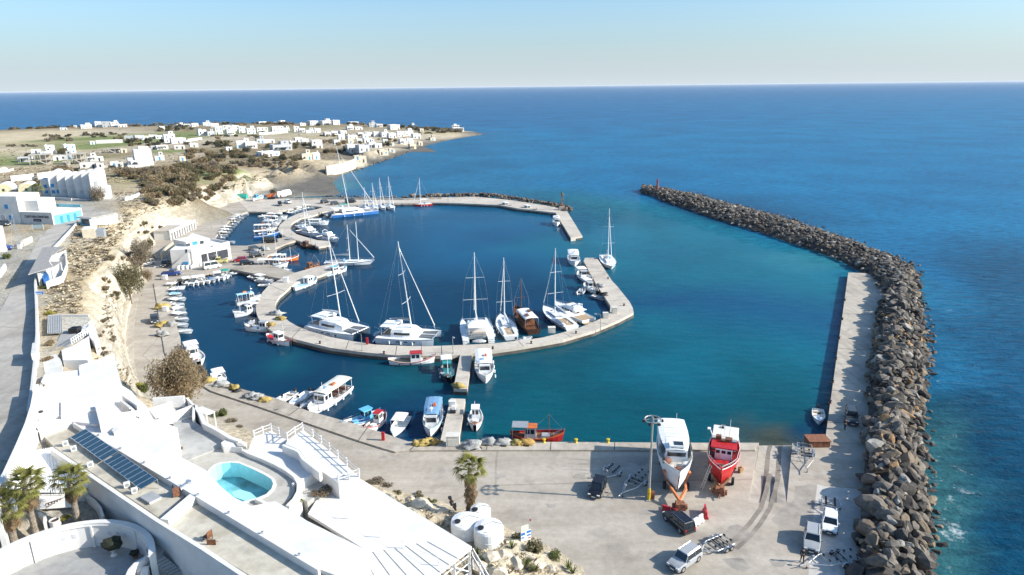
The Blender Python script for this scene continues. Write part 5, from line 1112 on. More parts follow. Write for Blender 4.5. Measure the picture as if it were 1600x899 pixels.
# ------------------------------------------------------------------ boats on the hard
def sp_hauled(L, B, F, Fb, hm, dm, sm, bot, cabs, extras):
    pr, st = hull_parts(L, B, F+1.3, Fb+1.3, .35, .72, False, .65, hm, dm, sm, 12, bot, .1, .62)
    pr.append(S('keel', MB().box(-L*.05, 0, -.7, L*.75, .25, .6), bot))
    return pr+cabs+extras
def place_on_hard(name, label, stern, bow, parts_fn, z=2.3):
    a, b = P(*stern, z+2.2), P(*bow, z+2.2); c = (a+b)/2; d = b-a
    return thing(name, label, 'boat', (c.x, c.y, z), math.atan2(d.y, d.x), parts_fn(d.length)), d.length, math.atan2(d.y, d.x), c
def white_boat(L):
    B = L*.36; F = 1.0; zt = F+1.3
    cab = house(-L*.10, L*.17, B*.66, zt-.65, 2.25, white, 3, .92, wz=.52, wh=.28)
    roof = MB(); rings = []
    for k in range(6):
        x = -L*.495+L*.69*k/5; w = B*(.80, .84, .86, .84, .76, .58)[k]
        rings.append([(x, w/2, zt+1.62), (x, w*.3, zt+1.74), (x, 0, zt+1.77), (x, -w*.3, zt+1.74), (x, -w/2, zt+1.62), (x, -w*.3, zt+1.62), (x, 0, zt+1.65), (x, w*.3, zt+1.62)])
    ex = [S('upper_deck', roof.loft(rings), white)]
    sd = MB()
    for s in (-1, 1): sd.loft([[(-L*.49, s*B*.40, zt-.3), (-L*.49, s*B*.41, zt+1.62)], [(-L*.2, s*B*.455, zt-.3), (-L*.2, s*B*.43, zt+1.62)], [(L*.06, s*B*.46, zt-.2), (L*.06, s*B*.43, zt+1.62)]], False, False)
    ex.append(S('side_panel', sd, white))
    for s in (-1, 1): ex.append(S('window', MB().box(L*.02, s*B*.462, zt+.5, .9, .05, .7), glass))
    ex.append(S('wheelhouse', MB().box(L*.12, 0, zt+1.2, L*.12, B*.46, .9, 0, .86, .9), white, [S('windscreen', MB().box(L*.178, 0, zt+1.5, .05, B*.36, .36, 0, 1, .9, -.05), glass), S('solar_panel', MB().box(L*.12, .25, zt+2.11, .95, 1.15, .05), glass)]))
    fr = MB()
    for x in (-L*.12, L*.0, L*.08):
        for s in (-1, 1): fr.tube((x, s*B*.3, zt+1.7), (x, s*B*.3, zt+2.75), .03, n=4)
        fr.tube((x, -B*.3, zt+2.75), (x, B*.3, zt+2.75), .03, n=4)
    ex.append(S('awning_frame', fr, alu)); ex.append(S('mast', MB().tube((-L*.2, .3, zt+1.6), (-L*.2, .3, zt+4.4), .05, .025), mastw)); ex.append(S('antenna', MB().tube((L*.02, -B*.35, zt+1.6), (L*.02, -B*.35, zt+4.), .025, n=4), mastw)); ex.append(S('antenna', MB().tube((-L*.1, -B*.38, zt+1.6), (-L*.1, -B*.38, zt+3.4), .025, n=4), mastw))
    for s in (-1, 1): ex.append(railing([(L*.49, s*.08, zt+.9), (L*.36, s*B*.24, zt+.7), (L*.2, s*B*.42, zt+.4), (L*.06, s*B*.49, zt+.15)], .7, alu, step=.9))
    ex.append(S('rope_coil', MB().lathe([(.25, zt-.1), (.5, zt-.05), (.5, zt+.2), (.25, zt+.25)], L*.24, B*.26, 9), rope)); ex.append(S('net_drum', MB().lathe([(.1, zt-.1), (.55, zt), (.6, zt+.4), (.3, zt+.6), (.05, zt+.62)], L*.22, -B*.28, 9), rust)); ex.append(S('windlass', MB().box(L*.36, 0, zt-.1, .6, .5, .55).tube((L*.36, -.5, zt+.3), (L*.36, .5, zt+.3), .14), rust))
    ex.append(S('anchor', MB().tube((L*.42, 0, zt+.2), (L*.46, 0, zt+.9), .06, n=5).tube((L*.455, -.35, zt+.85), (L*.455, .35, zt+.85), .05, n=5), rust))
    return sp_hauled(L, B, F, F*1.9, white, cream, white, white, [cab], ex)
def red_boat(L):
    B = L*.37; F = .8; zt = F+1.3
    cab = S('cabin', MB().box(-L*.0, 0, zt-.65, L*.2, B*.52, 1.75, 0, .95, .95), white, [S('window', MB().box(L*.1-.03, y, zt+.42, .06, .5, .42), glass) for y in (-.72, 0, .72)]+[S('door_frame', MB().box(L*.1-.01, -B*.16, zt-.6, .05, .6, 1.), cream)])
    ex = [S('cabin_roof', MB().box(-L*.01, 0, zt+1.08, L*.22, B*.80, .14), red), S('shelter', MB().box(-L*.31, 0, zt-.6, L*.3, B*.78, 1.72, 0, 1, .96), white, []), S('shelter_roof', MB().box(-L*.31, 0, zt+1.125, L*.34, B*.82, .1, 0, .96, .96), cream, [S('roof_hatch', MB().box(-L*.42, -.5, zt+1.23, .45, .5, .12), black)])]
    ex.append(S('roof_gear', MB().box(-L*.1, .5, zt+1.23, .8, .9, .35).box(-L*.12, -.8, zt+1.23, .6, .7, .5).box(-L*.06, -.2, zt+1.23, .4, .6, .25), wood)); ex.append(S('fish_crate', MB().box(-L*.09, 1.2, zt+1.23, .6, .8, .2), cvg))
    ex.append(S('mast', MB().tube((-L*.2, .55, zt+1.1), (-L*.2, .55, zt+3.8), .05, .03), mastw)); ex.append(S('ladder_frame', MB().path([(-L*.2, -.1, zt+1.2), (-L*.2, -.1, zt+2.9), (-L*.2, -.6, zt+2.9), (-L*.2, -.6, zt+1.2)], .035, 4).tube((-L*.2, -.1, zt+2.3), (-L*.2, -.6, zt+2.3), .03, n=4), alu))
    for s in (-1, 1): ex.append(railing([(L*.49, s*.08, zt+.75), (L*.36, s*B*.25, zt+.6), (L*.2, s*B*.42, zt+.35), (-L*.12, s*B*.49, zt+.05), (-L*.45, s*B*.4, zt)], .3, white, step=.9))
    ex.append(S('winch', MB().box(L*.28, 0, zt-.62, .5, .6, .5).tube((L*.28, -.6, zt-.1), (L*.28, .6, zt-.1), .16), rust)); ex.append(S('crate', MB().box(L*.05, -B*.36, zt-.64, .8, .5, .7), dwood)); ex.append(S('antenna_arm', MB().tube((-L*.2, -B*.4, zt+1.1), (-L*.22, -B*.5, zt+2.), .05).box(-L*.22, -B*.52, zt+1.9, .5, .4, .12), white))
    ex.append(S('propeller', MB().box(-L*.44, 0, -.2, .1, .9, .15).box(-L*.44, 0, -.55, .1, .15, .9), rust))
    return sp_hauled(L, B, F, F*1.9, red, red, white, rust, [cab], ex)
wb, wl, wrz, wc_ = place_on_hard('hauled_fishing_boat', 'large white fishing boat hauled out on an orange cradle in the yard', (1047,672), (1062,748), white_boat)
rb, rl, rrz, rc_ = place_on_hard('hauled_fishing_boat', 'red hulled fishing boat hauled out beside the white one', (1134,676), (1127,740), red_boat)
def cradle(c, rz, L, lab, m):
    f = MB(); pr = []
    for s in (-1, 1): f.tube((-L*.3, s*1.15, 1.05), (L*.3, s*1.15, 1.05), .14, n=6).tube((L*.3, s*1.15, 1.05), (L*.52, s*.9, 1.6), .14, n=6).tube((L*.52, s*.9, 1.6), (L*.66, 0, .95), .22, n=6)
    for x in (-L*.25, L*.05, L*.28): f.tube((x, -1.15, 1.05), (x, 1.15, 1.05), .12, n=6)
    pr.append(S('frame', f, m))
    for x in (-L*.22, L*.3):
        for s in (-1, 1): pr.append(S('wheel', MB().tube((x, s*1.45-.18, .5), (x, s*1.45+.18, .5), .5, n=12), tyre_m)); pr.append(S('support_arm', MB().tube((x, s*1.15, 1.05), (x, s*1.6, 2.4), .1, n=5).box(x, s*1.6, 2.35, .5, .3, .25), m))
    pr.append(S('engine_unit', MB().box(L*.72, 0, .4, 1.3, 1.3, .7, 0, .8, .8).tube((L*.7, -.9, .45), (L*.7, .9, .45), .35, n=8).box(L*.8, .2, 1.1, .5, .5, .5), rust)); pr.append(S('drawbar', MB().tube((L*.78, 0, .5), (L*.9, .1, .4), .08), rust))
    thing('boat_cradle', lab, 'boat cradle', (c.x, c.y, 1.21), rz, pr, 'wheeled cradles under the hauled boats')
opaint = mat('cradle_orange', (.62, .19, .06), .55, var=.2)
cradle(wc_, wrz, wl*.9, 'orange wheeled cradle under the white fishing boat', opaint)
cradle(rc_, rrz, rl*.66, 'rusty wheeled cradle under the red fishing boat', rust)
timber = mat('timber', (.42, .27, .14), .8, var=.3, scale=3)
lad = MB(); a = Vector((-.25, 0, 0)); 
for s in (-.22, .22): lad.tube((s, 0, 0), (s, 1.1, 3.4), .04, n=4)
for k in range(9): lad.tube((-.22, .12*k+.1, .37*k+.3), (.22, .12*k+.1, .37*k+.3), .025, n=4)
p = P(1096,765,1.22); solo('ladder', lad.mesh('ladder'), alu, p, R(-75), 'metal ladder leaning against the red hauled boat', 'ladder')
for x, y, s, lb in [(1116,768,1.0,'wooden block beside the cradle of the red boat'),(1157,738,.8,'brown wooden block right of the red boat')]:
    q = P(x, y, 1.22); solo('timber_block', MB().box(0, 0, 0, .7*s, .6*s, .9*s, .4).box(.1, .05, .9*s, .5*s, .5*s, .15*s, .7).mesh('timber_block'), timber, q, 0, lb, 'wood block')
# red and white plastic barriers
def sp_barrier(m):
    b = MB(); b.loft([[(x, -.3, 0), (x, -.28, .2), (x, -.12, .45), (x, -.1, .95), (x, .1, .95), (x, .12, .45), (x, .28, .2), (x, .3, 0)] for x in (-.9, .9)])
    return [S('shell', b, m), S('fork_slot', MB().box(-.4, 0, -.01, .3, .62, .12), black), S('fork_slot', MB().box(.4, 0, -.01, .3, .62, .12), black), S('filler_cap', MB().lathe([(.01, 1.0), (.09, 1.0), (.09, .94)], 0, 0, 8), black)]
plr = mat('plastic_red', (.55, .03, .04), .45, var=.12); plw = mat('plastic_white', (.75, .74, .72), .45, var=.1)
for x, y, m, rz, lb in [(1046,803,plr,R(-35),'red plastic barrier left of the cradle engine'),(1102,805,plr,R(80),'red plastic barrier right of the cradle engine'),(1090,818,plw,R(40),'white plastic barrier beside the black car')]:
    thing('road_barrier', lb, 'barrier', P(x, y, 1.22), rz, sp_barrier(m), 'plastic barriers in the yard')
# ------------------------------------------------------------------ light mast, lamps, bollards, small quay furniture
steel = mat('mast_steel', (.34, .335, .32), .5, metal=.3, var=.15); yel = mat('paint_yellow', (.60, .42, .03), .5, var=.25)
b = P(1013.5,781,1.22); hm_ = mast_h(b.x, b.y, 652)-1.22
ring = MB(); ring.path([(1.0*math.cos(k*.5236), 1.0*math.sin(k*.5236), hm_-.3) for k in range(13)], .08, 5)
for k in range(4): ring.tube((0, 0, hm_-.25), (1.15*math.cos(k*1.571), 1.15*math.sin(k*1.571), hm_-.3), .05, n=4)
fl = [S('floodlight', MB().box(1.1*math.cos(k*1.047), 1.1*math.sin(k*1.047), hm_-.62, .36, .26, .26, k*1.047), black, [S('lens', MB().box(1.1*math.cos(k*1.047), 1.1*math.sin(k*1.047), hm_-.64, .3, .22, .02, k*1.047), lamp_m)]) for k in range(6)]
thing('light_mast', 'tall steel light mast with ring of floodlights and yellow foot in the yard', 'lamp post', b, 0, [S('pole', MB().tube((0, 0, .9), (0, 0, hm_), .17, .10, 10), steel), S('yellow_sleeve', MB().tube((0, 0, 0), (0, 0, 1.7), .22, .2, 10), yel), S('base_plate', MB().box(0, 0, 0, .8, .8, .06), steel), S('fuse_box', MB().box(.5, .25, 0, .5, .4, 1.), rust), S('lamp_ring', ring, steel)]+fl)
@cached
def sp_lamp(h):
    return [S('pole', MB().tube((0, 0, 0), (0, 0, h), .07, .045, 6), steel), S('arm', MB().tube((0, 0, h), (.9, 0, h+.15), .035, n=5), steel), S('lamp_head', MB().box(1.05, 0, h+.08, .6, .24, .12, 0, .8, .7), greyh, [S('lens', MB().box(1.05, 0, h+.065, .45, .18, .015), lamp_m)]), S('base_plate', MB().box(0, 0, 0, .35, .35, .05), steel)]
lampspots = [((566,548),(566,535),'left of the middle catamaran'),((708,552),(708,535),'by the finger pier'),((938,516),(938,495),'near the right end of the ring pier'),((498,642),(498,634),'on the diagonal south quay'),((456,367),(456,350),'on the curved pier'),((251,436),(251,424),'by the blue pickup'),((347,349),(347,341),'on the north west quay road'),((331,357),(331,346),'beside the packed row of boats'),((477,316),(477,302),'on the north pier by the beach'),((461,317),(461,300),'on the north quay, left one by the beach')]
for (bx, by), (tx, ty), lb in lampspots:
    q = P(bx, by, 1.25); h = max(3.5, min(7, mast_h(q.x, q.y, ty-4)-1.2)); thing('street_lamp', 'slim grey street lamp '+lb, 'street lamp', q, rnd.uniform(0, 6), sp_lamp(round(h*2)/2), 'street lamps of the harbour')
@cached
def sp_bollard():
    return [S('post', MB().lathe([(.2, 0), (.17, .1), (.14, .35), (.24, .42), (.24, .5), (.05, .55)], 0, 0, 9), black), S('foot', MB().lathe([(.3, 0), (.3, .04), (.01, .04)], 0, 0, 9), rust)]
for k, (x, y) in enumerate([(1120,690.9),(1060,690.9),(950,690.2),(900,690.2),(850,690)]):
    solo('mooring_bollard', CACHE.setdefault('ybol', MB().lathe([(.26, 0), (.2, .1), (.17, .4), (.28, .48), (.26, .58), (.03, .62)], 0, 0, 9).mesh('bollard')), yel, P(x, y+1.5, 1.45), 0, 'yellow mooring bollard on the south quay edge, '+ORD[k]+' from the slipway', 'bollard', 'yellow bollards along the south quay')
for k, (x, y) in enumerate([(1320,470),(1316,500),(1311,530),(1306,562),(1301,598),(1297,630)]):
    thing('mooring_bollard', 'black mooring bollard on the east quay edge, '+ORD[k]+' from the far end', 'bollard', P(x, y, 1.22), 0, sp_bollard(), 'black bollards along the east quay')
for k, (x, y) in enumerate([(600,553),(655,554.5),(770,545.5),(830,537),(900,521),(975,478),(950,436),(420,512),(500,537)]):
    thing('mooring_bollard', 'black mooring bollard on the ring pier, '+['below the middle catamaran', 'right of the middle catamaran', 'behind the stern to catamaran', 'behind the gulet', 'behind the white yacht', 'at the outer corner', 'on the right arm', 'by the red and white boat', 'left of the first catamaran'][k], 'bollard', P(x, y, 1.23), 0, sp_bollard(), 'black bollards on the ring pier')
# service boxes
cb = mat('cabinet_beige', (.62, .58, .50), .7, var=.1)
for x, y, sx, sz, m, lb, z in [(708,695,1.9,1.6,cb,'pale concrete service cabinet at the foot of the short pier',1.45),(599,688,.45,1.2,red,'small red pump post on the south quay',1.45),(574,538,.45,1.3,red,'small red pump post on the ring pier between the catamarans',1.25),(862,520,1.5,1.2,cb,'beige box between the gulet and the yacht on the ring pier',1.25),(946,497,1.2,1.2,cb,'beige service box left of two in the ring corner',1.25),(960,489,1.2,1.3,cb,'beige service box right of two in the ring corner',1.25),(447,441,1.3,1.3,plw,'white kiosk box where the arm road meets the ring pier',1.25),(707,634,1.1,.8,plw,'white box at the head of the short pier',1.26),(258,437,1.2,1.2,plw,'white box beside the blue pickup',1.25),(259,486,1.2,1.0,plw,'white box beside the upper yellow net heap',1.4),(1276,694,2.9,.9,rust,'rusty brown steel box at the quay corner right of the slipway',1.22)]:
    q = P(x, y, z); thing('service_cabinet', lb, 'cabinet', q, 0, [S('body', MB().box(0, 0, 0, sx, sx*.7, sz), m), S('lid', MB().box(0, 0, sz, sx*1.06, sx*.76, .08), m), S('door', MB().box(0, -sx*.35-.01, .12, sx*.7, .03, sz*.7), m)])
gq = P(709,643,1.26); thing('outboard_cart', 'white motor and black box on a cart on the short pier', 'cart', gq, 0, [S('tray', MB().box(0, 0, .2, 1.2, .8, .12), galv), S('engine', MB().box(0, .1, .32, .7, .55, .6, 0, .8, .8), white), S('crate', MB().box(-.1, -.55, .02, .9, .5, .4), black)])
for k, (px, py, h) in enumerate([(442,372,3.2),(414,396,9.),(432,395,8.5)]):
    q = P(px, py, 1.25); thing('flag_pole', ['thin pole with wires on the curved pier landing','tall bare pole left of the orange fishing boat','second bare pole behind the orange fishing boat'][k], 'pole', q, 0, [S('pole', MB().tube((0, 0, 0), (0, 0, h), .07, .04), mastw), S('base', MB().box(0, 0, 0, .3, .3, .1), steel)])
# beacons
bcn = P(878,327,1.5)
lat = MB(); hb = 6.5
for s in range(4):
    a0, a1 = s*1.571+.4, (s+1)*1.571+.4
    lat.tube((.9*math.cos(a0), .9*math.sin(a0), 0), (.35*math.cos(a0), .35*math.sin(a0), hb-1.5), .07, n=4)
    for k in range(3): f = 1-k*.2; lat.tube((.85*f*math.cos(a0), .85*f*math.sin(a0), k*1.6+.3), (.85*(f-.2)*math.cos(a1), .85*(f-.2)*math.sin(a1), k*1.6+1.9), .035, n=3)
grn = mat('beacon_green', (.05, .16, .08), .6, var=.2); stone = mat('stone_block', (.36, .28, .22), .9, var=.25, bump=.5)
thing('harbour_beacon', 'lattice light beacon on a stone base at the north pier corner', 'beacon', bcn, 0, [S('stone_base', MB().box(0, 0, -.5, 3., 3., 1.6, 0, .7, .7), stone), S('lattice', MB().add([(x, y, z+1.1) for x, y, z in lat.v], lat.f), rust), S('platform', MB().lathe([(1.1, hb-.4), (1.1, hb-.25), (.01, hb-.25)], 0, 0, 8), rust), S('lantern', MB().lathe([(.35, hb-.25), (.35, hb+.5), (.42, hb+.55), (.02, hb+.95)], 0, 0, 8), grn)])
bc2 = P(1027,294.5,3.4)
thing('harbour_beacon', 'slim dark red light beacon at the tip of the breakwater', 'beacon', bc2, 0, [S('column', MB().tube((0, 0, -.6), (0, 0, 3.6), .5, .38, 8), dred), S('gallery', MB().lathe([(.75, 3.5), (.75, 3.7), (.01, 3.7)], 0, 0, 8), dred), S('lantern', MB().lathe([(.3, 3.7), (.3, 4.4), (.02, 4.8)], 0, 0, 8), dred), S('ladder', MB().tube((.55, -.15, -.4), (.42, -.15, 3.5), .03, n=3).tube((.55, .15, -.4), (.42, .15, 3.5), .03, n=3), steel)])
# ------------------------------------------------------------------ people (skin modifier bodies)
skin = mat('skin', (.45, .27, .19), .6, var=.06); cloth_k = mat('cloth_black', (.02, .02, .022), .9, var=.2); cloth_j = mat('cloth_denim', (.04, .05, .08), .9, var=.2); hair_m = mat('hair_dark', (.03, .02, .015), .7, var=.2)
def skinned(name, pts, edges, radii, m, parent):
    me = bpy.data.meshes.new(name); me.from_pydata(pts, edges, []); me.materials.append(m); o = bpy.data.objects.new(name, me); C.objects.link(o); o.parent = parent
    sk = o.modifiers.new('skin', 'SKIN'); sk.use_smooth_shade = True
    for v, r in zip(me.skin_vertices[0].data, radii): v.radius = (r, r) if not isinstance(r, tuple) else r
    me.skin_vertices[0].data[0].use_root = True
    o.modifiers.new('sub', 'SUBSURF').levels = 1; o.modifiers['sub'].render_levels = 1
    return o
def person(label, loc, rz, leg, top, stride=.12, arm=.12):
    r = thing('person', label, 'person', loc, rz, (), None)
    pts = [(0, 0, .95), (0, 0, 1.15), (.01, 0, 1.36), (.02, 0, 1.5), (.04, 0, 1.63), (.03, 0, 1.74)]; ed = [(0, 1), (1, 2), (2, 3), (3, 4), (4, 5)]; rd = [(.13, .1), (.12, .095), (.14, .1), .05, (.085, .1), .075]
    for s in (-1, 1):
        n = len(pts); pts += [(s*.0+0, s*.1, .88), (stride*s*.6+.03, s*.11, .5), (stride*s*1.1-.02, s*.11, .08), (stride*s*1.1+.14, s*.12, .04)]; ed += [(0, n), (n, n+1), (n+1, n+2), (n+2, n+3)]; rd += [.085, .06, .042, .035]
        n = len(pts); pts += [(0, s*.2, 1.4), (-arm*s*.4-.02, s*.25, 1.12), (arm*s*.5+.06, s*.25, .9), (arm*s*.8+.09, s*.24, .8)]; ed += [(2, n), (n, n+1), (n+1, n+2), (n+2, n+3)]; rd += [.055, .043, .034, .032]
        h = len(pts)-1
        for k in range(4): pts.append((arm*s*.8+.10+.012*k, s*(.222+.014*k), .71+.006*abs(k-1.5))); ed.append((h, len(pts)-1)); rd.append(.009)
        pts.append((arm*s*.8+.13, s*.21, .77)); ed.append((h, len(pts)-1)); rd.append(.01)
    skinned('body', pts, ed, rd, skin, r)
    jp = [(0, 0, .93), (0, 0, 1.15), (.01, 0, 1.36), (.015, 0, 1.45)]; je = [(0, 1), (1, 2), (2, 3)]; jr = [(.15, .12), (.145, .115), (.16, .12), .075]
    for s in (-1, 1): n = len(jp); jp += [(0, s*.2, 1.4), (-arm*s*.4-.02, s*.25, 1.12), (arm*s*.5+.05, s*.25, .91)]; je += [(2, n), (n, n+1), (n+1, n+2)]; jr += [.075, .06, .05]
    skinned('jacket', jp, je, jr, top, r)
    tp = [(0, 0, .96)]; te = []; tr_ = [(.15, .12)]
    for s in (-1, 1): n = len(tp); tp += [(0, s*.1, .86), (stride*s*.6+.03, s*.11, .5), (stride*s*1.1-.02, s*.11, .11)]; te += [(0, n), (n, n+1), (n+1, n+2)]; tr_ += [.105, .08, .062]
    skinned('trousers', tp, te, tr_, leg, r)
    MB().blob(.015, 0, 1.70, .115, .1, .1, 2, .05, 10, 7).ob('hair', hair_m, r)
    MB().box(.135, 0, 1.63, .03, .022, .03).ob('nose', skin, r)
    for s in (-1, 1): MB().blob(stride*s*1.1+.06, s*.12, .045, .14, .055, .05, 1, .02, 8, 5).ob('shoe', cloth_k, r)
person('person in black walking across the yard beside the silver car', P(1253,878,1.22), R(-100), cloth_k, cloth_k)
person('person in dark clothes standing beside the off road car on the east quay', P(1319.5,671,1.23), R(20), cloth_j, cloth_k, .04, .06)
person('person in dark clothes standing by the door of the marina building', P(318,416,1.22), R(-120), cloth_j, cloth_k, .06)
person('person in dark clothes on the pale pier near the big blue catamaran', P(499,338,1.24), R(-60), cloth_k, cloth_j, .05)
# ------------------------------------------------------------------ the white hotel above the quay
lime = mat('limewash', (.675, .65, .61), .85, var=.08, scale=.35, bump=.08, bscale=3)
lime2 = mat('limewash_aged', (.57, .555, .52), .85, var=.07, scale=.6, bump=.1, bscale=3)
roofg = ground_mat('roof_screed', (.40, .36, .28), (.58, .54, .45), .35, stain=.35, bump=.2)
deckg = ground_mat('pool_paving', (.42, .395, .345), (.50, .475, .42), .3, stain=.2)
floorg = ground_mat('dark_screed', (.30, .30, .29), (.37, .37, .355), .3, stain=.15)
patio = ground_mat('patio_screed', (.36, .355, .33), (.47, .46, .435), .25, stain=.3)
corr = mat('corrugated_white', (.78, .78, .77), .5, var=.04); corrg = mat('corrugated_grey', (.33, .335, .33), .6, var=.1)
pooltile = mat('pool_turquoise', (.33, .72, .77), .3, var=.08, scale=2)
panelm = mat('solar_glass', (.035, .085, .12), .12, var=.15, spec=.7)
blackp = mat('black_plastic', (.02, .02, .02), .5)
class Grp:
    """a thing whose parts are given in world coordinates"""
    def __init__(s, name, label, cat, loc, group=None):
        s.o = thing(name, label, cat, loc, 0, (), group); s.l = Vector(loc)
    def part(s, name, mb, m, parent=None, smooth=False):
        pl = parent.matrix_world.translation if False else None
        off = s.l
        o = link(name, MB().add([tuple(Vector(v)-off) for v in mb.v], mb.f).mesh(name, m, smooth), parent or s.o)
        return o
    def mass(s, name, poly, z1, z0, m, parent=None): return s.part(name, MB().prism(PP(poly, z1), z0, z1), m, parent)
def wall_strip(mb, pts, z, zb, th, closed=False):
    """upright wall along photo points taken at its top level z; thickness grows to the left of travel"""
    w = [p if isinstance(p, Vector) else P(*p, z) for p in pts]
    n = len(w); out = []
    for i in range(n):
        a = w[max(0, i-1)]; b = w[min(n-1, i+1)]; d = (b-a); d.z = 0; d.normalize(); out.append(w[i]+Vector((-d.y, d.x, 0))*th)
    for i in range(n-1):
        q = [w[i], w[i+1], out[i+1], out[i]]
        mb.add([(p.x, p.y, zb) for p in q]+[(p.x, p.y, z) for p in q], [(3, 2, 1, 0), (4, 5, 6, 7), (0, 1, 5, 4), (1, 2, 6, 5), (2, 3, 7, 6), (3, 0, 4, 7)])
    return mb
H = Grp('hotel_building', 'long white hotel building with flat screed roofs, one carrying solar panels', 'hotel', P(300,800,6))
H.mass('roof_floor', [(62,675),(112,660),(296,768),(250,810),(85,699)], 12.2, 4, roofg)
H.mass('roof_floor', [(297,776),(496,888),(520,920),(450,960),(395,902),(254,815)], 12.1, 4, roofg)
par = wall_strip(MB(), [(84,700),(168,757),(250,812),(320,855),(390,901),(440,935)], 12.75, 4, -.38); H.part('front_wall', par, lime)
H.part('parapet', wall_strip(MB(), [(250,811),(299,770)], 12.8, 11, -.9), lime); H.part('parapet', wall_strip(MB(), [(58,676),(113,659)], 12.6, 11, .3), lime2)
arch = MB(); c0 = P(246,854,8.6)
fw = (P(250,812,12.7)-P(168,757,12.7)); fw.z = 0; fw.normalize(); nw = Vector((fw.y, -fw.x, 0))
f0 = P(250,812,12.75)
def onwall(s, z, o=.0): return f0+fw*s+nw*(o+.0)+Vector((0, 0, z-12.75))
def facade_panel(s0, s1, z0, z1, o, top_arch=False):
    mb = MB(); pts = [(s0, z0), (s1, z0), (s1, z1)]
    if top_arch:
        for k in range(1, 6): a = math.pi*k/6; pts.append(((s0+s1)/2+(s1-s0)/2*math.cos(a), z1+(s1-s0)/2*math.sin(a)))
    pts.append((s0, z1)); q = [onwall(a, b, o) for a, b in pts]; r = [onwall(a, b, o-.25) for a, b in pts]
    n = len(q); mb.add(q+r, [tuple(range(n-1, -1, -1)), tuple(range(n, 2*n))]+[(i, (i+1) % n, n+(i+1) % n, n+i) for i in range(n)]); return mb
H.part('arched_doorway', facade_panel(-.9, .3, 8.6, 10.7, .03, True), floorg)
H.part('buttress', facade_panel(.9, 1.35, 8., 12.3, .22), lime); H.part('buttress', facade_panel(.9, 16, 7., 9.3, .3), lime)
H.part('down_pipe', facade_panel(6.3, 6.4, 9.3, 12.2, .06), lime2)
for s_ in (2.2, 9., -4.3): H.part('wall_lamp', facade_panel(s_, s_+.16, 11.2, 11.45, .1), blackp)
H.mass('upper_terrace', [(116,661),(145,655),(200,650),(277,668),(277,711),(322,735),(345,760),(365,777),(393,791),(430,783),(455,798),(480,814),(577,862),(540,905),(500,890),(297,768)], 12.55, 3, lime)
H.part('kerb', wall_strip(MB(), [(116,660),(297,767),(500,889)], 12.85, 12, -.22), lime)
for i in range(8):
    q = P(116,660,12.85).lerp(P(500,889,12.85), .13+i*.115); H.part('spot_lamp', MB().box(q.x+.14, q.y, 12.84, .22, .2, .2), alu)
for a_, b_ in (((398,780),(436,799)), ((440,803),(478,822)), ((486,826),(517,848)), ((529,850),(573,872))):
    H.part('parapet', wall_strip(MB(), [a_, b_], 9.3, 6.5, .35), lime)
# stepped white blocks at the far end
K = Grp('guest_house', 'dazzling white flat roofed building with curved end and outside steps by the upper road', 'house', P(150,620,9))
K.mass('roof_block', [(70,585),(123,578),(123,571),(150,563),(176,553),(183,575),(190,601),(176,606),(176,628),(150,640),(60,655),(58,630)], 13.2, 3, lime)
K.mass('lower_block', [(60,656),(131,640),(176,629),(200,655),(150,663),(112,659),(62,676),(52,668)], 12.9, 3, lime)
K.mass('low_terrace', [(190,602),(206,612),(214,622),(228,634),(240,655),(276,668),(276,700),(200,690),(176,640),(177,607)], 11.6, 1, lime)
K.mass('roof_slab', [(95,628),(130,624),(133,645),(95,650)], 13.36, 12, lime); K.mass('roof_slab', [(123,573),(153,566),(155,582),(124,586)], 13.33, 12, lime)
K.part('parapet', wall_strip(MB(), [(58,632),(62,600),(70,585)], 13.5, 9, -.3), lime); K.part('parapet', wall_strip(MB(), [(123,572),(150,563),(176,553)], 13.45, 8, -.25), lime)
K.part('parapet', wall_strip(MB(), [(148,633),(156,664)], 13.6, 11, .35), lime)
for k in range(7):
    K.mass('step', [(187+4*k,626+3.*k),(191+4*k,625+3.*k),(206+3.2*k,636+3.*k),(202+3.2*k,638+3.*k)], 12.5-.13*k, 11, lime2)
K.part('stair_wall', wall_strip(MB(), [(190,618),(214,634)], 12.7, 10, .2), lime); K.part('stair_wall', wall_strip(MB(), [(179,646),(216,641)], 12.6, 10, -.2), lime)
K.mass('skylight', [(174,672),(182,665),(186,671),(178,677)], 12.9, 11, lime2)
K.mass('curved_bench', [(222,660),(232,662),(241,672),(230,681),(229,670)], 12.2, 11, lime2)
K.part('vent', MB().add([tuple(P(64,647,13.)+Vector((x, y, z))) for z in (0, .4) for x, y in ((-.2, -.2), (.2, -.2), (.2, .2), (-.2, .2))], [(4, 5, 6, 7), (0, 1, 5, 4), (1, 2, 6, 5), (2, 3, 7, 6), (3, 0, 4, 7)]), blackp)
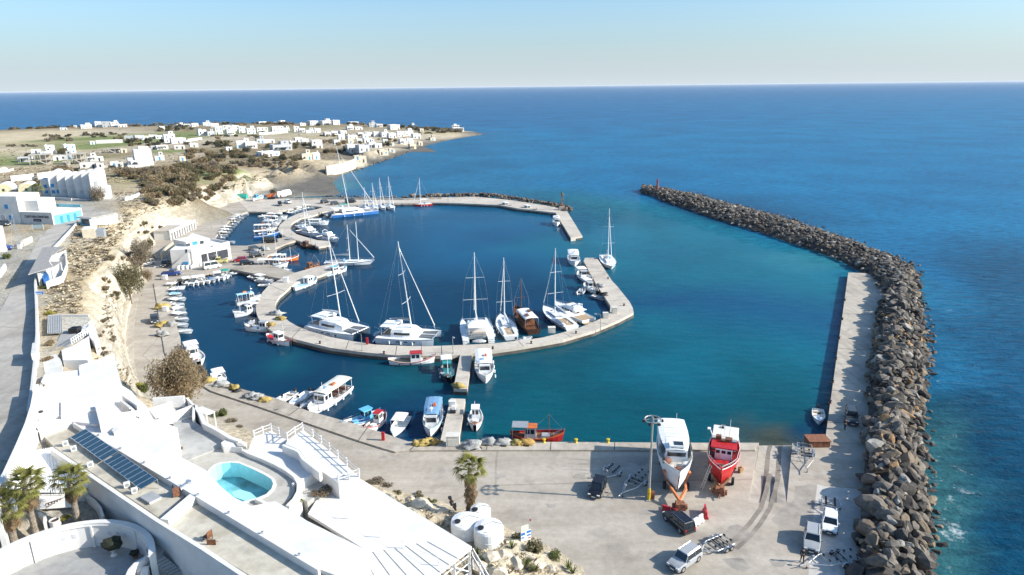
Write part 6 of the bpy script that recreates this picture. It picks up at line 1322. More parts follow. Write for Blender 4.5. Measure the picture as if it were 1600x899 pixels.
# low white courtyard box and terrace D
T = Grp('pool_terrace', 'grey paved pool terrace with curved white walls between the hotel and the road', 'terrace', P(360,720,4))
T.mass('upper_paving', [(271,659),(298,655),(316,667),(357,690),(350,697),(293,719),(270,712)], 9., 2, patio)
deck_out = PP([(293,719),(349,697),(372,704),(387,711),(408,719),(427,728),(445,738),(456,746),(462,756),(461,767),(455,777),(442,787),(393,803),(330,790),(300,750),(285,730)], 8.85)
pool_px = [(330,735),(337,729),(346,725.5),(360,724),(374,725),(398,735.5),(415,744),(424,750),(427,757),(424,765),(416,773),(402,779),(384,784),(366,788),(345,778),(330,757),(325,744)]
pool_in = PP(pool_px, 8.85)
def ring_top(outer, inner, z, z0, wall_in=True):
    mb = MB(); loops = [[Vector((p.x, p.y, 0)) for p in outer], [Vector((p.x, p.y, 0)) for p in inner]]
    tri = tessellate_polygon(loops); vs = [(p.x, p.y, z) for p in outer+inner]; fs = []
    for t in tri:
        a, b, c = (Vector(vs[i]) for i in t)
        fs.append(tuple(t) if (b-a).cross(c-a).z > 0 else tuple(t[::-1]))
    n = len(outer); vs += [(p.x, p.y, z0) for p in outer]; m = len(vs)-n
    fs += [(i, (i+1) % n, m+(i+1) % n, m+i) for i in range(n)]
    return mb.add(vs, fs)
def grow(pts, d):
    c = sum((Vector(p) for p in pts), Vector())/len(pts); return [p+(p-c).normalized()*d for p in pts]
cop_out = grow(pool_in, .38)
T.part('pool_paving', ring_top(deck_out, cop_out, 8.85, 2), deckg)
PL = Grp('swimming_pool', 'half empty turquoise swimming pool with rounded white rim on the terrace', 'swimming pool', P(378,755,8.85))
PL.part('coping', ring_top(cop_out, pool_in, 8.93, 8.0), lime)
n = len(pool_in); PL.part('basin_wall', MB().add([(p.x, p.y, 8.92) for p in pool_in]+[(p.x, p.y, 6.6) for p in pool_in], [(i, n+i, n+(i+1) % n, (i+1) % n) for i in range(n)]), pooltile)
PL.part('basin_floor', MB().add([(p.x, p.y, 6.9) for p in pool_in], [tuple(range(n))] if sum((pool_in[i-1].x*pool_in[i].y-pool_in[i].x*pool_in[i-1].y) for i in range(n)) > 0 else [tuple(range(n-1, -1, -1))]), pooltile)
sh = grow(pool_in, -.7); PL.part('stale_water', MB().prism([(p.x, p.y) for p in grow(pool_in, -.02)], 6.95, 7.05), mat('stale_water', (.14, .38, .43), .15, var=.5, scale=.25, spec=.5))
PL.part('steps', MB().prism([(p.x, p.y) for p in PP([(365,776),(384,783),(402,779),(392,770),(375,765),(362,769)], 8.2)], 6.8, 8.2), pooltile)
wl = MB(); wall_strip(wl, [(301,634),(309,645),(316,662),(336,672),(357,685),(372,690)], 9.9, 3, .5); T.part('terrace_wall', wl, lime)
wl = MB(); wall_strip(wl, [(372,700),(387,709),(408,717),(428,726),(446,736),(458,745),(464,756),(463,768),(457,779),(446,790)], 9.35, 3, .45); T.part('curved_wall', wl, lime)
T.mass('white_block', [(345,692),(360,682),(372,686),(385,692),(378,700),(362,698),(349,699)], 9.6, 3, lime); T.mass('planter', [(366,689),(378,693),(385,698),(372,697)], 9.75, 9, deckg)
T.mass('white_terrace', [(386,709),(396,683),(424,673),(449,688),(443,693),(452,698),(464,702),(470,706),(476,716),(490,727),(502,736),(464,757),(459,744),(446,735)], 9.05, 2, lime)
T.mass('raised_walk', [(449,688),(473,671.5),(520,708),(562,746),(529,755),(502,736),(490,727),(477,716),(470,705),(463,701),(446,694)], 9.6, 2, lime)
T.part('low_wall', wall_strip(MB(), [(444,694),(453,698),(464,702),(470,706),(476,716),(490,727),(503,737)], 10.15, 9, -.35), lime)
T.mass('patio', [(464,758),(503,737),(529,754),(500,772),(480,784),(462,775)], 8.0, 2, patio)
T.part('patio_wall', wall_strip(MB(), [(458,757),(502,735)], 9.2, 6, .3), lime)
# fence posts with two rails along the terrace rim
FN = Grp('terrace_fence', 'white post and rail fence along the rim of the pool terrace', 'fence', P(473,671,9.6))
posts = [(397,684,9.05),(411,678,9.05),(424,673.5,9.05),(436,680,9.05),(449,688,9.6),(461,679,9.6),(473,672,9.6),(489,683,9.6),(502,693,9.6),(515,704,9.6),(528,716,9.6),(542,728,9.6),(561,745,9.6),(545,750,9.6),(529,755,9.6)]
pw = [P(x, y, z) for x, y, z in posts]
for p in pw: FN.part('post', MB().box(p.x, p.y, p.z, .16, .16, 1.05), lime)
for a_, b_ in zip(pw[:-1], pw[1:]):
    for h_ in (.5, .92): FN.part('rail', MB().tube(a_+Vector((0, 0, h_)), b_+Vector((0, 0, h_)), .045, n=5), lime)
# the courtyard box with pointed walls, small shelter
CB = Grp('courtyard_walls', 'white walled yard with pointed gable walls beside the round tree', 'wall', P(270,650,5))
CB.mass('yard_floor', [(236,648),(300,632),(303,650),(252,668)], 8.6, 2, lime)
for seg in ([(232,640),(262,630),(290,622)], [(290,622),(301,634),(300,652)], [(233,641),(250,662),(262,676)], [(246,655),(300,634)]): CB.part('wall', wall_strip(MB(), seg, 9.9, 2, .3), lime)
ga = P(262,630,9.9); CB.part('gable', MB().prism([(ga.x-2, ga.y), (ga.x+2, ga.y+.6), (ga.x+2, ga.y+.9), (ga.x-2, ga.y+.3)], 9, 10.6), lime)
SHL = Grp('garden_shelter', 'small white flat roofed shelter on posts at the corner of the terrace', 'shelter', P(325,645,5))
SHL.mass('roof', [(303,640),(316,635),(336,643),(322,648)], 9.8, 9.65, lime)
for x, y in ((305,640.5),(334,643),(322,647)): q = P(x, y, 9.65); SHL.part('post', MB().box(q.x, q.y, 4, .14, .14, 5.65), lime)
# big white flat pavilion roof
PV = Grp('dining_pavilion', 'broad white pavilion roof on white posts at the bottom of the picture', 'pavilion', P(620,840,3))
PV.mass('roof', [(562,747.5),(737,854),(672,906),(640,960),(540,950),(503,897),(577,863),(481,803),(500,772)], 7.6, 7.25, lime)
e0, e1 = P(737,854,7.6), P(660,915,7.6)
for k in range(7):
    a_ = P(566+k*17,866-k*3.2,7.6); b_ = P(600+k*24,925-k*6,7.6); d_ = b_-a_; PV.part('roof_rib', MB().add([tuple(v) for v in (a_+Vector((-.05, 0, 0)), a_+Vector((.05, 0, 0)), b_+Vector((.05, 0, 0)), b_+Vector((-.05, 0, 0)), a_+Vector((0, 0, .07)), b_+Vector((0, 0, .07)))], [(0, 3, 5, 4), (1, 4, 5, 2)]), lime2)
for f in (.03, .36, .7, 1.): q = e0.lerp(e1, f); PV.part('post', MB().box(q.x-.15, q.y+.15, 2.4, .3, .3, 4.86), lime)
for f in (.03, .36, .7):
    a_ = e0.lerp(e1, f)+Vector((-.15, .15, 0)); b_ = e0.lerp(e1, f+.33)+Vector((-.15, .15, 0))
    for zz in (6.6, 5.7, 4.6): PV.part('rail', MB().tube((a_.x, a_.y, zz), (b_.x, b_.y, zz), .08, n=4), lime)
    PV.part('brace', MB().tube((a_.x, a_.y, 4.6), (b_.x, b_.y, 6.6), .07, n=4), lime); PV.part('brace', MB().tube((a_.x, a_.y, 3.6), (b_.x, b_.y, 5.7), .07, n=4), lime)
PV.part('back_wall', wall_strip(MB(), [(575,762),(640,802),(700,840)], 7.24, 2, -.3), lime)
PV.part('floor', MB().prism(PP([(562,775),(715,862),(655,915),(620,960),(520,960),(500,890)], 3.6), 2, 3.6), patio)
rl = MB(); a_ = P(738,858,6.2); b_ = Vector((a_.x+3.2, a_.y-5.2, 4.2))
for zz in (0, -.9): rl.tube(a_+Vector((0, 0, zz)), b_+Vector((0, 0, zz)), .13, n=4)
for k in range(5): q = a_.lerp(b_, k/4); rl.tube(q+Vector((0, 0, -2.4)), q, .07, n=4)
PV.part('stair_rail', rl, lime)
WR = Grp('roof_line', 'four thin white posts with a slack wire on the pavilion roof', 'wire', P(545,810,7.6))
wp = [P(x, y, 7.6) for x, y in ((505,796),(545,811),(594,840),(630,857),(685,884))]
for p in wp[1:]: WR.part('post', MB().box(p.x, p.y, 7.6, .08, .08, .95), lime)
for a_, b_ in zip(wp[:-1], wp[1:]):
    m_ = (a_+b_)/2+Vector((0, 0, .45)); WR.part('wire', MB().path([a_+Vector((0, 0, .9)), m_+Vector((0, 0, .2)), b_+Vector((0, 0, .9))], .015, 3), lime2)
# amphitheatre yard: round wall with niches
def circ3(a, b, c):
    ax, ay, bx, by, cx, cy = a.x, a.y, b.x, b.y, c.x, c.y
    d = 2*(ax*(by-cy)+bx*(cy-ay)+cx*(ay-by))
    ux = ((ax*ax+ay*ay)*(by-cy)+(bx*bx+by*by)*(cy-ay)+(cx*cx+cy*cy)*(ay-by))/d; uy = ((ax*ax+ay*ay)*(cx-bx)+(bx*bx+by*by)*(ax-cx)+(cx*cx+cy*cy)*(bx-ax))/d
    return ux, uy, math.hypot(ax-ux, ay-uy)
ZT, ZF = 11.0, 8.35
ux, uy, ur = circ3(P(37,845,ZT), P(140,818,ZT), P(232,862,ZT))
ang = lambda p: math.atan2(p.y-uy, p.x-ux)
aR = ang(P(238,864,ZT)); aL = ang(P(0,874,ZT))+.9
AM = Grp('round_courtyard', 'sunken round courtyard with a curved white wall and small square niches', 'courtyard', (ux, uy, ZF))
seg = 40
def cw(r, a, z): return (ux+r*math.cos(a), uy+r*math.sin(a), z)
w = MB(); w.loft([[cw(ur, aR+(aL-aR)*k/seg, ZF-1), cw(ur, aR+(aL-aR)*k/seg, ZT), cw(ur+.55, aR+(aL-aR)*k/seg, ZT), cw(ur+.55, aR+(aL-aR)*k/seg, ZF-3)] for k in range(seg+1)]); AM.part('curved_wall', w, lime)
AM.part('floor', MB().lathe([(ur-.02, ZF), (ur-.02, ZF-.3), (.01, ZF-.3)], ux, uy, 48).add([cw(ur-.02, 2*math.pi*k/48, ZF+.004) for k in range(48)], [tuple(range(48))]), floorg)
for gcen in (.10, .30, .5, .68):
    for k in (-1, 0, 1):
        a0 = aR+(aL-aR)*(gcen+.035*k); nb = MB()
        nb.loft([[cw(ur-.03, a0+t, z) for t, z in ((-.022, ZF+1.25), (.022, ZF+1.25), (.022, ZF+1.7), (-.022, ZF+1.7))], [cw(ur+.1, a0+t, z) for t, z in ((-.022, ZF+1.25), (.022, ZF+1.25), (.022, ZF+1.7), (-.022, ZF+1.7))]]); AM.part('niche', nb, mat('niche_shade_grey', (.55, .56, .57), .8))  # raised blocks, the shade of a recess put into their grey
    a0 = aR+(aL-aR)*(gcen+.1); AM.part('pilaster', MB().loft([[cw(ur-.16, a0-.012, z), cw(ur-.16, a0+.012, z), cw(ur+.1, a0+.012, z), cw(ur+.1, a0-.012, z)] for z in (ZF, ZT-.25)]), lime)
AM.part('wall_cap', MB().loft([[cw(ur-.08, aR+(aL-aR)*k/seg, ZT-.32), cw(ur-.08, aR+(aL-aR)*k/seg, ZT-.22), cw(ur, aR+(aL-aR)*k/seg, ZT-.22), cw(ur, aR+(aL-aR)*k/seg, ZT-.32)] for k in range(seg+1)]), lime)
ST = Grp('courtyard_stairs', 'dark grey stone steps leading up from the round courtyard to an arched door', 'stairs', P(245,880,8.4))
for k in range(7):
    ST.mass('step', [(235+4.2*k,873+3.6*k),(252+4.2*k,866+3.6*k),(259+4.2*k,870+3.6*k),(242+4.2*k,878+3.6*k)], 9.9-.19*k, 7, floorg)
for k in range(6): ST.mass('step', [(232-5.*k,866+5.4*k),(246-5.*k,872+5.4*k),(243-5.*k,878+5.4*k),(226-5*k,871+5.4*k)], 9.6-.19*k, 7, floorg)
ST.part('balustrade', wall_strip(MB(), [(237,862),(222,872),(209,880),(200,890),(196,899)], 10.0, 7, .3), lime); ST.part('balustrade', wall_strip(MB(), [(214,893),(222,889),(219,899),(215,912)], 9.4, 7, .6), lime)
ST.mass('landing', [(228,858),(242,849),(258,858),(252,868),(236,874)], 9.95, 7, floorg)
# corrugated shed with palms in front, passage between
SD = Grp('corrugated_shed', 'white corrugated metal roof behind the three palms', 'shed', P(70,740,9))
tl, tr2, br, bl = P(43,707,11.9), P(82,699,12.2), P(140,760,11.3), P(96,770,10.9); fl_ = P(0,770,10.9); fl2 = P(-20,768,11.)
def quad3(a, b, c, d, th=.12):
    n_ = (b-a).cross(d-a).normalized(); n_ = n_ if n_.z > 0 else -n_
    vs = [a, b, c, d]; lo = [v-n_*th for v in vs]
    return MB().add(vs+lo, [(0, 1, 2, 3), (7, 6, 5, 4), (0, 4, 5, 1), (1, 5, 6, 2), (2, 6, 7, 3), (3, 7, 4, 0)])
SD.part('roof_sheet', quad3(fl2, bl, tr2, tl), corr)
SD.part('roof_sheet', quad3(bl+Vector((0,0,.01)), br, P(112,716,12.0), tr2), corr)
for k in range(15):
    f = k/14; a_ = tl.lerp(tr2, f); b_ = fl2.lerp(bl, f); SD.part('roof_rib', MB().tube(a_+Vector((0, 0, .02)), b_+Vector((0, 0, .02)), .05, n=4), corr)
SD.part('front_wall', wall_strip(MB(), [(-20,775),(40,773),(97,772),(140,764)], 10.75, 8, -.2), lime)
SD.part('lean_to', quad3(P(60,775,10.7), P(110,773,10.7), P(118,792,10.0), P(62,796,10.0)), lime)
SD.part('curved_wall', wall_strip(MB(), [(137,772),(150,782),(159,793),(163,806)], 10.4, 8, -.25), lime)
SD.part('curved_wall', wall_strip(MB(), [(63,800),(72,806),(72,815)], 10.1, 8, -.25), lime)
GT = Grp('garden_gate', 'low wooden lattice gate between the palms', 'gate', P(86,800,9.6))
for k in range(7): a_ = P(74+k*4.6,800-k*1.6,9.6); GT.part('slat', MB().tube(a_, a_+Vector((.0, 0, .95)), .03, n=4), dwood); 
for k in range(6): a_ = P(74+k*4.6,800-k*1.6,9.6); b_ = P(78.6+k*4.6,798.4-k*1.6,9.6); GT.part('brace', MB().tube(a_, b_+Vector((0, 0, .95)), .025, n=4), dwood)
GT.part('rail', MB().tube(P(74,800,9.6)+Vector((0, 0, .95)), P(102,790.4,9.6)+Vector((0, 0, .95)), .04, n=4), dwood)
RW = Grp('roadside_wall', 'white wall of the hotel garden along the upper road, throwing a wide shadow', 'wall', P(30,690,13))
RW.part('wall', wall_strip(MB(), [(-8,775),(12,738),(32,694),(46,660),(54,634),(60,600)], 14.95, 9, .45), lime)
RW.mass('ledge', [(-6,778),(14,742),(36,694),(50,662),(60,672),(42,706),(4,766)], 12.9, 9, lime)
LW = Grp('road_parapet', 'long low pale wall with a dark shadow along the upper road above the cliff', 'wall', P(57,520,13))
cpts = [(46,640),(52,600),(56,560),(59,520),(58,480),(56,445),(57,425)]
LW.part('wall', wall_strip(MB(), cpts, 14.0, 11.5, .3), lime2); LW.part('pier', wall_strip(MB(), [(56,552),(58,535)], 14.9, 11.5, .6), lime2)
LW2 = Grp('road_parapet', 'low pale wall with dark inner face between cliff cafe and blue kiosk', 'wall', P(105,365,12.7))
LW2.part('wall', wall_strip(MB(), [(84,386),(96,374),(108,361),(122,346)], 13.5, 11.5, .3), lime2)
# solar arrays, air conditioners, boilers on the hotel roof
def solar(px4, nx_, lab):
    a_, b_, c_, d_ = [P(*q, 12.2) for q in px4]     # top left, top right, bottom right, bottom left
    g = Grp('solar_array', lab, 'solar panels', a_, 'solar arrays on the hotel roof')
    L1 = d_-a_; W1 = b_-a_
    for k in range(nx_):
        f0_, f1_ = (k+.03)/nx_, (k+.97)/nx_
        q = [a_+L1*f0_+Vector((0, 0, .45)), a_+L1*f1_+Vector((0, 0, .45)), a_+L1*f1_+W1+Vector((0, 0, 1.05)), a_+L1*f0_+W1+Vector((0, 0, 1.05))]
        p_ = g.part('panel', quad3(*q, th=.05), panelm)
        ctr = [x+Vector((0, 0, .012)) for x in q]; fr = MB()
        for i in range(4): fr.tube(ctr[i], ctr[(i+1) % 4], .03, n=4)
        g.part('frame', fr, alu, p_)
    lg = MB()
    for k in range(nx_+1):
        if k % 3 == 0:
            q = a_+L1*k/nx_; lg.tube(q, q+Vector((0, 0, .45)), .03, n=4); q = q+W1; lg.tube(q, q+Vector((0, 0, 1.05)), .03, n=4)
    g.part('stand', lg, alu)
solar([(111,689),(136,683),(187,719),(161,726)], 8, 'upper array of blue solar panels on the hotel roof')
solar([(163,727),(189,721),(250,763),(221,771)], 9, 'lower array of blue solar panels on the hotel roof')
def ac(px, py, lab):
    q = P(px, py, 12.2); thing('air_conditioner', lab, 'air conditioner', q, R(35), [S('body', MB().box(0, 0, .1, .85, .4, .85), cream), S('fan_grille', MB().tube((0, -.2, .52), (0, -.225, .52), .3, n=12), cvg), S('foot', MB().box(0, 0, 0, .7, .45, .1), steel)], 'air conditioners on the hotel roof', None, .68)
for q in ((103,697,'beige air conditioner nearest the top of the solar roof'),(116,705,'second beige air conditioner beside the upper solar array'),(199,762,'beige air conditioner left of two at the end of the lower array'),(211,771,'beige air conditioner right of two at the end of the lower array'),(142,730,'small beige air conditioner between the two arrays')): ac(*q)
q = P(276,774,12.3); thing('roof_boiler', 'rusty boiler box and silver duct elbow on the hotel roof', 'boiler', q, R(25), [S('box', MB().box(0, 0, 0, .8, .7, 1.1), rust), S('duct', MB().tube((.5, .3, .6), (1.5, .9, .8), .4, n=10).tube((1.5, .9, .8), (1.7, .9, 1.3), .38, n=10), alu), S('stack', MB().tube((-.3, .2, 1), (-.3, .2, 1.6), .1), black)], None, None, .72)
q = P(236,780,12.22); thing('roof_hatch', 'flat dark hatch cover on the hotel roof', 'hatch', q, R(-35), [S('cover', MB().box(0, 0, .15, 1.9, 1.3, .12, 0, .95, .95), corrg), S('kerb', MB().box(0, 0, 0, 1.7, 1.1, .15), lime2)])
q = P(325,843,12.12); thing('roof_furniture', 'two broken brown chairs lying on the plain hotel roof', 'chairs', q, R(-25), [S('seat', MB().box(0, 0, .3, .7, .6, .06), wood), S('backrest', MB().box(.3, 0, .35, .06, .6, .6), wood), S('leg', MB().tube((-.3, -.25, 0), (-.3, -.25, .35), .03).tube((-.3, .25, 0), (-.3, .25, .35), .03).tube((.3, .25, 0), (.3, .25, .35), .03), dwood), S('plank', MB().box(.9, -.4, 0, .8, .12, .5, .4), wood), S('rod', MB().tube((-.9, -.3, .05), (1.2, .2, .05), .03), lime2)])
# water tanks below the pavilion
def tank(px, py, r, h, lab):
    q = P(px, py, 2.5); prof = [(r*.99, -.4), (r, .1), (r, h*.45), (r*1.015, h*.47), (r*1.015, h*.5), (r, h*.52), (r, h*.86), (r*.93, h*.95), (r*.5, h*1.03), (.01, h*1.05)]
    thing('water_tank', lab, 'water tank', q, 0, [S('shell', MB().lathe(prof, 0, 0, 28), white), S('lid', MB().lathe([(.34, h*1.0), (.36, h*1.0+.14), (.01, h*1.0+.16)], -r*.5, -r*.35, 12), black), S('pipe', MB().path([(-r*.3, -r*.1, h*1.05), (r*.3, r*.2, h*1.09), (r*.9, .2, h*.98)], .04, 4), cvg), S('valve', MB().tube((-r*.25, -r*.75, h*.98), (.1, -r*.8, h*.95), .05, n=5), steel)], 'white water tanks beside the pavilion')
tank(728,838,1.65,2.3,'white round water tank on the left, half hidden by the pavilion roof'); tank(764,852,1.65,2.6,'white round water tank in front on the right'); tank(751,818,1.2,2.1,'smaller white water tank behind the other two')
# motor scooter by the road
q = P(708,794,1.9); thing('motor_scooter', 'dark motor scooter parked at the roadside by the palm', 'scooter', q, R(-60), [S('wheel', MB().tube((.6, -.06, .26), (.6, .06, .26), .26, n=12), tyre_m), S('wheel', MB().tube((-.55, -.06, .26), (-.55, .06, .26), .26, n=12), tyre_m), S('body', MB().box(-.35, 0, .35, .8, .34, .4, 0, .8, .8).box(.35, 0, .25, .5, .3, .1).box(.55, 0, .4, .12, .4, .6, 0, .8, .8), black), S('seat', MB().box(-.35, 0, .76, .7, .26, .1), dwood), S('handlebar', MB().tube((.5, -.32, 1.05), (.5, .32, 1.05), .025).tube((.6, 0, .3), (.5, 0, 1.05), .03), alu), S('top_box', MB().box(-.85, 0, .8, .36, .36, .3), black)])
# sign with blue patches at the roadside, and the little blue road sign
q = P(822,847,2.2)
sg = [S('panel', MB().box(0, 0, .3, 1.9, .05, 1.9), plw), S('frame', MB().tube((-.97, 0, 0), (-.97, 0, 2.3), .04).tube((.97, 0, 0), (.97, 0, 2.3), .04), steel), S('blue_print', MB().box(-.55, -.035, 1.45, .7, .02, .5).box(.5, -.035, 1.6, .8, .02, .45).box(.5, -.035, 1.05, .7, .02, .3).box(-.6, -.035, .9, .5, .02, .25), mat('print_blue', (.02, .16, .5), .5)), S('white_print', MB().box(-.1, -.034, .75, 1., .02, .1).box(.1, -.034, 1.3, .9, .02, .08), mat('print_grey', (.45, .55, .65), .5)), S('red_print', MB().box(.6, -.036, .55, .5, .02, .2), red), S('upper_panel', MB().box(-.2, 0, 2.3, 1.4, .03, 1.), mat('print_faded', (.55, .56, .48), .6)), S('pole', MB().tube((.5, .1, -.3), (.5, .1, 5.2), .035), steel), S('loudspeaker', MB().lathe([(.05, 3.6), (.2, 3.9), (.02, 3.9)], .85, .1, 8), dred)]
thing('notice_board', 'roadside notice board with faded panels and blue and white print', 'sign', q, R(28), sg, None, None, .68)
q = G(64,468); thing('road_sign', 'small blue sign with white bar beside the upper road', 'sign', q, R(5), [S('panel', MB().box(0, 0, 1.0, 1.3, .05, .62), mat('print_blue', (.02, .16, .5), .5)), S('white_bar', MB().box(-.05, -.035, 1.15, .9, .02, .09), plw), S('white_bar', MB().box(0, -.035, 1.52, 1.1, .02, .06), plw), S('pole', MB().tube((-.5, .05, 0), (-.5, .05, 1.6), .04), steel), S('pole', MB().tube((.5, .05, 0), (.5, .05, 1.6), .04), steel)])
q = P(178,868,ZF+.01); thing('flower_urn', 'white pedestal urn with a dark round bush in the round courtyard', 'urn', q, 0, [S('urn', MB().lathe([(.3, 0), (.3, .08), (.12, .2), (.14, .4), (.4, .75), (.42, .85), (.3, .85)], 0, 0, 12), lime), S('bush', MB().blob(0, 0, 1.35, .95, .8, .6, 4, .25, 12, 8), mat('dark_bush', (.025, .03, .015), .9, var=.5, scale=5, bump=1, bscale=14))])
thing('flower_pot', 'small dark bush in a pot by the courtyard stairs', 'plant', P(212,872,ZF+.01), 0, [S('pot', MB().lathe([(.2, 0), (.28, .4), (.2, .4)], 0, 0, 9), rust), S('bush', MB().blob(0, 0, .6, .42, .4, .3, 2, .25, 10, 6), MT['dark_bush'])])
q = P(86,817,9.6); thing('planter_ring', 'white round planter ring by the palms', 'planter', q, 0, [S('ring', MB().lathe([(.5, -.3), (.5, .35), (.4, .35), (.4, -.2)], 0, 0, 14), lime), S('soil', MB().lathe([(.41, .2), (.01, .22)], 0, 0, 12), dwood)])
# ------------------------------------------------------------------ houses
blue_t = mat('shutter_blue', (.04, .25, .48), .5, var=.1); turq_t = mat('trim_turquoise', (.15, .42, .50), .5, var=.08)
dgl = mat('window_dark', (.05, .055, .065), .2, var=.3, spec=.6)
beige = mat('plaster_beige', (.58, .50, .38), .85, var=.12, scale=.5); gconc = mat('bare_concrete', (.42, .38, .32), .9, var=.2, scale=.6)
gpl = mat('plaster_grey', (.45, .45, .45), .85, var=.1); slate = mat('roof_grey', (.30, .28, .26), .8, var=.15, scale=1.2)
roofw = mat('roof_whitewash', (.70, .69, .66), .85, var=.08, scale=.4)
tanr = mat('roof_tan', (.44, .39, .32), .9, var=.15, scale=.5)
def win(x, y, z, w, h, face, m=None):
    b = MB()
    if face == 'f': b.box(x, y-.02, z, w, .1, h)
    else: b.box(x-.02, y, z, .1, w, h)
    return S('window', b, m or dgl)
@cached
def sp_house(style, w, d, h, seed):
    rr = random.Random(seed*7+int(w*3)); pr = []; wm = lime if seed % 5 else lime2
    if style == 'd': wm = gpl
    if style == 'b': wm = beige
    st = 2 if h > 4.8 else 1; fh = h/st
    if style == 'v':
        n = max(1, round(w/4.5)); bw = w/n; b = MB()
        for k in range(n):
            x0 = -w/2+bw*k; hh = h*(1 if k % 2 == 0 else .88); r = bw/2
            prof = [(x0+.02, -.5), (x0+bw-.02, -.5), (x0+bw-.02, hh-r*.8)]+[(x0+r+r*.98*math.cos(math.pi*j/8), hh-r*.8+r*.8*math.sin(math.pi*j/8)) for j in range(1, 8)]+[(x0+.02, hh-r*.8)]
            b.loft([[(x, -d/2, z) for x, z in prof], [(x, d/2, z) for x, z in prof]])
        pr.append(S('wall', b, wm, [win(-w/2+bw*(k+.5), -d/2, h*.25, bw*.3, h*.3, 'f', blue_t if seed % 3 == 0 else dgl) for k in range(n)]+[win(-w/2, d*.1, h*.3, 1., 1.2, 's')]))
        return pr
    if style == 'f':
        b = MB()
        for x in [-w/2+w*k/4 for k in range(5)]:
            for y in (-d/2, d/2): pr.append(S('column', MB().box(x, y, -.6, .35, .35, h+.6), gconc))
        for k in range(st): pr.append(S('floor_slab', MB().box(0, 0, fh*(k+1)-.25, w+.6, d+.6, .3), gconc))
        pr.append(S('rear_wall', MB().box(w*.15, d*.1, -.5, w*.5, d*.5, h+.3), gconc)); pr.append(S('stair', quadstair(w, d, fh), gconc))
        return pr
    b = MB().box(0, 0, -.8, w, d, h+.8); kids = []
    nw = max(1, int(w/3.2))
    for s in range(st):
        for k in range(nw):
            x = -w/2+w*(k+.5)/nw
            if s == 0 and k == seed % nw: kids.append(S('door', MB().box(x, -d/2-.02, 0, 1., .1, 2.1), blue_t if seed % 3 == 0 else dgl))
            elif rr.random() < .8: kids.append(win(x, -d/2, fh*s+.9, 1.1, 1.2, 'f', blue_t if seed % 4 == 0 else dgl))
        for k in range(max(1, int(d/4))): kids.append(win(-w/2, -d/2+d*(k+.5)/max(1, int(d/4)), fh*s+.9, 1., 1.1, 's'))
    pr.append(S('wall', b, wm, kids))
    if style == 'g':
        b2 = MB(); prof = [(-d/2-.1, h), (0, h+d*.28), (d/2+.1, h)]
        b2.loft([[(x, y, z) for y, z in prof] for x in (-w/2-.1, w/2+.1)]); pr.append(S('gable_roof', b2, wm, [S('chimney', MB().box(w*.3, 0, h, .6, .6, d*.28+1.2), wm)]))
    else:
        r = MB().box(0, 0, h+.005, w-.5, d-.5, .06); pr.append(S('roof', r, slate if style == 'd' else roofw))
        pp = MB()
        for s in (-1, 1): pp.box(0, s*(d/2-.12), h+.003, w, .24, .38).box(s*(w/2-.12), 0, h+.002, .24, d-.49, .38)
        pr.append(S('parapet', pp, wm))
        if seed % 3 == 0 and w > 5: pr.append(S('upper_room', MB().box(w*.2, d*.1, h+.07, w*.42, d*.6, 2.4), wm, [win(w*.2, d*.1-d*.3, h+1., .9, 1., 'f')]))
        if seed % 3 == 1: pr.append(S('chimney', MB().box(-w*.3, 0, h, .5, .5, 1.3), wm))
        if seed % 4 == 2 and w > 5: pr.append(S('porch', MB().box(0, -d/2-1.2, 2.4, w*.6, 2.4, .18).box(-w*.28, -d/2-2.2, -.3, .25, .25, 2.7).box(w*.28, -d/2-2.2, -.3, .25, .25, 2.7), wm))
        if seed % 5 == 3: pr.append(S('water_heater', MB().box(w*.25, -d*.2, h+.07, 1.4, 1., .5, 0, 1, .6), panelm))
    return pr
def quadstair(w, d, fh):
    m = MB(); a, b = Vector((-w*.1, -d/2-.6, fh)), Vector((w*.35, -d/2-.6, 0))
    return m.add([tuple(v) for v in (a, b, b+Vector((0, -1.2, 0)), a+Vector((0, -1.2, 0)), a-Vector((0, 0, .4)), b-Vector((0, 0, .4)), b+Vector((0, -1.2, -.4)), a+Vector((0, -1.2, -.4)))], [(0, 1, 2, 3), (7, 6, 5, 4), (0, 4, 5, 1), (2, 6, 7, 3), (1, 5, 6, 2), (0, 3, 7, 4)])
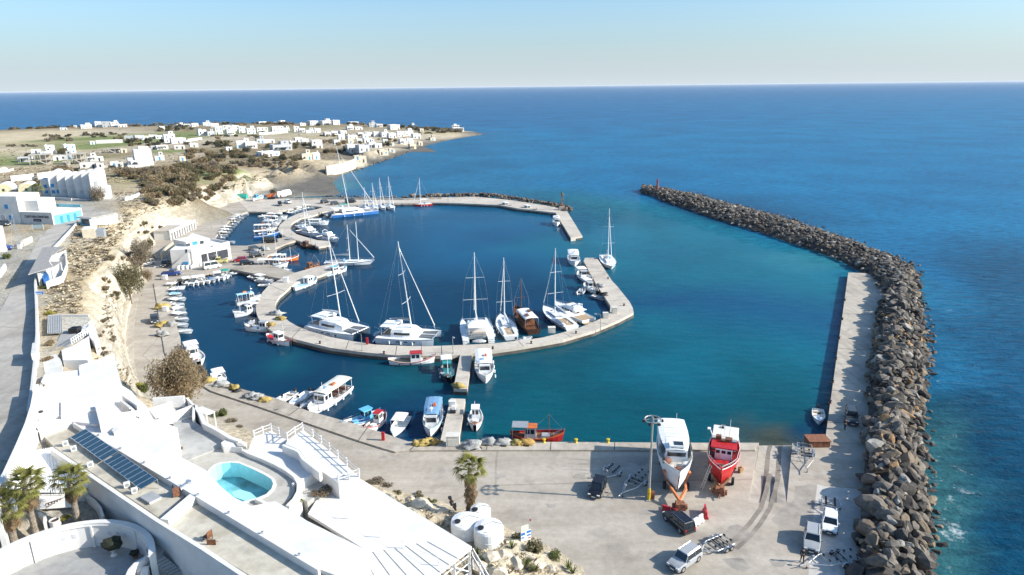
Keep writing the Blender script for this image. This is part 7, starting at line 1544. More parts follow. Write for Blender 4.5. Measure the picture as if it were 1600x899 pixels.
AREAS = {
'far coast row': [(125,194,141,201,'s'),(148,189,158,199,'s'),(160,189,172,199,'d'),(172,188,184,199,'t'),(184,194,197,199,'s'),(115,196.5,119,199.5,'s'),(92,199,103,203.5,'d'),(249,195,257,203,'s'),(274,194,286,198,'s'),(286,192,298,198,'s'),(298,191.5,309,198,'s'),(316,190,328,197,'s'),(328,190,341,199,'s'),(403,189,416,194,'s'),(427,187.5,446,191,'s'),(467,189.5,477,196.5,'v'),(481,186.5,496,196,'t'),(500,187,517,195.5,'t'),(518,185.5,530,195,'t'),(543,190,560,194,'s'),(575,189.5,586,198.5,'d'),(586,192.5,597,199,'s'),(606,192,623,203,'t'),(639,194.5,648,198,'s'),(655,200.5,662,206,'b')],
'cube cluster behind the wall': [(308,199,322,212,'v'),(322,203,334,212,'d'),(336,196,348,210,'s'),(347,192,360,204,'t'),(352,198,366,211,'s'),(361,191,373,205,'s'),(372,196,384,208,'s'),(384,199,398,209,'s'),(400,196,418,208,'t'),(423,195,442,206,'t'),(442,197,452,205,'s'),(458,197,467,206,'s'),(466,199,476,207,'s'),(477,200,490,208,'s'),(489,200,500,207,'s')],
'open fields': [(130,206,141,211.5,'s'),(141,221,146,226,'s'),(194,211,208,219,'d'),(209,210.5,223,219,'d'),(223,210,231,218,'b'),(231,210,243,217.5,'s'),(242,209,254,217.5,'s'),(255,207,272,223,'t'),(265,215,288,224,'s'),(236,228.5,242,234,'d'),(242,228,260,233.5,'s'),(271,226,288,233.5,'s'),(295,224,308,230,'s'),(351,232,362,236,'s'),(240,242.5,255,250.5,'s'),(280,247,288,252,'b')],
'hamlet by the unfinished frames': [(48,231,62,240,'s'),(62,235,80,243,'s'),(70,225,84,240,'t'),(83,241,95,251,'s'),(99,224,116,240,'t'),(94,240,112,250,'d'),(133,245,150,252,'s'),(148,246.5,160,252,'s'),(188,230,198,239,'b'),(27,245,48,253,'d'),(124,258,150,263,'s'),(150,257.5,160,263,'s'),(172,252,184,261,'s'),(181,254,191,262,'s'),(0,261,9,269,'v')],
'thicket above the cliff': [(368,217,385,231,'g'),(382,218,401,232,'s'),(399,216,412,224,'d'),(410,215.5,428,223.5,'s'),(421,221,453,235,'d'),(452,219,462,227,'s'),(459,214,472,222,'s'),(470,215,482,226,'s'),(486,216,503,232,'t'),(401,234,433,245,'s'),(469,238,486,250,'b'),(486,237,499,249,'g'),(380,214.5,388,222,'s')],
'headland village': [(540,196,552,203,'s'),(553,196.5,565,203,'s'),(540,208,557,217,'s'),(557,205,569,213,'s'),(570,204.5,582,213,'s'),(582,205,594,214,'s'),(594,204,606,214,'s'),(605,206,618,216,'s'),(618,204,631,214,'s'),(630,203.5,645,212,'s'),(643,208,657,217,'s'),(622,214,634,225,'s'),(633,213,645,224,'s'),(542,214.5,552,224,'b'),(556,216,566,224,'s'),(566,214,580,223,'s'),(574,221,586,231,'s'),(583,221,596,231,'s'),(540,224,556,236,'s'),(556,225.5,575,237,'d'),(520,217,530,226,'s'),(527,210,538,218,'s'),(505,206,516,213,'s'),(516,203,527,211,'s'),(529,203,540,210,'s'),(597,216,606,224,'s'),(606,222,615,228,'b'),(565,207,575,216,'s'),(545,228,560,238,'s')],
'bay shore': [(638,221,650,233,'b'),(652,218.5,660,227,'b'),(670,213,680,219.5,'b'),(590,232,606,242,'b'),(606,229.5,617,238,'b'),(552,240,563,250,'b'),(562,241,572,254,'b')]}
seedn = 0
for area, lst in AREAS.items():
    lst = sorted(lst); cnt = {}
    for x0, y0, x1, y1, stl in lst:
        seedn += 1
        b = G((x0+x1)/2, y1); px = PX(b); k = px[2]/FOC
        w = (x1-x0)*k; h = (y1-y0)*k*.93
        rot = R(rnd.uniform(24, 44)); W_ = max(3.5, round(w*.92/.5)*.5); D_ = max(3, round(w*rnd.uniform(.5, .75)/.5)*.5)
        Hh = max(2.5, round(min(h, 10)*rnd.uniform(.6, .9)/.5)*.5); ss = 's' if stl == 't' else stl
        if stl == 't': Hh = max(Hh, 5.5)
        kind = {'s': 'low flat white house', 't': 'two storey white house', 'v': 'white barrel vaulted house', 'd': 'dull grey house', 'b': 'small beige house', 'g': 'white house with pitched roof'}[stl]
        cnt[kind] = cnt.get(kind, 0)+1
        tot = sum(1 for q in lst if q[4] == stl)
        lab = kind+(', '+ORD[cnt[kind]-1]+' from the left in the ' if tot > 1 else ' in the ')+area
        thing('house', lab, 'house', (b.x, b.y+D_*.3, gz(b.x, b.y)-.05), rot, sp_house(ss, W_, D_, Hh, seedn % 12), 'houses of the '+area)
def placed(fn_parts, name, lab, cat, px, py, rot, group=None):
    b = G(px, py); return thing(name, lab, cat, (b.x, b.y, gz(b.x, b.y)-.05), R(rot), fn_parts, group)
def pxw(px, py, n): return n*PX(G(px, py))[2]/FOC
placed(sp_house('f', 11., 8., 6.0, 1), 'unfinished_house', 'unfinished concrete house frame on the left, two open storeys with outside stair', 'house', 66, 257, 28)
placed(sp_house('f', 9., 7., 6.0, 2), 'unfinished_house', 'unfinished concrete house frame on the right with a sloping stair', 'house', 122, 256, 28)
placed(sp_house('f', 3., 3., 3., 3), 'unfinished_house', 'small open concrete frame in front of the unfinished houses', 'house', 105, 260, 28)
placed(sp_house('f', 13., 5., 3., 4), 'pergola', 'long low row of bare concrete posts in the field', 'ruin', 174, 239, 15)
# big cubic white house and headland villa, walls in the fields
k = pxw(220, 260, 1)
placed([S('wall', MB().box(2, 0, -1, 25*k, 20*k, 25*k+1), lime, [win(2-12.5*k, 1, 2.5, 1, 1.2, 's'), win(2-12.5*k, -2, 2.5, 1, 1.2, 's')]), S('roof_room', MB().box(3, 1, 25*k+.01, 14*k, 12*k, 1.4), lime), S('side_wing', MB().box(-12.5*k, 0, -1, 9*k, 15*k, 13*k+1), lime), S('front_wing', MB().box(2, -12*k, -1, 26*k, 6*k, 7*k+1), lime, [S('garage_door', MB().box(-3, -15*k-.02, 0, 2.6, .1, 2.2), dgl)]), S('roof', MB().box(2, 0, 25*k+.004, 24*k, 19*k, .06), roofw), S('stair_wall', MB().loft([[(-8*k-2, -10*k, -.5), (-8*k-2, -10*k-.3, -.5), (-8*k-2, -10*k-.3, 4), (-8*k-2, -10*k, 4)], [(6*k, -10*k, -.5), (6*k, -10*k-.3, -.5), (6*k, -10*k-.3, 1), (6*k, -10*k, 1)]]), lime)], 'cube_house', 'tall white cube shaped house with outside stair above the thicket', 'house', 219, 258, 34)
k = pxw(714, 205, 1)
placed([S('wall', MB().box(0, 0, -1, 19*k, 12*k, 5*k+1), lime, [win(x*k, -6*k, 1, 1.6, 1.6, 'f') for x in (-7, -3.5, 0, 3.5, 7)]), S('upper_floor', MB().box(-2*k, 0, 5*k, 12*k, 9*k, 4*k), lime, [win(x*k, -4.5*k, 5*k+1, 1.4, 1.5, 'f') for x in (-6, -3, 0, 3)]), S('balcony', MB().box(0, -7*k, 4.8*k, 19*k, 3*k, .3), lime), S('roof_room', MB().box(-3*k, 0, 9*k, 4*k, 4*k, 2*k), lime)], 'villa', 'white two storey villa alone on the tip of the headland', 'house', 714, 205, 20)
def field_wall(pts, h, lab, m=lime, th=.4):
    w = [G(*q) for q in pts]; mb = MB()
    for a, b in zip(w[:-1], w[1:]):
        n_ = max(1, int((b-a).length/6))
        for i in range(n_):
            p, q = a.lerp(b, i/n_), a.lerp(b, (i+1)/n_); p.z = gz(p.x, p.y); q.z = gz(q.x, q.y); d = (q-p).normalized(); o = Vector((-d.y, d.x, 0))*th
            mb.add([(v.x, v.y, z) for v, z in ((p, p.z-1), (q, q.z-1), (q+o, q.z-1), (p+o, p.z-1), (p, p.z+h), (q, q.z+h), (q+o, q.z+h), (p+o, p.z+h))], [(3, 2, 1, 0), (4, 5, 6, 7), (0, 1, 5, 4), (1, 2, 6, 5), (2, 3, 7, 6), (3, 0, 4, 7)])
    o_ = w[0]; t = thing('garden_wall', lab, 'wall', o_, 0, (), 'white walls in the fields'); link('wall', MB().add([tuple(Vector(v)-o_) for v in mb.v], mb.f).mesh('wall', m), t)
field_wall([(150,225),(172,224),(192,223.5)], 3.2, 'long white wall beside the green field'); field_wall([(294,221.5),(316,218.5)], 2.2, 'white wall segment above the thicket'); field_wall([(405,211),(425,210),(450,207.5)], 2.4, 'long white garden wall under the cube cluster'); field_wall([(288,223.5),(296,222)], 1.5, 'short white wall beside the two storey field house')
field_wall([(18,284),(38,282),(54,280)], 2.6, 'white boundary wall behind the vaulted hotel on the left'); field_wall([(60,281),(74,279),(88,277)], 3., 'white boundary wall joining the vaulted hotel'); field_wall([(124,264),(170,262),(200,262)], 1.2, 'low grey wall below the small white houses', gconc); field_wall([(200,262.5),(235,262)], 1.6, 'low white wall in front of the tall cube house')
field_wall([(0,270),(22,266)], 1., 'pale kerb wall by the far left field'); field_wall([(196,314),(206,311.5),(219,306)], 1.2, 'white wall end beside the shrub slope')
# vaulted hotel
def world_thing(name, lab, cat, loc, group=None): return Grp(name, lab, cat, loc, group)
def basis(a, b):
    e = b-a; e.z = 0; L = e.length; e.normalize(); return e, Vector((-e.y, e.x, 0)), L
def lbox(a, e, n_, s0, s1, t0, t1, z0, z1):
    q = [a+e*s+n_*t for s, t in ((s0, t0), (s1, t0), (s1, t1), (s0, t1))]
    return MB().add([(p.x, p.y, z0) for p in q]+[(p.x, p.y, z1) for p in q], [(3, 2, 1, 0), (4, 5, 6, 7), (0, 1, 5, 4), (1, 2, 6, 5), (2, 3, 7, 6), (3, 0, 4, 7)])
def vaultb(a, e, n_, s0, s1, t0, t1, z0, zs):
    r = (s1-s0)/2; prof = [(s0, z0), (s1, z0), (s1, zs)]+[(s0+r+r*math.cos(math.pi*j/10), zs+r*.9*math.sin(math.pi*j/10)) for j in range(1, 10)]+[(s0, zs)]
    return MB().loft([[tuple(a+e*s+n_*t+Vector((0, 0, z-a.z))) for s, z in prof] for t in (t0, t1)])
a0 = P(80,306,12.6); b0 = P(158,311,12.6); e_, n_, L_ = basis(a0, b0)
th_ = R(24); e2 = Vector((math.cos(th_), math.sin(th_), 0)); n2 = Vector((-e2.y, e2.x, 0))
VH = world_thing('vaulted_hotel', 'white hotel of stepped barrel vaults with blue windows on the plateau', 'hotel', a0)
for k in range(6):
    o_ = a0+e_*(L_*(k+.1)/6); zs = 12.6+(7.4, 7.0, 6.6, 7.2, 7.8, 8.6)[k]; w_ = L_/6.6
    VH.part('vault', vaultb(o_, e2, n2, 0, w_, (-1.5 if k in (0, 5) else 0), 11, 11, zs), lime)
    o_ = o_.copy(); t_ = -1.55 if k in (0, 5) else -.05
    for zz in ((13.6, 16.0) if k == 0 else (13.8,)):
        for s_ in ((.25, .65) if k == 0 else (.5,)):
            if zz > 15 and s_ > .5: continue
            VH.part('window', lbox(o_, e2, n2, w_*s_-.55, w_*s_+.55, t_-.05, t_+.1, zz, zz+1.3), blue_t if k == 0 else lime2)
VH.part('window', lbox(a0+e_*(L_*5.1/6), e2, n2, 1.4, 2.4, -1.6, -1.4, 17.3, 19), gpl)
VH.part('side_wing', lbox(a0, e2, n2, -3, 0, 2, 10, 11, 18.6), lime); VH.part('window', lbox(a0, e2, n2, -2.2, -1.1, 1.92, 2.1, 15.4, 16.7), blue_t); VH.part('window', lbox(a0, e2, n2, -2.2, -1.1, 1.92, 2.1, 13.4, 14.5), blue_t)
VH.part('end_wing', lbox(b0, e2, n2, -1.5, 3, -1, 7, 11, 16.6), lime); VH.part('forecourt', lbox(a0, e_, n_, -2, L_*.98, -5.5, -1, 11.5, 12.75), floorg)
VH.part('forecourt_wall', lbox(a0, e_, n_, -2, L_*.7, -5.8, -5.5, 11.5, 13.3), lime2)
# small yellow vaulted houses at the left edge
for q, lab, m in (((-6,307),'pale yellow vaulted house cut by the left edge',mat('plaster_yellow', (.62, .57, .36), .85)),((30,306),'pale yellow vaulted house with dark doorway left of the vaulted hotel',None)):
    o_ = P(*q, 12.6); g_ = world_thing('vaulted_house', lab, 'house', o_); m = m or MT['plaster_yellow']
    g_.part('vault', vaultb(o_, e2, n2, 0, 5.5, 0, 8, 11, 14.6), m); g_.part('roof_shell', vaultb(o_, e2, n2, -.15, 5.65, .3, 8.2, 12.6, 14.66), lime); g_.part('doorway', lbox(o_, e2, n2, -2.2, -.4, -.1, 3, 11.8, 15), dgl); g_.part('window', lbox(o_, e2, n2, 2.3, 3.1, -.06, .1, 14.3, 15.3), dgl); g_.part('side_room', lbox(o_, e2, n2, 5.5, 8, 1, 7, 11, 14.8), lime)
# grey blue hotel and its restaurant annex
a1 = P(-14,349,12.7); b1 = P(34,349.5,12.7); e1, n1, L1_ = basis(a1, b1); zt = 12.7+8.2
HB = world_thing('seaside_hotel', 'white and grey three storey hotel with blue windows at the left edge', 'hotel', a1)
HB.part('wall', lbox(a1, e1, n1, 0, L1_, 0, 9, 11, zt), lime); HB.part('roof', lbox(a1, e1, n1, .3, L1_-.3, .3, 8.7, zt+.002, zt+.1), roofw); HB.part('side_wing', lbox(b1, e1, n1, 0, 4.5, 2.5, 9.5, 11, 12.7+6.6), lime)
for s_, zz in ((.62, 17.2), (.70, 13.9), (.28, 18.3), (.26, 16.8), (.45, 14)): HB.part('window', lbox(a1, e1, n1, L1_*s_-.6, L1_*s_+.6, -.06, .1, zz, zz+1.3), blue_t if s_ > .5 else gpl)
RS = world_thing('restaurant', 'low flat roofed restaurant with dark lettering on its front and turquoise side doors', 'restaurant', b1)
c1 = P(84,351.5,12.7); e3, n3, L3 = basis(b1, c1)
RS.part('wall', lbox(b1, e3, n3, .2, L3, 0, 11, 11, 16.0), lime2); RS.part('roof', lbox(b1, e3, n3, .5, L3-.3, .3, 10.7, 16.002, 16.1), lime); RS.part('turquoise_wall', lbox(b1, e3, n3, L3+.003, L3+.1, .6, 10.6, 12.6, 15.4), turq_t)
for t_ in (2.5, 5, 7.5): RS.part('door', lbox(b1, e3, n3, L3+.1, L3+.16, t_, t_+1, 12.6, 14.8), blue_t)
RS.part('turquoise_railing', lbox(b1, e3, n3, 2, L3, 10.8, 10.95, 16.1, 17), turq_t); RS.part('roof_kerb', lbox(b1, e3, n3, .2, L3+.05, -.06, .24, 16.0, 16.35), lime2)
cu = bpy.data.curves.new('sign_text', 'FONT'); cu.body = 'CAPTAIN DIMITRIS'; cu.size = 1.05; cu.extrude = .03; cu.align_x = 'CENTER'
to = bpy.data.objects.new('tmp', cu); C.objects.link(to); bpy.context.view_layer.update()
tm = bpy.data.meshes.new_from_object(to.evaluated_get(bpy.context.evaluated_depsgraph_get())); bpy.data.objects.remove(to)
tm.materials.clear(); tm.materials.append(mat('sign_letters', (.03, .035, .07), .6)); lt = link('lettering', tm, RS.o)
wm_ = Matrix((e3, Vector((0, 0, 1)), -n3)).transposed().to_4x4(); pos = b1+e3*L3*.52-n3*.08; pos.z = 14.6; wm_.translation = pos-RS.l
lt.matrix_local = wm_
RS.part('name_board', lbox(b1, e3, n3, L3*.40, L3*.64, -.09, -.01, 13.5, 14.3), mat('sign_letters', (.03, .035, .07))); RS.part('board_stripe', lbox(b1, e3, n3, L3*.43, L3*.60, -.11, -.085, 13.85, 13.95), gpl)
q = G(60, 359); thing('glass_screen', 'small glass panel fence on two posts in front of the restaurant', 'fence', q, R(10), [S('panel', MB().box(0, 0, .35, 2.6, .05, 1.1), mat('screen_glass', (.30, .38, .40), .2)), S('post', MB().box(-1.4, 0, -.2, .1, .1, 1.8), lime2), S('post', MB().box(1.4, 0, -.2, .1, .1, 1.8), lime2)])
BH = world_thing('beach_kiosk', 'flat grey roofed blue kiosk at the cliff edge by the upper road', 'kiosk', P(135,351,12.6))
a4 = P(125,352,12.7); b4 = P(146,353.5,12.7); e4, n4, L4 = basis(a4, b4)
BH.part('wall', lbox(a4, e4, n4, .2, L4-.2, .3, 8, 11.5, 15.0), turq_t); BH.part('roof', lbox(a4, e4, n4, -.3, L4+.3, -.3, 8.6, 15.0, 15.25), gconc); BH.part('fascia', lbox(a4, e4, n4, -.34, L4+.34, -.4, -.3, 14.8, 15.3), lime)
BH.part('shop_window', lbox(a4, e4, n4, .8, L4-.8, .22, .4, 13.2, 14.5), dgl); BH.part('side_wall', lbox(b4, e4, n4, -.2, .15, -1, 8.6, 10.5, 14.8), lime); BH.part('counter', lbox(a4, e4, n4, .5, L4-.5, -.2, .28, 12.2, 13.1), turq_t)
BH.part('railing', MB().path([b4+Vector((1.5, 1, .9)), b4+Vector((3, 7, .9)), b4+Vector((2, 10, .9))], .06, 4), turq_t)
SB = world_thing('stone_hut', 'small pale hut with a dark side on the plateau below the blue kiosk', 'hut', P(138,368,12.6)); o_ = P(129,369,12.6); SB.part('wall', lbox(o_, Vector((.92, .38, 0)), Vector((-.38, .92, 0)), 0, 3.2, 0, 4.4, 11.5, 14.4), beige); SB.part('roof', lbox(o_, Vector((.92, .38, 0)), Vector((-.38, .92, 0)), .1, 3.1, .1, 4.3, 14.4, 14.5), roofw); SB.part('side_net', lbox(o_, Vector((.92, .38, 0)), Vector((-.38, .92, 0)), 3.22, 5.2, .3, 4, 11.5, 13.8), cvg)
# cliff edge cafe with grey roofs
KI = world_thing('cliff_cafe', 'cliff edge cafe with grey canopy roofs and pale blue balustrades, overhanging the road', 'cafe', P(75,420,12.7))
KI.part('canopy_roof', MB().prism(PP([(67,386.5),(88,385.5),(76,408),(83,417),(44,429)], 16.0), 15.85, 16.0), slate); KI.part('canopy_roof', MB().prism(PP([(88,385.7),(103,386),(90,392),(82,400)], 15.9), 15.75, 15.9), slate); KI.part('canopy_roof', MB().prism(PP([(78,408.5),(96,409),(84,416.5)], 15.95), 15.8, 15.95), slate)
ca, cb_ = P(60,431,12.7), P(78,396,12.7)
for q in ((58,424),(66,405),(75,388),(80,420),(94,409)): p = P(*q, 15.8); KI.part('post', MB().box(p.x, p.y, 11.5, .2, .2, 4.3), lime)
KI.part('terrace', MB().prism(PP([(60,432),(72,441),(97,432),(104,414),(103,392),(88,398)], 13.0), 9.5, 13.0), lime); KI.part('back_wall', wall_strip(MB(), [(62,424),(78,394),(88,388)], 15.6, 11, .25), lime2)
for sg in ([(72,441),(97,431)], [(97,431),(104,414),(103,393)], [(78,410),(88,398),(103,391)]):
    KI.part('balustrade', wall_strip(MB(), sg, 14.0, 12.5, .15), lime); KI.part('blue_band', wall_strip(MB(), sg, 13.7, 13.35, -.05), mat('pale_blue', (.45, .68, .72), .7))
KI.part('counter', MB().prism(PP([(62,431),(72,424),(76,430),(68,437)], 14.1), 12.5, 14.1), blue)
# terrace house below the road parapet
TH = world_thing('terrace_house', 'white house with grey roof terrace and white railings on the slope above the quay', 'house', P(110,540,10))
TH.mass('terrace_floor', [(84,546),(97,517),(125,511),(128,515),(140,520),(112,537),(97,548),(88,556)], 12.5, 6, floorg); TH.mass('white_block', [(96,547),(113,541),(139,525),(140,545),(137,563),(98,563)], 12.9, 5, lime); TH.mass('east_block', [(125,512),(139,506),(146,503),(155,530),(148,535),(140,527),(139,520),(128,521)], 12.85, 5, lime)
TH.mass('dark_yard', [(97,564),(118,562),(122,572),(100,580)], 11.5, 5, floorg); TH.mass('side_wall', [(73,548),(84,546),(90,557),(96,563),(98,582),(70,584),(66,560)], 12.7, 8, lime2)
rl = MB(); pts = [P(112,538,12.95), P(126,529,12.95), P(140,520,12.95), P(146,506,12.95)]
for z_ in (.45, .9): rl.path([p+Vector((0, 0, z_)) for p in pts], .05, 4)
for a_, b_ in zip(pts[:-1], pts[1:]):
    for k in range(4): TH.part('baluster', MB().box(a_.lerp(b_, k/4).x, a_.lerp(b_, k/4).y, 12.9, .14, .14, 1.0), lime)
TH.part('railing', rl, lime); sl_ = MB()
for k in range(5): p = P(113+k*2.6,520-.2*k,12.52); sl_.box(p.x, p.y, 12.5, .35, 1.3, .9)
TH.part('lounger_rack', sl_, black)
CRf = world_thing('shed_roof', 'square grey corrugated roof beside the road parapet', 'shed', P(85,505,12)); r4 = [P(75,494,13.2), P(96,492,13.2), P(97,520,12.9), P(74,521,12.9)]; CRf.part('roof_sheet', quad3(*r4), corrg); CRf.part('wall', MB().prism(PP([(76,496),(95,494),(96,518),(75,519)], 12.7), 8, 12.7), lime2)
for k in range(9): a_, b_ = r4[0].lerp(r4[1], k/8), r4[3].lerp(r4[2], k/8); CRf.part('rib', MB().tube(a_+Vector((0, 0, .02)), b_+Vector((0, 0, .02)), .05, n=4), corrg)
RB = world_thing('rubble_yard', 'walled yard of pale rubble on the slope', 'yard', P(118,500,11)); RB.mass('yard', [(97,494),(138,493.5),(142,500),(136,507),(125,511),(97,517)], 12.55, 6, mat('rubble_pale', (.50, .46, .38), .95, var=.4, scale=3, bump=1, bscale=6)); RB.part('wall', wall_strip(MB(), [(75,493),(97,492.5),(138,492.5)], 12.9, 8, .25), lime2)
# house with pergola at left edge
LE = world_thing('white_house', 'plain white house wall cut by the left edge beside the upper road', 'house', P(-8,378,12.7)); LE.part('wall', MB().prism(PP([(-40,352),(4,352.5),(8,376),(-40,380)], 15.5), 11, 15.5), lime); LE.part('yard_wall', wall_strip(MB(), [(36,376),(50,369)], 14.2, 11.8, .5), beige); LE.part('yard_wall', wall_strip(MB(), [(0,425),(9,412)], 14, 11.5, .4), lime)
TP = world_thing('tripod_frame', 'thin metal tripod with a bin at the junction of the upper road', 'frame', P(25,385,12.7)); ap = P(24,360,12.7)+Vector((0, 0, 5)); 
for q in ((18,386),(29,386),(33,383)): TP.part('leg', MB().tube(P(*q, 12.7), ap, .05, n=4), galv)
q = P(33,386,12.7); TP.part('bin', MB().box(q.x, q.y, 12.7, .7, .7, 1.3), gpl)
q = G(31, 389); thing('street_bin', 'pale waste bin at the roadside junction', 'bin', q, .3, [S('body', MB().box(0, 0, 0, .8, .7, 1.1), lime2), S('lid', MB().box(0, 0, 1.1, .84, .74, .12), gpl)])
# ------------------------------------------------------------------ marina buildings on the quay
MBD = world_thing('marina_building', 'white marina office with blue door and glazed ground floor on the quay', 'building', P(310,410,1.2))
fa, fb = P(303,418,1.2), P(362,404.5,1.2); e5, n5, L5 = basis(fa, fb)
MBD.part('glazed_wing', lbox(fa, e5, n5, 0, L5, 0, 9, .5, 5.9), lime); MBD.part('roof_parapet', lbox(fa, e5, n5, L5*.55, L5, 0, .35, 5.9, 6.6), lime); MBD.part('roof_parapet', lbox(fa, e5, n5, L5-.35, L5, .35, 9, 5.9, 6.6), lime); MBD.part('roof', lbox(fa, e5, n5, .4, L5-.4, .4, 8.8, 5.902, 5.98), roofw)
for s0, s1 in ((.22, .36), (.40, .60), (.63, .92)): MBD.part('shop_window', lbox(fa, e5, n5, L5*s0, L5*s1, -.06, .1, 1.9, 4.5), dgl)
for s0 in (.38, .615): MBD.part('pillar', lbox(fa, e5, n5, L5*s0-.1, L5*s0+.1, -.16, 0, 1.2, 5.2), lime)
MBD.part('main_block', MB().prism(PP([(269.5,418.5),(303,417.5),(331,398),(304,389)], 1.2), .5, 6.5), lime); MBD.part('main_roof', MB().prism(PP([(269.5,390),(297,388.5),(320,375),(300,367)], 6.6), 6.3, 6.56), roofw)
MBD.part('upper_floor', lbox(fa, e5, n5, 1.5, L5*.62, 5, 12, 5.9, 7.9), lime); MBD.part('blue_door', lbox(fa, e5, n5, L5*.27, L5*.27+1.7, 4.92, 5.1, 5.95, 7.6), blue_t)
for s0 in (.12, .47): MBD.part('window', lbox(fa, e5, n5, L5*s0, L5*s0+1.2, 4.92, 5.1, 6.4, 7.4), dgl)
ma, mb_ = P(269.5,418.5,1.2), P(303,417.5,1.2); e6, n6, L6 = basis(ma, mb_)
MBD.part('stair', MB().loft([[tuple(ma+e6*L6*.1-n6*0+Vector((0, 0, -.5))), tuple(ma+e6*L6*.1-n6*1.3+Vector((0, 0, -.5))), tuple(ma+e6*L6*.1-n6*1.3+Vector((0, 0, .4))), tuple(ma+e6*L6*.1+Vector((0, 0, .4)))], [tuple(ma+e6*L6*.9+Vector((0, 0, -.5))), tuple(ma+e6*L6*.9-n6*1.3+Vector((0, 0, -.5))), tuple(ma+e6*L6*.9-n6*1.3+Vector((0, 0, 4.4))), tuple(ma+e6*L6*.9+Vector((0, 0, 4.4)))]]), lime); MBD.part('stair_wall', MB().loft([[tuple(ma+e6*L6*f-n6*1.32+Vector((0, 0, z_))), tuple(ma+e6*L6*f-n6*1.5+Vector((0, 0, z_))), tuple(ma+e6*L6*f-n6*1.5+Vector((0, 0, z_+1.3+z2))), tuple(ma+e6*L6*f-n6*1.32+Vector((0, 0, z_+1.3+z2)))] for f, z_, z2 in ((.08, -.4, 0), (.92, -.4, 4.1))]), lime)
MBD.part('blue_shutter', lbox(ma, e6, n6, L6*.62, L6*.86, -1.6, -1.5, 1.4, 3.2), blue_t); MBD.part('window', lbox(ma, e6, n6, L6*.72, L6*.8, -.05, .1, 5.2, 6.6), dgl)
q = P(271,420.5,1.22)
for k in range(4):
    p = P(279+k*7,421.3-.4*k,1.22); thing('white_drum', 'white round drum by the marina wall, '+ORD[k]+' from the left', 'drum', p, 0, [S('shell', MB().lathe([(.01, 0), (.55, .0), (.6, .6), (.55, 1.2), (.01, 1.25)], 0, 0, 12), white), S('lid', MB().lathe([(.3, 1.26), (.3, 1.32), (.01, 1.33)], 0, 0, 10), black)], 'white drums by the marina wall')
WH = world_thing('arcaded_warehouse', 'long white arcaded warehouse with tan roof under the cliff', 'warehouse', P(280,362,1.2))
wa, wb_ = P(268,375.5,1.2), P(306,357.5,1.2); e7, n7, L7 = basis(wa, wb_)
WH.part('wall', lbox(wa, e7, n7, 0, L7, .8, 5.8, .5, 4.2), lime); WH.part('roof', lbox(wa, e7, n7, -.2, L7*.52, .3, 6, 4.2, 4.4), tanr); WH.part('roof', lbox(wa, e7, n7, L7*.52, L7+.2, .3, 6, 4.203, 4.5), roofw); WH.part('beam', lbox(wa, e7, n7, 0, L7, .0, .35, 3.6, 4.5), lime)
for k in range(11):
    WH.part('pier', lbox(wa, e7, n7, L7*k/10-.3, L7*k/10+.3, -.05, .42, .9, 4.7), lime)
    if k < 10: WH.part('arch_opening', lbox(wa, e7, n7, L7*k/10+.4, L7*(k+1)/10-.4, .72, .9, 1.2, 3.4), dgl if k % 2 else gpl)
# retaining walls along the quay road
ret = mat('retaining_beige', (.56, .49, .38), .9, var=.15, scale=.4, bump=.2)
RT = world_thing('retaining_wall', 'pale beige retaining wall curving along the west quay road', 'wall', P(200,520,1.2)); RT.part('wall', wall_strip(MB(), [(222,625),(208,590),(198,555),(195,520),(198,490),(205,466)], 2.4, .2, .7), ret); RT.part('footpath', MB().prism(PP([(228,622),(216,592),(209,560),(208,520),(211,490),(216,466),(205,466),(198,490),(195,520),(198,555),(207,590),(220,626)], 1.34), .4, 1.34), conc)
RT2 = world_thing('retaining_wall', 'beige sloping retaining wall below the arcaded warehouse', 'wall', P(262,380,1.2)); RT2.part('wall', wall_strip(MB(), [(253,395),(262,385),(272,377.5),(281,372)], 3.6, .2, .5), ret)
RT3 = world_thing('retaining_wall', 'low pale wall along the beach road under the cliff', 'wall', P(330,322,1.2)); RT3.part('wall', wall_strip(MB(), [(302,338),(318,331),(335,323),(350,316),(366,308)], 2.3, .3, .5), ret)
RT4 = world_thing('quay_wall', 'low dark wall along the back of the north pier', 'wall', P(560,309,1.2)); RT4.part('wall', wall_strip(MB(), [(452,310.3),(502,309.2),(560,309.6),(630,310.1),(690,308.8)], 2.0, -1, .5), gconc)
RT5 = world_thing('broken_wall', 'tilted broken slab of sea wall on the bay beach', 'wall', P(520,265,1.5)); w5 = [G(511,274), G(538,268), G(558,258)]; mb = MB()
for a_, b_ in zip(w5[:-1], w5[1:]): mb.add([(a_.x, a_.y, .5), (b_.x, b_.y, .5), (b_.x-1, b_.y+1, .5), (a_.x-1, a_.y+1, .5), (a_.x, a_.y, 6.8), (b_.x, b_.y, 6.6), (b_.x-1, b_.y+1, 6.6), (a_.x-1, a_.y+1, 6.8)], [(3, 2, 1, 0), (4, 5, 6, 7), (0, 1, 5, 4), (1, 2, 6, 5), (2, 3, 7, 6), (3, 0, 4, 7)])
RT5.part('wall', mb, ret)
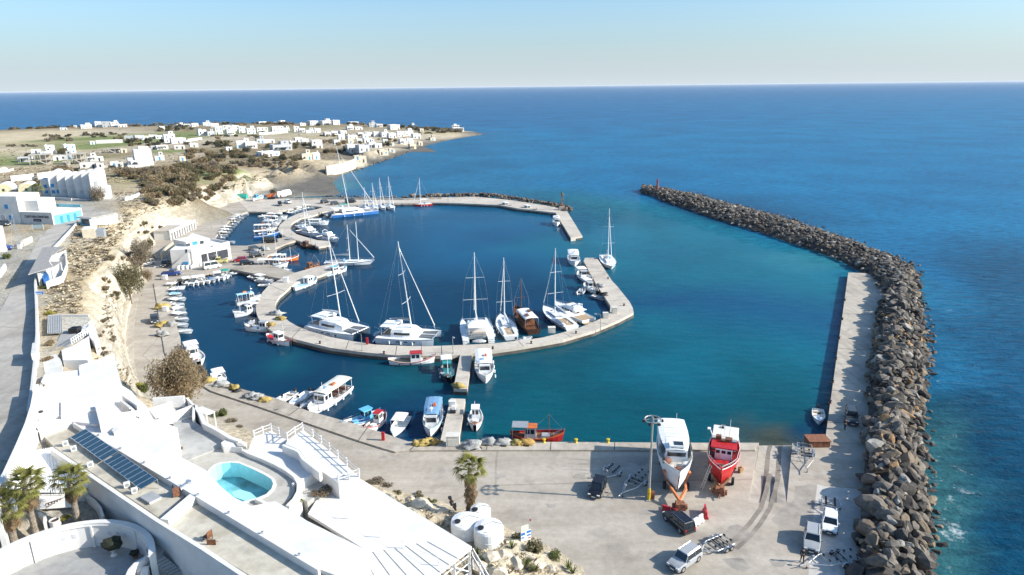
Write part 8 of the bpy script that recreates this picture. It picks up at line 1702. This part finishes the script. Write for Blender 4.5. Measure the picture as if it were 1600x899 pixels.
# boats and machines on the hard by the beach
boat(sp_caique, 'fishing_boat', 'white boat propped on the hard standing by the beach', 'boat', (397,311), (409,308.5), None, z=1.9, sm=lblue, cab=lblue, mast=False, seed=21, lmin=7)
q = P(424,311,1.25); thing('excavator', 'orange excavator parked at the beach end of the quay', 'excavator', q, R(10), [S('track', MB().box(0, -1., 0, 3.4, .6, .8, 0, .85, 1), black), S('track', MB().box(0, 1., 0, 3.4, .6, .8, 0, .85, 1), black), S('cab', MB().box(.4, .6, 1.1, 1.3, 1.1, 1.5, 0, .85, .9), orange, [S('window', MB().box(1.02, .6, 1.7, .06, .8, .7), dgl)]), S('engine_housing', MB().box(-1., 0, 1., 1.6, 2.3, 1.1), orange), S('boom', MB().tube((.8, -.4, 1.4), (3., -.4, 3.2), .2).tube((3., -.4, 3.2), (4.4, -.4, 1.6), .15), orange), S('bucket', MB().box(4.4, -.4, .8, .8, .9, .8, 0, .7, 1), rust)])
for k, (x, y, m, lb) in enumerate([(379,311,cvt,'green tarpaulin hut by the beach road'),(386,307,white,'white canvas tent by the beach road'),(440,307,cvw,'pale boat cover heap beyond the excavator'),(447,304.5,cvw,'second pale boat cover heap near the beach')]):
    q = P(x, y, 1.3); thing('canvas_shelter', lb, 'shelter', q, .3*k, [S('cover', MB().loft([[(s, -1.6, .2), (s, -1.2, 1.5), (s, 0, 2.4), (s, 1.2, 1.5), (s, 1.6, .2)] for s in (-2.2, 2.2)], True, False), m), S('floor', MB().box(0, 0, -.2, 4, 3, .3), gconc)])

extra = [((353,378),(366,379),'white boat behind the marina building at the basin corner'),((420,349.5),(437,350),'white boat wedged third in the stack left of the curved pier'),((408,356.5),(432,356.5),'long cream boat wedged fourth in the stack left of the curved pier'),((404,366),(430,364),'white boat tight above the blue hulled boat'),((427,338),(447,338.5),'white boat highest in the stack left of the curved pier'),((478,357),(496,361),'white boat between the two motor yachts inside the curved pier'),((455,347),(468,349),'small white boat at the inner bend of the curved pier'),((397,435),(420,440),'low white boat between the arm road boats'),((383,422),(401,425.5),'dark hulled boat tight under the arm road'),((292,437),(304,448),'white boat wedged among the row below the marina building'),((310,434),(319,446),'blue edged boat wedged among the row below the marina building'),((327,431),(335,443),'white boat with outboard in the row below the marina building'),((345,427),(350,439),'small white boat near the right end below the marina building'),((263,460),(283,461),'white boat above the light blue canopy on the west quay'),((269,482.5),(290,485),'cream boat under the light blue canopy boat on the west quay'),((443,421),(456,425),'small white tender beside the flat awning boat'),((404,480),(399,472),'dark tender at the ring pier bend'),((930,463),(943,467),'small dark tender inside the right arm'),((500,383),(514,388),'small white tender under the curved pier tip')]
for k, (s, b, lb) in enumerate(extra):
    boat(sp_small, 'motor_boat', lb, 'boat', s, b, 'more small boats in the packed inner harbour', hm=[white, cream, greyh][k % 3] if 'dark' not in lb else greyh, seed=k*3+1, can=[None, cvw, None][k % 3], lmin=4.6, sm=[greyh, navy][k % 2])
# ------------------------------------------------------------------ vegetation
def leafmat(n, c, var=.3):
    m = mat(n, c, .9, var=var, scale=.9); t = m.node_tree; b = t.nodes['Principled BSDF']; tr = t.nodes.new('ShaderNodeBsdfTranslucent'); ms = t.nodes.new('ShaderNodeMixShader'); ms.inputs[0].default_value = .42
    t.links.new(b.inputs['Base Color'].links[0].from_socket, tr.inputs[0]); t.links.new(b.outputs[0], ms.inputs[1]); t.links.new(tr.outputs[0], ms.inputs[2]); t.links.new(ms.outputs[0], t.nodes['Material Output'].inputs[0]); return m
fol = {k: leafmat('foliage_'+k, c) for k, c in {'brown': (.32, .24, .14), 'olive': (.19, .165, .085), 'dark': (.10, .098, .058), 'green': (.15, .175, .055), 'grey': (.265, .215, .15), 'yellow': (.42, .37, .07)}.items()}
bark = mat('bark', (.15, .11, .08), .9, var=.3, scale=3, bump=.5)
def leafcloud(n, seed, leaf=.09, flat=.8, lumps=9, low=-.1):
    """unit crown of small leaf sprays gathered in lumps, radius about 1, sitting on z = 0"""
    rr = random.Random(seed); mb = MB(); L = []
    for k in range(lumps):
        a = rr.uniform(0, 6.28); r = rr.uniform(.15, .68)*(1 if k else 0); L.append((Vector((r*math.cos(a), r*math.sin(a), rr.uniform(.25, .95)*flat)), rr.uniform(.26, .46)))
    for q in range(n):
        c, rad = L[q % lumps]
        d = Vector((rr.gauss(0, 1), rr.gauss(0, 1), rr.gauss(0, 1)*.85)).normalized()*rad*rr.uniform(.55, 1.08); p = c+d
        if p.z < low: p.z = low+rr.random()*.1
        u = Vector((rr.gauss(0, 1), rr.gauss(0, 1), rr.gauss(0, 1)+.6)).normalized(); v = u.cross(Vector((rr.gauss(0, 1), rr.gauss(0, 1), rr.gauss(0, 1)))).normalized(); w = u.cross(v)
        s = leaf*rr.uniform(.6, 1.4); a = v*s*1.3; b = w*s*.7
        mb.add([p-a-b*.4, p-a*.2-b, p+a-b*.2, p+a*.3+b], [(0, 1, 2, 3)])
    return mb
def trunkmesh(h, r, seed, spread_=.4, n=4):
    rr = random.Random(seed); mb = MB().tube((0, 0, -.3), (0, 0, h*.4), r, r*.75, 7)
    for k in range(n):
        a = 6.28*k/n+rr.random(); e = (math.cos(a)*spread_*h, math.sin(a)*spread_*h, h*rr.uniform(.8, 1.05)); mb.tube((0, 0, h*.36), e, r*.6, r*.2, 5)
        for s in range(2):
            b = a+rr.uniform(-.8, .8); mb.tube(Vector((0, 0, h*.36)).lerp(Vector(e), .5), (e[0]+math.cos(b)*h*.2, e[1]+math.sin(b)*h*.2, e[2]*rr.uniform(.8, 1.1)), r*.3, r*.1, 4)
    return mb
SH = [leafcloud(760, k, .082, .72, 9).mesh('crown') for k in range(5)]
SHF = [leafcloud(130, k+9, .2, .8, 6).mesh('crown') for k in range(4)]
TR = [trunkmesh(.7, .05, k, .5).mesh('trunk') for k in range(2)]
vr = random.Random(77)
def shrub(px, py, wpx, tone, lab, group, name='shrub', hk=None, mesh=None, b=None):
    b = b or G(px, py); k = PX(b)[2]/FOC; r = wpx*k/2; z = gz(b.x, b.y)
    i = vr.randrange(5); me = mesh or SH[i]
    h = r*(hk or vr.uniform(.75, 1.1))
    t = thing(name, lab, 'shrub' if name == 'shrub' else 'tree', (b.x, b.y+r*.3, z-.1), vr.uniform(0, 6.28), [('crown', me, fol['brown'], []), ('trunk', TR[i % 2], bark, [])], group, {'crown': fol[tone]}, (r, r, h))
    return t
tn = {'brown': 'brown', 'olive': 'olive green', 'dark': 'dark green', 'green': 'green', 'grey': 'grey brown', 'yellow': 'yellow'}
tone_m = {k: MB() for k in ('brown', 'olive', 'dark', 'grey', 'green')}
def far_bush(x, y, w, t):
    b = G(x, y); r = w*PX(b)[2]/FOC/2; src = SHF[vr.randrange(4)]; mt = Matrix.Translation((b.x, b.y, gz(b.x, b.y)-.1)) @ Matrix.Rotation(vr.uniform(0, 6.28), 4, 'Z') @ Matrix.Diagonal((r, r, r*vr.uniform(.6, .95), 1))
    tone_m[t].add([mt @ v.co for v in src.vertices], [tuple(f.vertices) for f in src.polygons])
def patch(x0, y0, x1, y1, n, wr, tones, area, far=False):
    for q in range(n):
        fx = vr.random(); x = x0+(x1-x0)*fx; y = y0+(y1-y0)*vr.random(); t = vr.choice(tones)
        if far: far_bush(x, y, vr.uniform(*wr), t); continue
        shrub(x, y, vr.uniform(*wr), t, tn[t]+' bush in the '+area, tn[t]+' bushes in the '+area)
patch(182, 268, 262, 284, 30, (16, 28), ['brown', 'olive', 'brown', 'grey'], 'thicket above the cliff')
patch(222, 280, 305, 304, 38, (17, 30), ['brown', 'brown', 'olive'], 'thicket above the cliff')
patch(232, 298, 290, 322, 26, (16, 27), ['brown', 'olive', 'grey'], 'thicket above the cliff')
patch(262, 262, 360, 284, 38, (15, 27), ['brown', 'olive', 'grey', 'brown'], 'thicket above the cliff')
patch(294, 238, 356, 256, 22, (12, 20), ['dark', 'olive', 'brown', 'brown'], 'grove behind the thicket')
patch(358, 236, 400, 258, 16, (11, 18), ['dark', 'olive', 'brown'], 'grove behind the thicket')
patch(360, 255, 470, 263, 34, (8, 14), ['grey', 'brown', 'grey'], 'low scrub at the bay cliff top', True)
patch(395, 245, 480, 255, 16, (9, 15), ['olive', 'brown', 'dark'], 'low scrub at the bay cliff top', True)
patch(310, 224, 362, 231, 14, (10, 16), ['dark', 'olive'], 'dark hedge in the fields', True)
patch(440, 226, 500, 238, 12, (11, 18), ['dark', 'dark', 'olive'], 'gardens of the bay houses')
patch(500, 222, 545, 242, 15, (10, 16), ['dark', 'olive', 'brown'], 'gardens of the bay houses')
patch(72, 213, 128, 223, 17, (8, 13), ['olive', 'dark', 'grey'], 'scattered field trees', True)
patch(128, 209, 200, 219, 18, (8, 13), ['olive', 'dark', 'grey', 'brown'], 'scattered field trees', True)
patch(192, 219, 256, 229, 18, (10, 15), ['olive', 'dark', 'brown'], 'field hedge left of the two storey house', True)
patch(250, 199, 304, 206, 14, (9, 13), ['olive', 'dark', 'grey'], 'trees behind the green field', True)
patch(278, 300, 330, 316, 14, (11, 20), ['grey', 'brown'], 'gully of the cliff')
patch(325, 276, 356, 300, 14, (11, 19), ['brown', 'olive'], 'gully of the cliff')
for x, y, w, t, lb in [(96,241,20,'olive','rounded olive tree between the grey house and the tall white house'),(92,275,34,'brown','broad brown tree in front of the unfinished houses'),(105,274,24,'olive','olive bush right of the broad brown tree'),(57,288,16,'olive','spiky olive bush behind the vaulted hotel'),(44,246,14,'dark','dark tree left of the unfinished houses'),(118,268,10,'dark','small dark bush below the concrete frames'),(138,269,10,'dark','small dark tree below the small white houses'),(608,228,16,'olive','large olive tree among the headland houses'),(598,229,13,'dark','dark tree beside the large olive tree'),(617,222,10,'olive','olive tree behind the large olive tree'),(563,225,11,'olive','olive tree left in the headland village'),(655,206,11,'brown','brown bush near the headland field'),(682,205,12,'dark','dark tree in the headland field'),(340,218,10,'brown','brown bush below the cube cluster'),(400,216,12,'olive','bush below the long garden wall'),(420,232,16,'dark','dark tree beside the low white house'),(290,227,12,'grey','grey tree beside the white field house'),(497,197,8,'dark','dark tree in front of the coast cubes'),(175,262,8,'dark','dark bush among the small white houses')]:
    shrub(x, y, w, t, lb, None, 'tree', 1.0)
belt = MB()
def belt_add(x0, x1, yf, n, wr, tone=None):
    for q in range(n):
        x = x0+(x1-x0)*vr.random(); far_bush(x, yf(x)+vr.uniform(-.6, .8), vr.uniform(*wr), vr.choice(('brown', 'olive', 'dark', 'dark', 'grey')))
coast = lambda x: 199.6-(x/100)*1.7 if x < 300 else 194.5 if x < 560 else 194.5+(x-560)*.058
belt_add(16, 150, coast, 46, (5, 11)); belt_add(185, 275, coast, 34, (6, 10)); belt_add(275, 430, coast, 44, (6, 10)); belt_add(430, 480, coast, 16, (7, 12)); belt_add(540, 720, coast, 60, (6, 10)); belt_add(620, 720, lambda x: 201+(x-620)*.06, 30, (7, 11)); belt_add(640, 700, lambda x: 211-(x-640)*.07, 16, (6, 9))
belt_add(10, 60, lambda x: 229, 14, (6, 9)); belt_add(500, 600, lambda x: 213, 22, (6, 9)); belt_add(560, 650, lambda x: 219, 18, (6, 9)); belt_add(330, 400, lambda x: 213, 12, (6, 9))
joined('tree_belt', {fol[k]: v for k, v in tone_m.items()}, 'low belts of dark shrubs and trees along the far coast and fields', 'shrubs')
# big round tree and the tamarisks by the quay road
patch(170, 392, 205, 412, 6, (9, 16), ['brown', 'grey'], 'ledges of the harbour cliff'); patch(160, 430, 185, 470, 8, (8, 16), ['grey', 'olive', 'brown'], 'ledges of the harbour cliff'); patch(150, 480, 178, 560, 9, (9, 18), ['grey', 'brown'], 'ledges of the harbour cliff'); patch(215, 350, 250, 372, 7, (8, 15), ['brown', 'olive'], 'ledges of the harbour cliff')
def bigtree(px, py, wpx, hpx, tone, lab, n, seed, leaf=.05):
    b = G(px, py); k = PX(b)[2]/FOC; r = wpx*k/2; h = hpx*k*1.02
    hero = leafcloud(n, seed, leaf, 1.0, 22, .08)
    t = thing('tree', lab, 'tree', (b.x, b.y+r*.5, gz(b.x, b.y)-.1), 0, [S('crown', hero, fol[tone]), S('trunk', trunkmesh(.75, .055, seed, .55, 6), bark)], None, None, (r, r, h*.82))
bigtree(277, 638, 92, 84, 'brown', 'large round brown tree between the hotel and the quay road', 17000, 3, .025)
bigtree(214, 420, 46, 44, 'grey', 'bare brown tamarisk tree above the quay road', 5200, 5, .028); bigtree(196, 468, 56, 54, 'olive', 'bushy olive tamarisk tree leaning over the quay road', 6500, 6, .026); bigtree(228, 440, 22, 20, 'brown', 'small brown bush at the foot of the tamarisks', 1500, 7, .045)
bigtree(149, 315, 28, 24, 'grey', 'grey brown tree in front of the vaulted hotel', 2400, 8, .04); bigtree(228, 392, 26, 18, 'olive', 'dark shrub on the rock beside the warehouse', 800, 9, .07); bigtree(426, 307, 14, 12, 'dark', 'round dark bush at the edge of the beach', 500, 10, .08)
for x, y, w, t, lb, hk in [(343,652,26,'green','green shrub under the garden shelter',.9),(362,660,22,'grey','grey shrub beside the garden shelter',.6),(375,668,14,'grey','dry shrub by the terrace wall',.6),(222,615,24,'green','green shrub at the corner of the white guest house',1.3),(216,605,18,'yellow','yellow green shrub at the guest house corner',.9),(462,770,0,'green','',1),(833,862,44,'olive','olive bush at the foot of the notice board',.7),(865,874,28,'green','green bush on the rocky verge',.8),(812,843,28,'dark','dark bush left of the notice board',.8),(618,772,20,'olive','low scrub at the corner of the pavilion roof',.5),(655,777,22,'olive','olive scrub on the pale rock beside the pavilion',.5),(585,757,30,'grey','dry grass clump along the road by the terrace fence',.5),(605,763,24,'grey','dry grass clump beside the pale rock',.5),(672,786,20,'green','green scrub by the roadside rock',.5),(68,475,0,'yellow','',.5),(74,493,20,'yellow','yellow flowering bush below the road sign',.7),(66,452,20,'green','green bush below the cliff cafe',.6),(84,452,16,'grey','dry bush below the cliff cafe',.8),(75,540,22,'brown','reddish brown bush on the terrace house slope',.8),(72,565,20,'brown','brown bush beside the road parapet',.8),(58,610,22,'grey','bare grey bush between road wall and guest house',1.),(65,600,18,'olive','olive bush beside the guest house wall',.8),(7,405,18,'green','dark green bush at the left edge of the upper road',1.),(160,555,26,'grey','grey scrub on the outcrop behind the guest house',.5),(148,548,22,'grey','grey brown scrub beside the terrace house',.5),(60,700,0,'grey','',.5)]:
    if w and lb: shrub(x, y, w, t, lb, None, 'shrub', hk)
# plants on the terraces (placed at their own level)
def plant_at(p, r, h, tone, lab): thing('shrub', lab, 'shrub', p, vr.uniform(0, 6), [('crown', SH[2], fol['brown'], []), ('trunk', TR[0], bark, [])], None, {'crown': fol[tone]}, (r, r, h))
plant_at(P(462,790,7.9), .8, .9, 'green', 'small green shrub at the corner of the patio'); plant_at(P(535,757,7.7), .6, .8, 'green', 'small shrub by the last fence post'); plant_at(P(508,768,8.), 1.3, .6, 'grey', 'dry brown shrub along the patio edge'); plant_at(P(498,774,8.), 1.1, .5, 'brown', 'brown dry shrub beside the pavilion roof edge'); plant_at(P(72,798,9.5), .5, .5, 'green', 'small green plant by the garden gate'); plant_at(P(103,812,9.5), .6, .6, 'yellow', 'yellow green plant between the palms'); plant_at(P(282,703,9.), .45, .5, 'brown', 'small brown potted bush by the upper terrace')
# rocks on the verge
pale_rock = mat('pale_rock', (.58, .50, .38), .95, var=.25, scale=.8, bump=.6, bscale=5)
RKs = [rock_mesh(s+50) for s in range(4)]
for k, (x, y, s, lb) in enumerate([(652,790,1.7,'large pale rock at the roadside by the pavilion'),(640,781,1.1,'pale rock just left of the large roadside rock'),(668,795,1.3,'flat pale rock beside the scooter'),(690,800,1.2,'flat grey rock behind the scooter'),(770,872,1.5,'pale rock at the front of the stony verge'),(790,868,1.2,'pale rock behind the front rock of the stony verge'),(805,880,1.4,'large pale rock right on the stony verge'),(842,884,1.1,'pale rock at the road edge of the stony verge'),(750,890,1.3,'pale rock beside the pavilion stair rail'),(825,872,.9,'small pale rock under the olive bush'),(780,895,1.4,'pale rock at the bottom edge of the picture'),(860,890,.8,'small rock near the road edge')]):
    b = G(x, y); o = bpy.data.objects.new('rock', RKs[k % 4]); C.objects.link(o); o.location = (b.x, b.y, b.z); o.scale = (s, s*.8, s*.5); o.rotation_euler = (0, 0, k)
    if not RKs[k % 4].materials: RKs[k % 4].materials.append(pale_rock)
    o['label'] = lb; o['category'] = 'rock'
# spiky agave like tufts on the verge
def tuft(n, seed, h=.7, sp=.5, wd=.05):
    rr = random.Random(seed); mb = MB()
    for k in range(n):
        a = rr.uniform(0, 6.28); L = h*rr.uniform(.6, 1.1); o = sp*rr.uniform(.3, 1); p = Vector((math.cos(a)*o, math.sin(a)*o, L)); s = Vector((-math.sin(a), math.cos(a), 0))*wd
        mb.add([s, -s, p*.6-s*.8+Vector((0, 0, .1)), p*.6+s*.8+Vector((0, 0, .1)), p], [(0, 1, 2, 3), (3, 2, 4)])
    return mb
for k, (x, y) in enumerate([(757,880),(822,886),(895,897),(888,890),(745,868),(800,858),(835,893)]):
    solo('agave', tuft(26, k, .9, .8, .06).mesh('agave', fol['green']), fol['green'], G(x, y), 0, 'spiky green tuft on the stony verge, '+ORD[k]+' planted from the left' if False else ['spiky tuft beside the pavilion stair rail','spiky tuft in the middle of the stony verge','spiky tuft at the lower right tip of the verge','spiky tuft just above the lower right tip','spiky tuft close to the water tanks','spiky tuft between the bushes below the tanks','spiky tuft below the olive bush'][k], 'plant')
# dry grass and scrub tufts over the plateau
gr = {fol['grey']: MB(), mat('dry_grass', (.56, .47, .31), .95, var=.3): MB(), mat('dry_scrub', (.46, .37, .24), .95, var=.3): MB()}; gk = list(gr); TF3 = [tuft(9, s, .45, .5, .07) for s in range(4)]
zones = [([(120,352),(175,342),(215,345),(170,395),(160,415),(128,440),(110,420),(100,395)], 1100), ([(70,440),(125,440),(130,490),(75,490)], 350), ([(178,300),(260,300),(300,318),(240,330),(195,345)], 500), ([(0,262),(200,262),(200,285),(0,300)], 700), ([(150,560),(200,575),(205,610),(180,590)], 120), ([(158,430),(185,440),(176,540),(160,520)], 80), ([(600,765),(700,800),(880,899),(740,899),(700,860)], 300), ([(200,210),(500,210),(540,250),(200,260)], 450), ([(0,226),(200,226),(200,262),(0,262)], 300), ([(300,300),(380,275),(500,255),(470,265),(350,300)], 300)]
for poly, n in zones:
    pv = [Vector((x, y, 0)) for x, y in poly]; x0, x1 = min(p.x for p in pv), max(p.x for p in pv); y0, y1 = min(p.y for p in pv), max(p.y for p in pv); c = 0
    while c < n:
        x, y = vr.uniform(x0, x1), vr.uniform(y0, y1)
        if not inpoly(x, y, pv): c += .2; continue
        c += 1; b = G(x, y)
        if inpoly(b.x, b.y, road_w): continue
        k = vr.uniform(.35, .95)*(1+PX(b)[2]/260); a = vr.uniform(0, 6.28); src = TF3[int(c) % 4]; mt = Matrix.Translation(b-Vector((0, 0, .05))) @ Matrix.Rotation(a, 4, 'Z') @ Matrix.Diagonal((k*1.4, k*1.4, k*.6, 1))
        gr[vr.choice(gk)].add([mt @ Vector(v) for v in src.v], src.f)
joined('dry_grass', gr, 'dry grass and low scrub over the plateau and fields', 'grass')
# ------------------------------------------------------------------ fan palms
palmg = leafmat('palm_green', (.19, .185, .05), .4); palmd = leafmat('palm_dead', (.26, .18, .10), .4); palmt = mat('palm_trunk', (.30, .25, .19), .95, var=.35, scale=5, bump=.8)
def frond(seed, droop=.0, n=13):
    rr = random.Random(seed); mb = MB().tube((0, 0, 0), (1.0, 0, .12), .03, .018, 4); c = Vector((1.0, 0, .12))
    for k in range(n):
        a = (k-(n-1)/2)/((n-1)/2)*1.35; L = (.95-.2*abs(a)/1.35)*rr.uniform(.9, 1.1); d = Vector((math.cos(a), math.sin(a), 0)); s = Vector((-d.y, d.x, .5)).normalized()*.07
        m_ = c+d*L*.55+Vector((0, 0, .08-droop*.1)); e = c+d*L+Vector((0, 0, -.18-droop*.5-rr.random()*.12))
        mb.add([c-s*.3, c+s*.3, m_+s, m_-s, e], [(0, 1, 2, 3), (3, 2, 4)])
    return mb
FR = [frond(s, .2).mesh('frond', palmg) for s in range(4)]; FD = [frond(s+7, 1.0, 9).mesh('dead_frond', palmd) for s in range(3)]
def palm(px, py, z, ytop, lab, skirt=1.0, nf=42, s=1.):
    b = P(px, py, z); h = mast_h(b.x, b.y, ytop)-z-1.0; t = thing('fan_palm', lab, 'palm', b, 0, (), 'fan palms around the hotel'); rr = random.Random(int(px))
    tr = MB(); prof = [(.34, -.3), (.30, .2)]+[(.26+.035*(k % 2), .4+(h-.5)*k/16) for k in range(16)]+[(.16, h)]
    link('trunk', tr.lathe(prof, 0, 0, 10).mesh('trunk', palmt), t)
    def put(me, nm, zc, pitch, yaw, sc, m=None):
        o = bpy.data.objects.new(nm, me); C.objects.link(o); o.parent = t; o.location = (.1*math.cos(yaw), .1*math.sin(yaw), zc); o.rotation_euler = (rr.uniform(-.25, .25), pitch, yaw); o.scale = (sc,)*3
    for k in range(nf):
        el = 1.25-1.75*(k/nf)**.9; put(FR[k % 4], 'frond', h-.1+.15*(1-k/nf), -el, k*2.399+rr.uniform(-.2, .2), s*rr.uniform(.9, 1.35))
    nd = int(56*skirt)
    for k in range(nd): put(FD[k % 3], 'dead_frond', h-.25-(h*.62*skirt if skirt > .7 else .9)*k/nd, rr.uniform(1.0, 1.4), k*2.399, s*rr.uniform(.75, 1.05))
palm(736, 806, 2., 722, 'fan palm with a thick brown skirt of dead fronds beside the water tanks', 1.45, 24, .92)
palm(122, 815, 9.4, 738, 'fan palm standing right of three in the hotel garden', .5, 28, .9); palm(55, 830, 9.4, 747, 'fan palm standing in the middle of three in the hotel garden', .5, 28, .95); palm(23, 845, 9.4, 778, 'fan palm standing left of three at the picture edge', .5, 28, .95); palm(62, 312, 12.6, 291, 'dark fan palm in front of the vaulted hotel', .4, 26, 1.1)

# ------------------------------------------------------------------ sea air
hm = bpy.data.materials.new('sea_air'); hm.use_nodes = True; t = hm.node_tree; t.nodes.clear(); pv = t.nodes.new('ShaderNodeVolumePrincipled'); pv.inputs['Color'].default_value = (.9, .94, 1, 1); pv.inputs['Density'].default_value = 2.2e-5
t.links.new(pv.outputs[0], t.nodes.new('ShaderNodeOutputMaterial').inputs['Volume'])
hb = link('haze', MB().box(0, 40000, -5.5, 124000, 86000, 59).mesh('haze', hm), None, kind='stuff', label='thin sea air paling the far water at the horizon', category='haze')
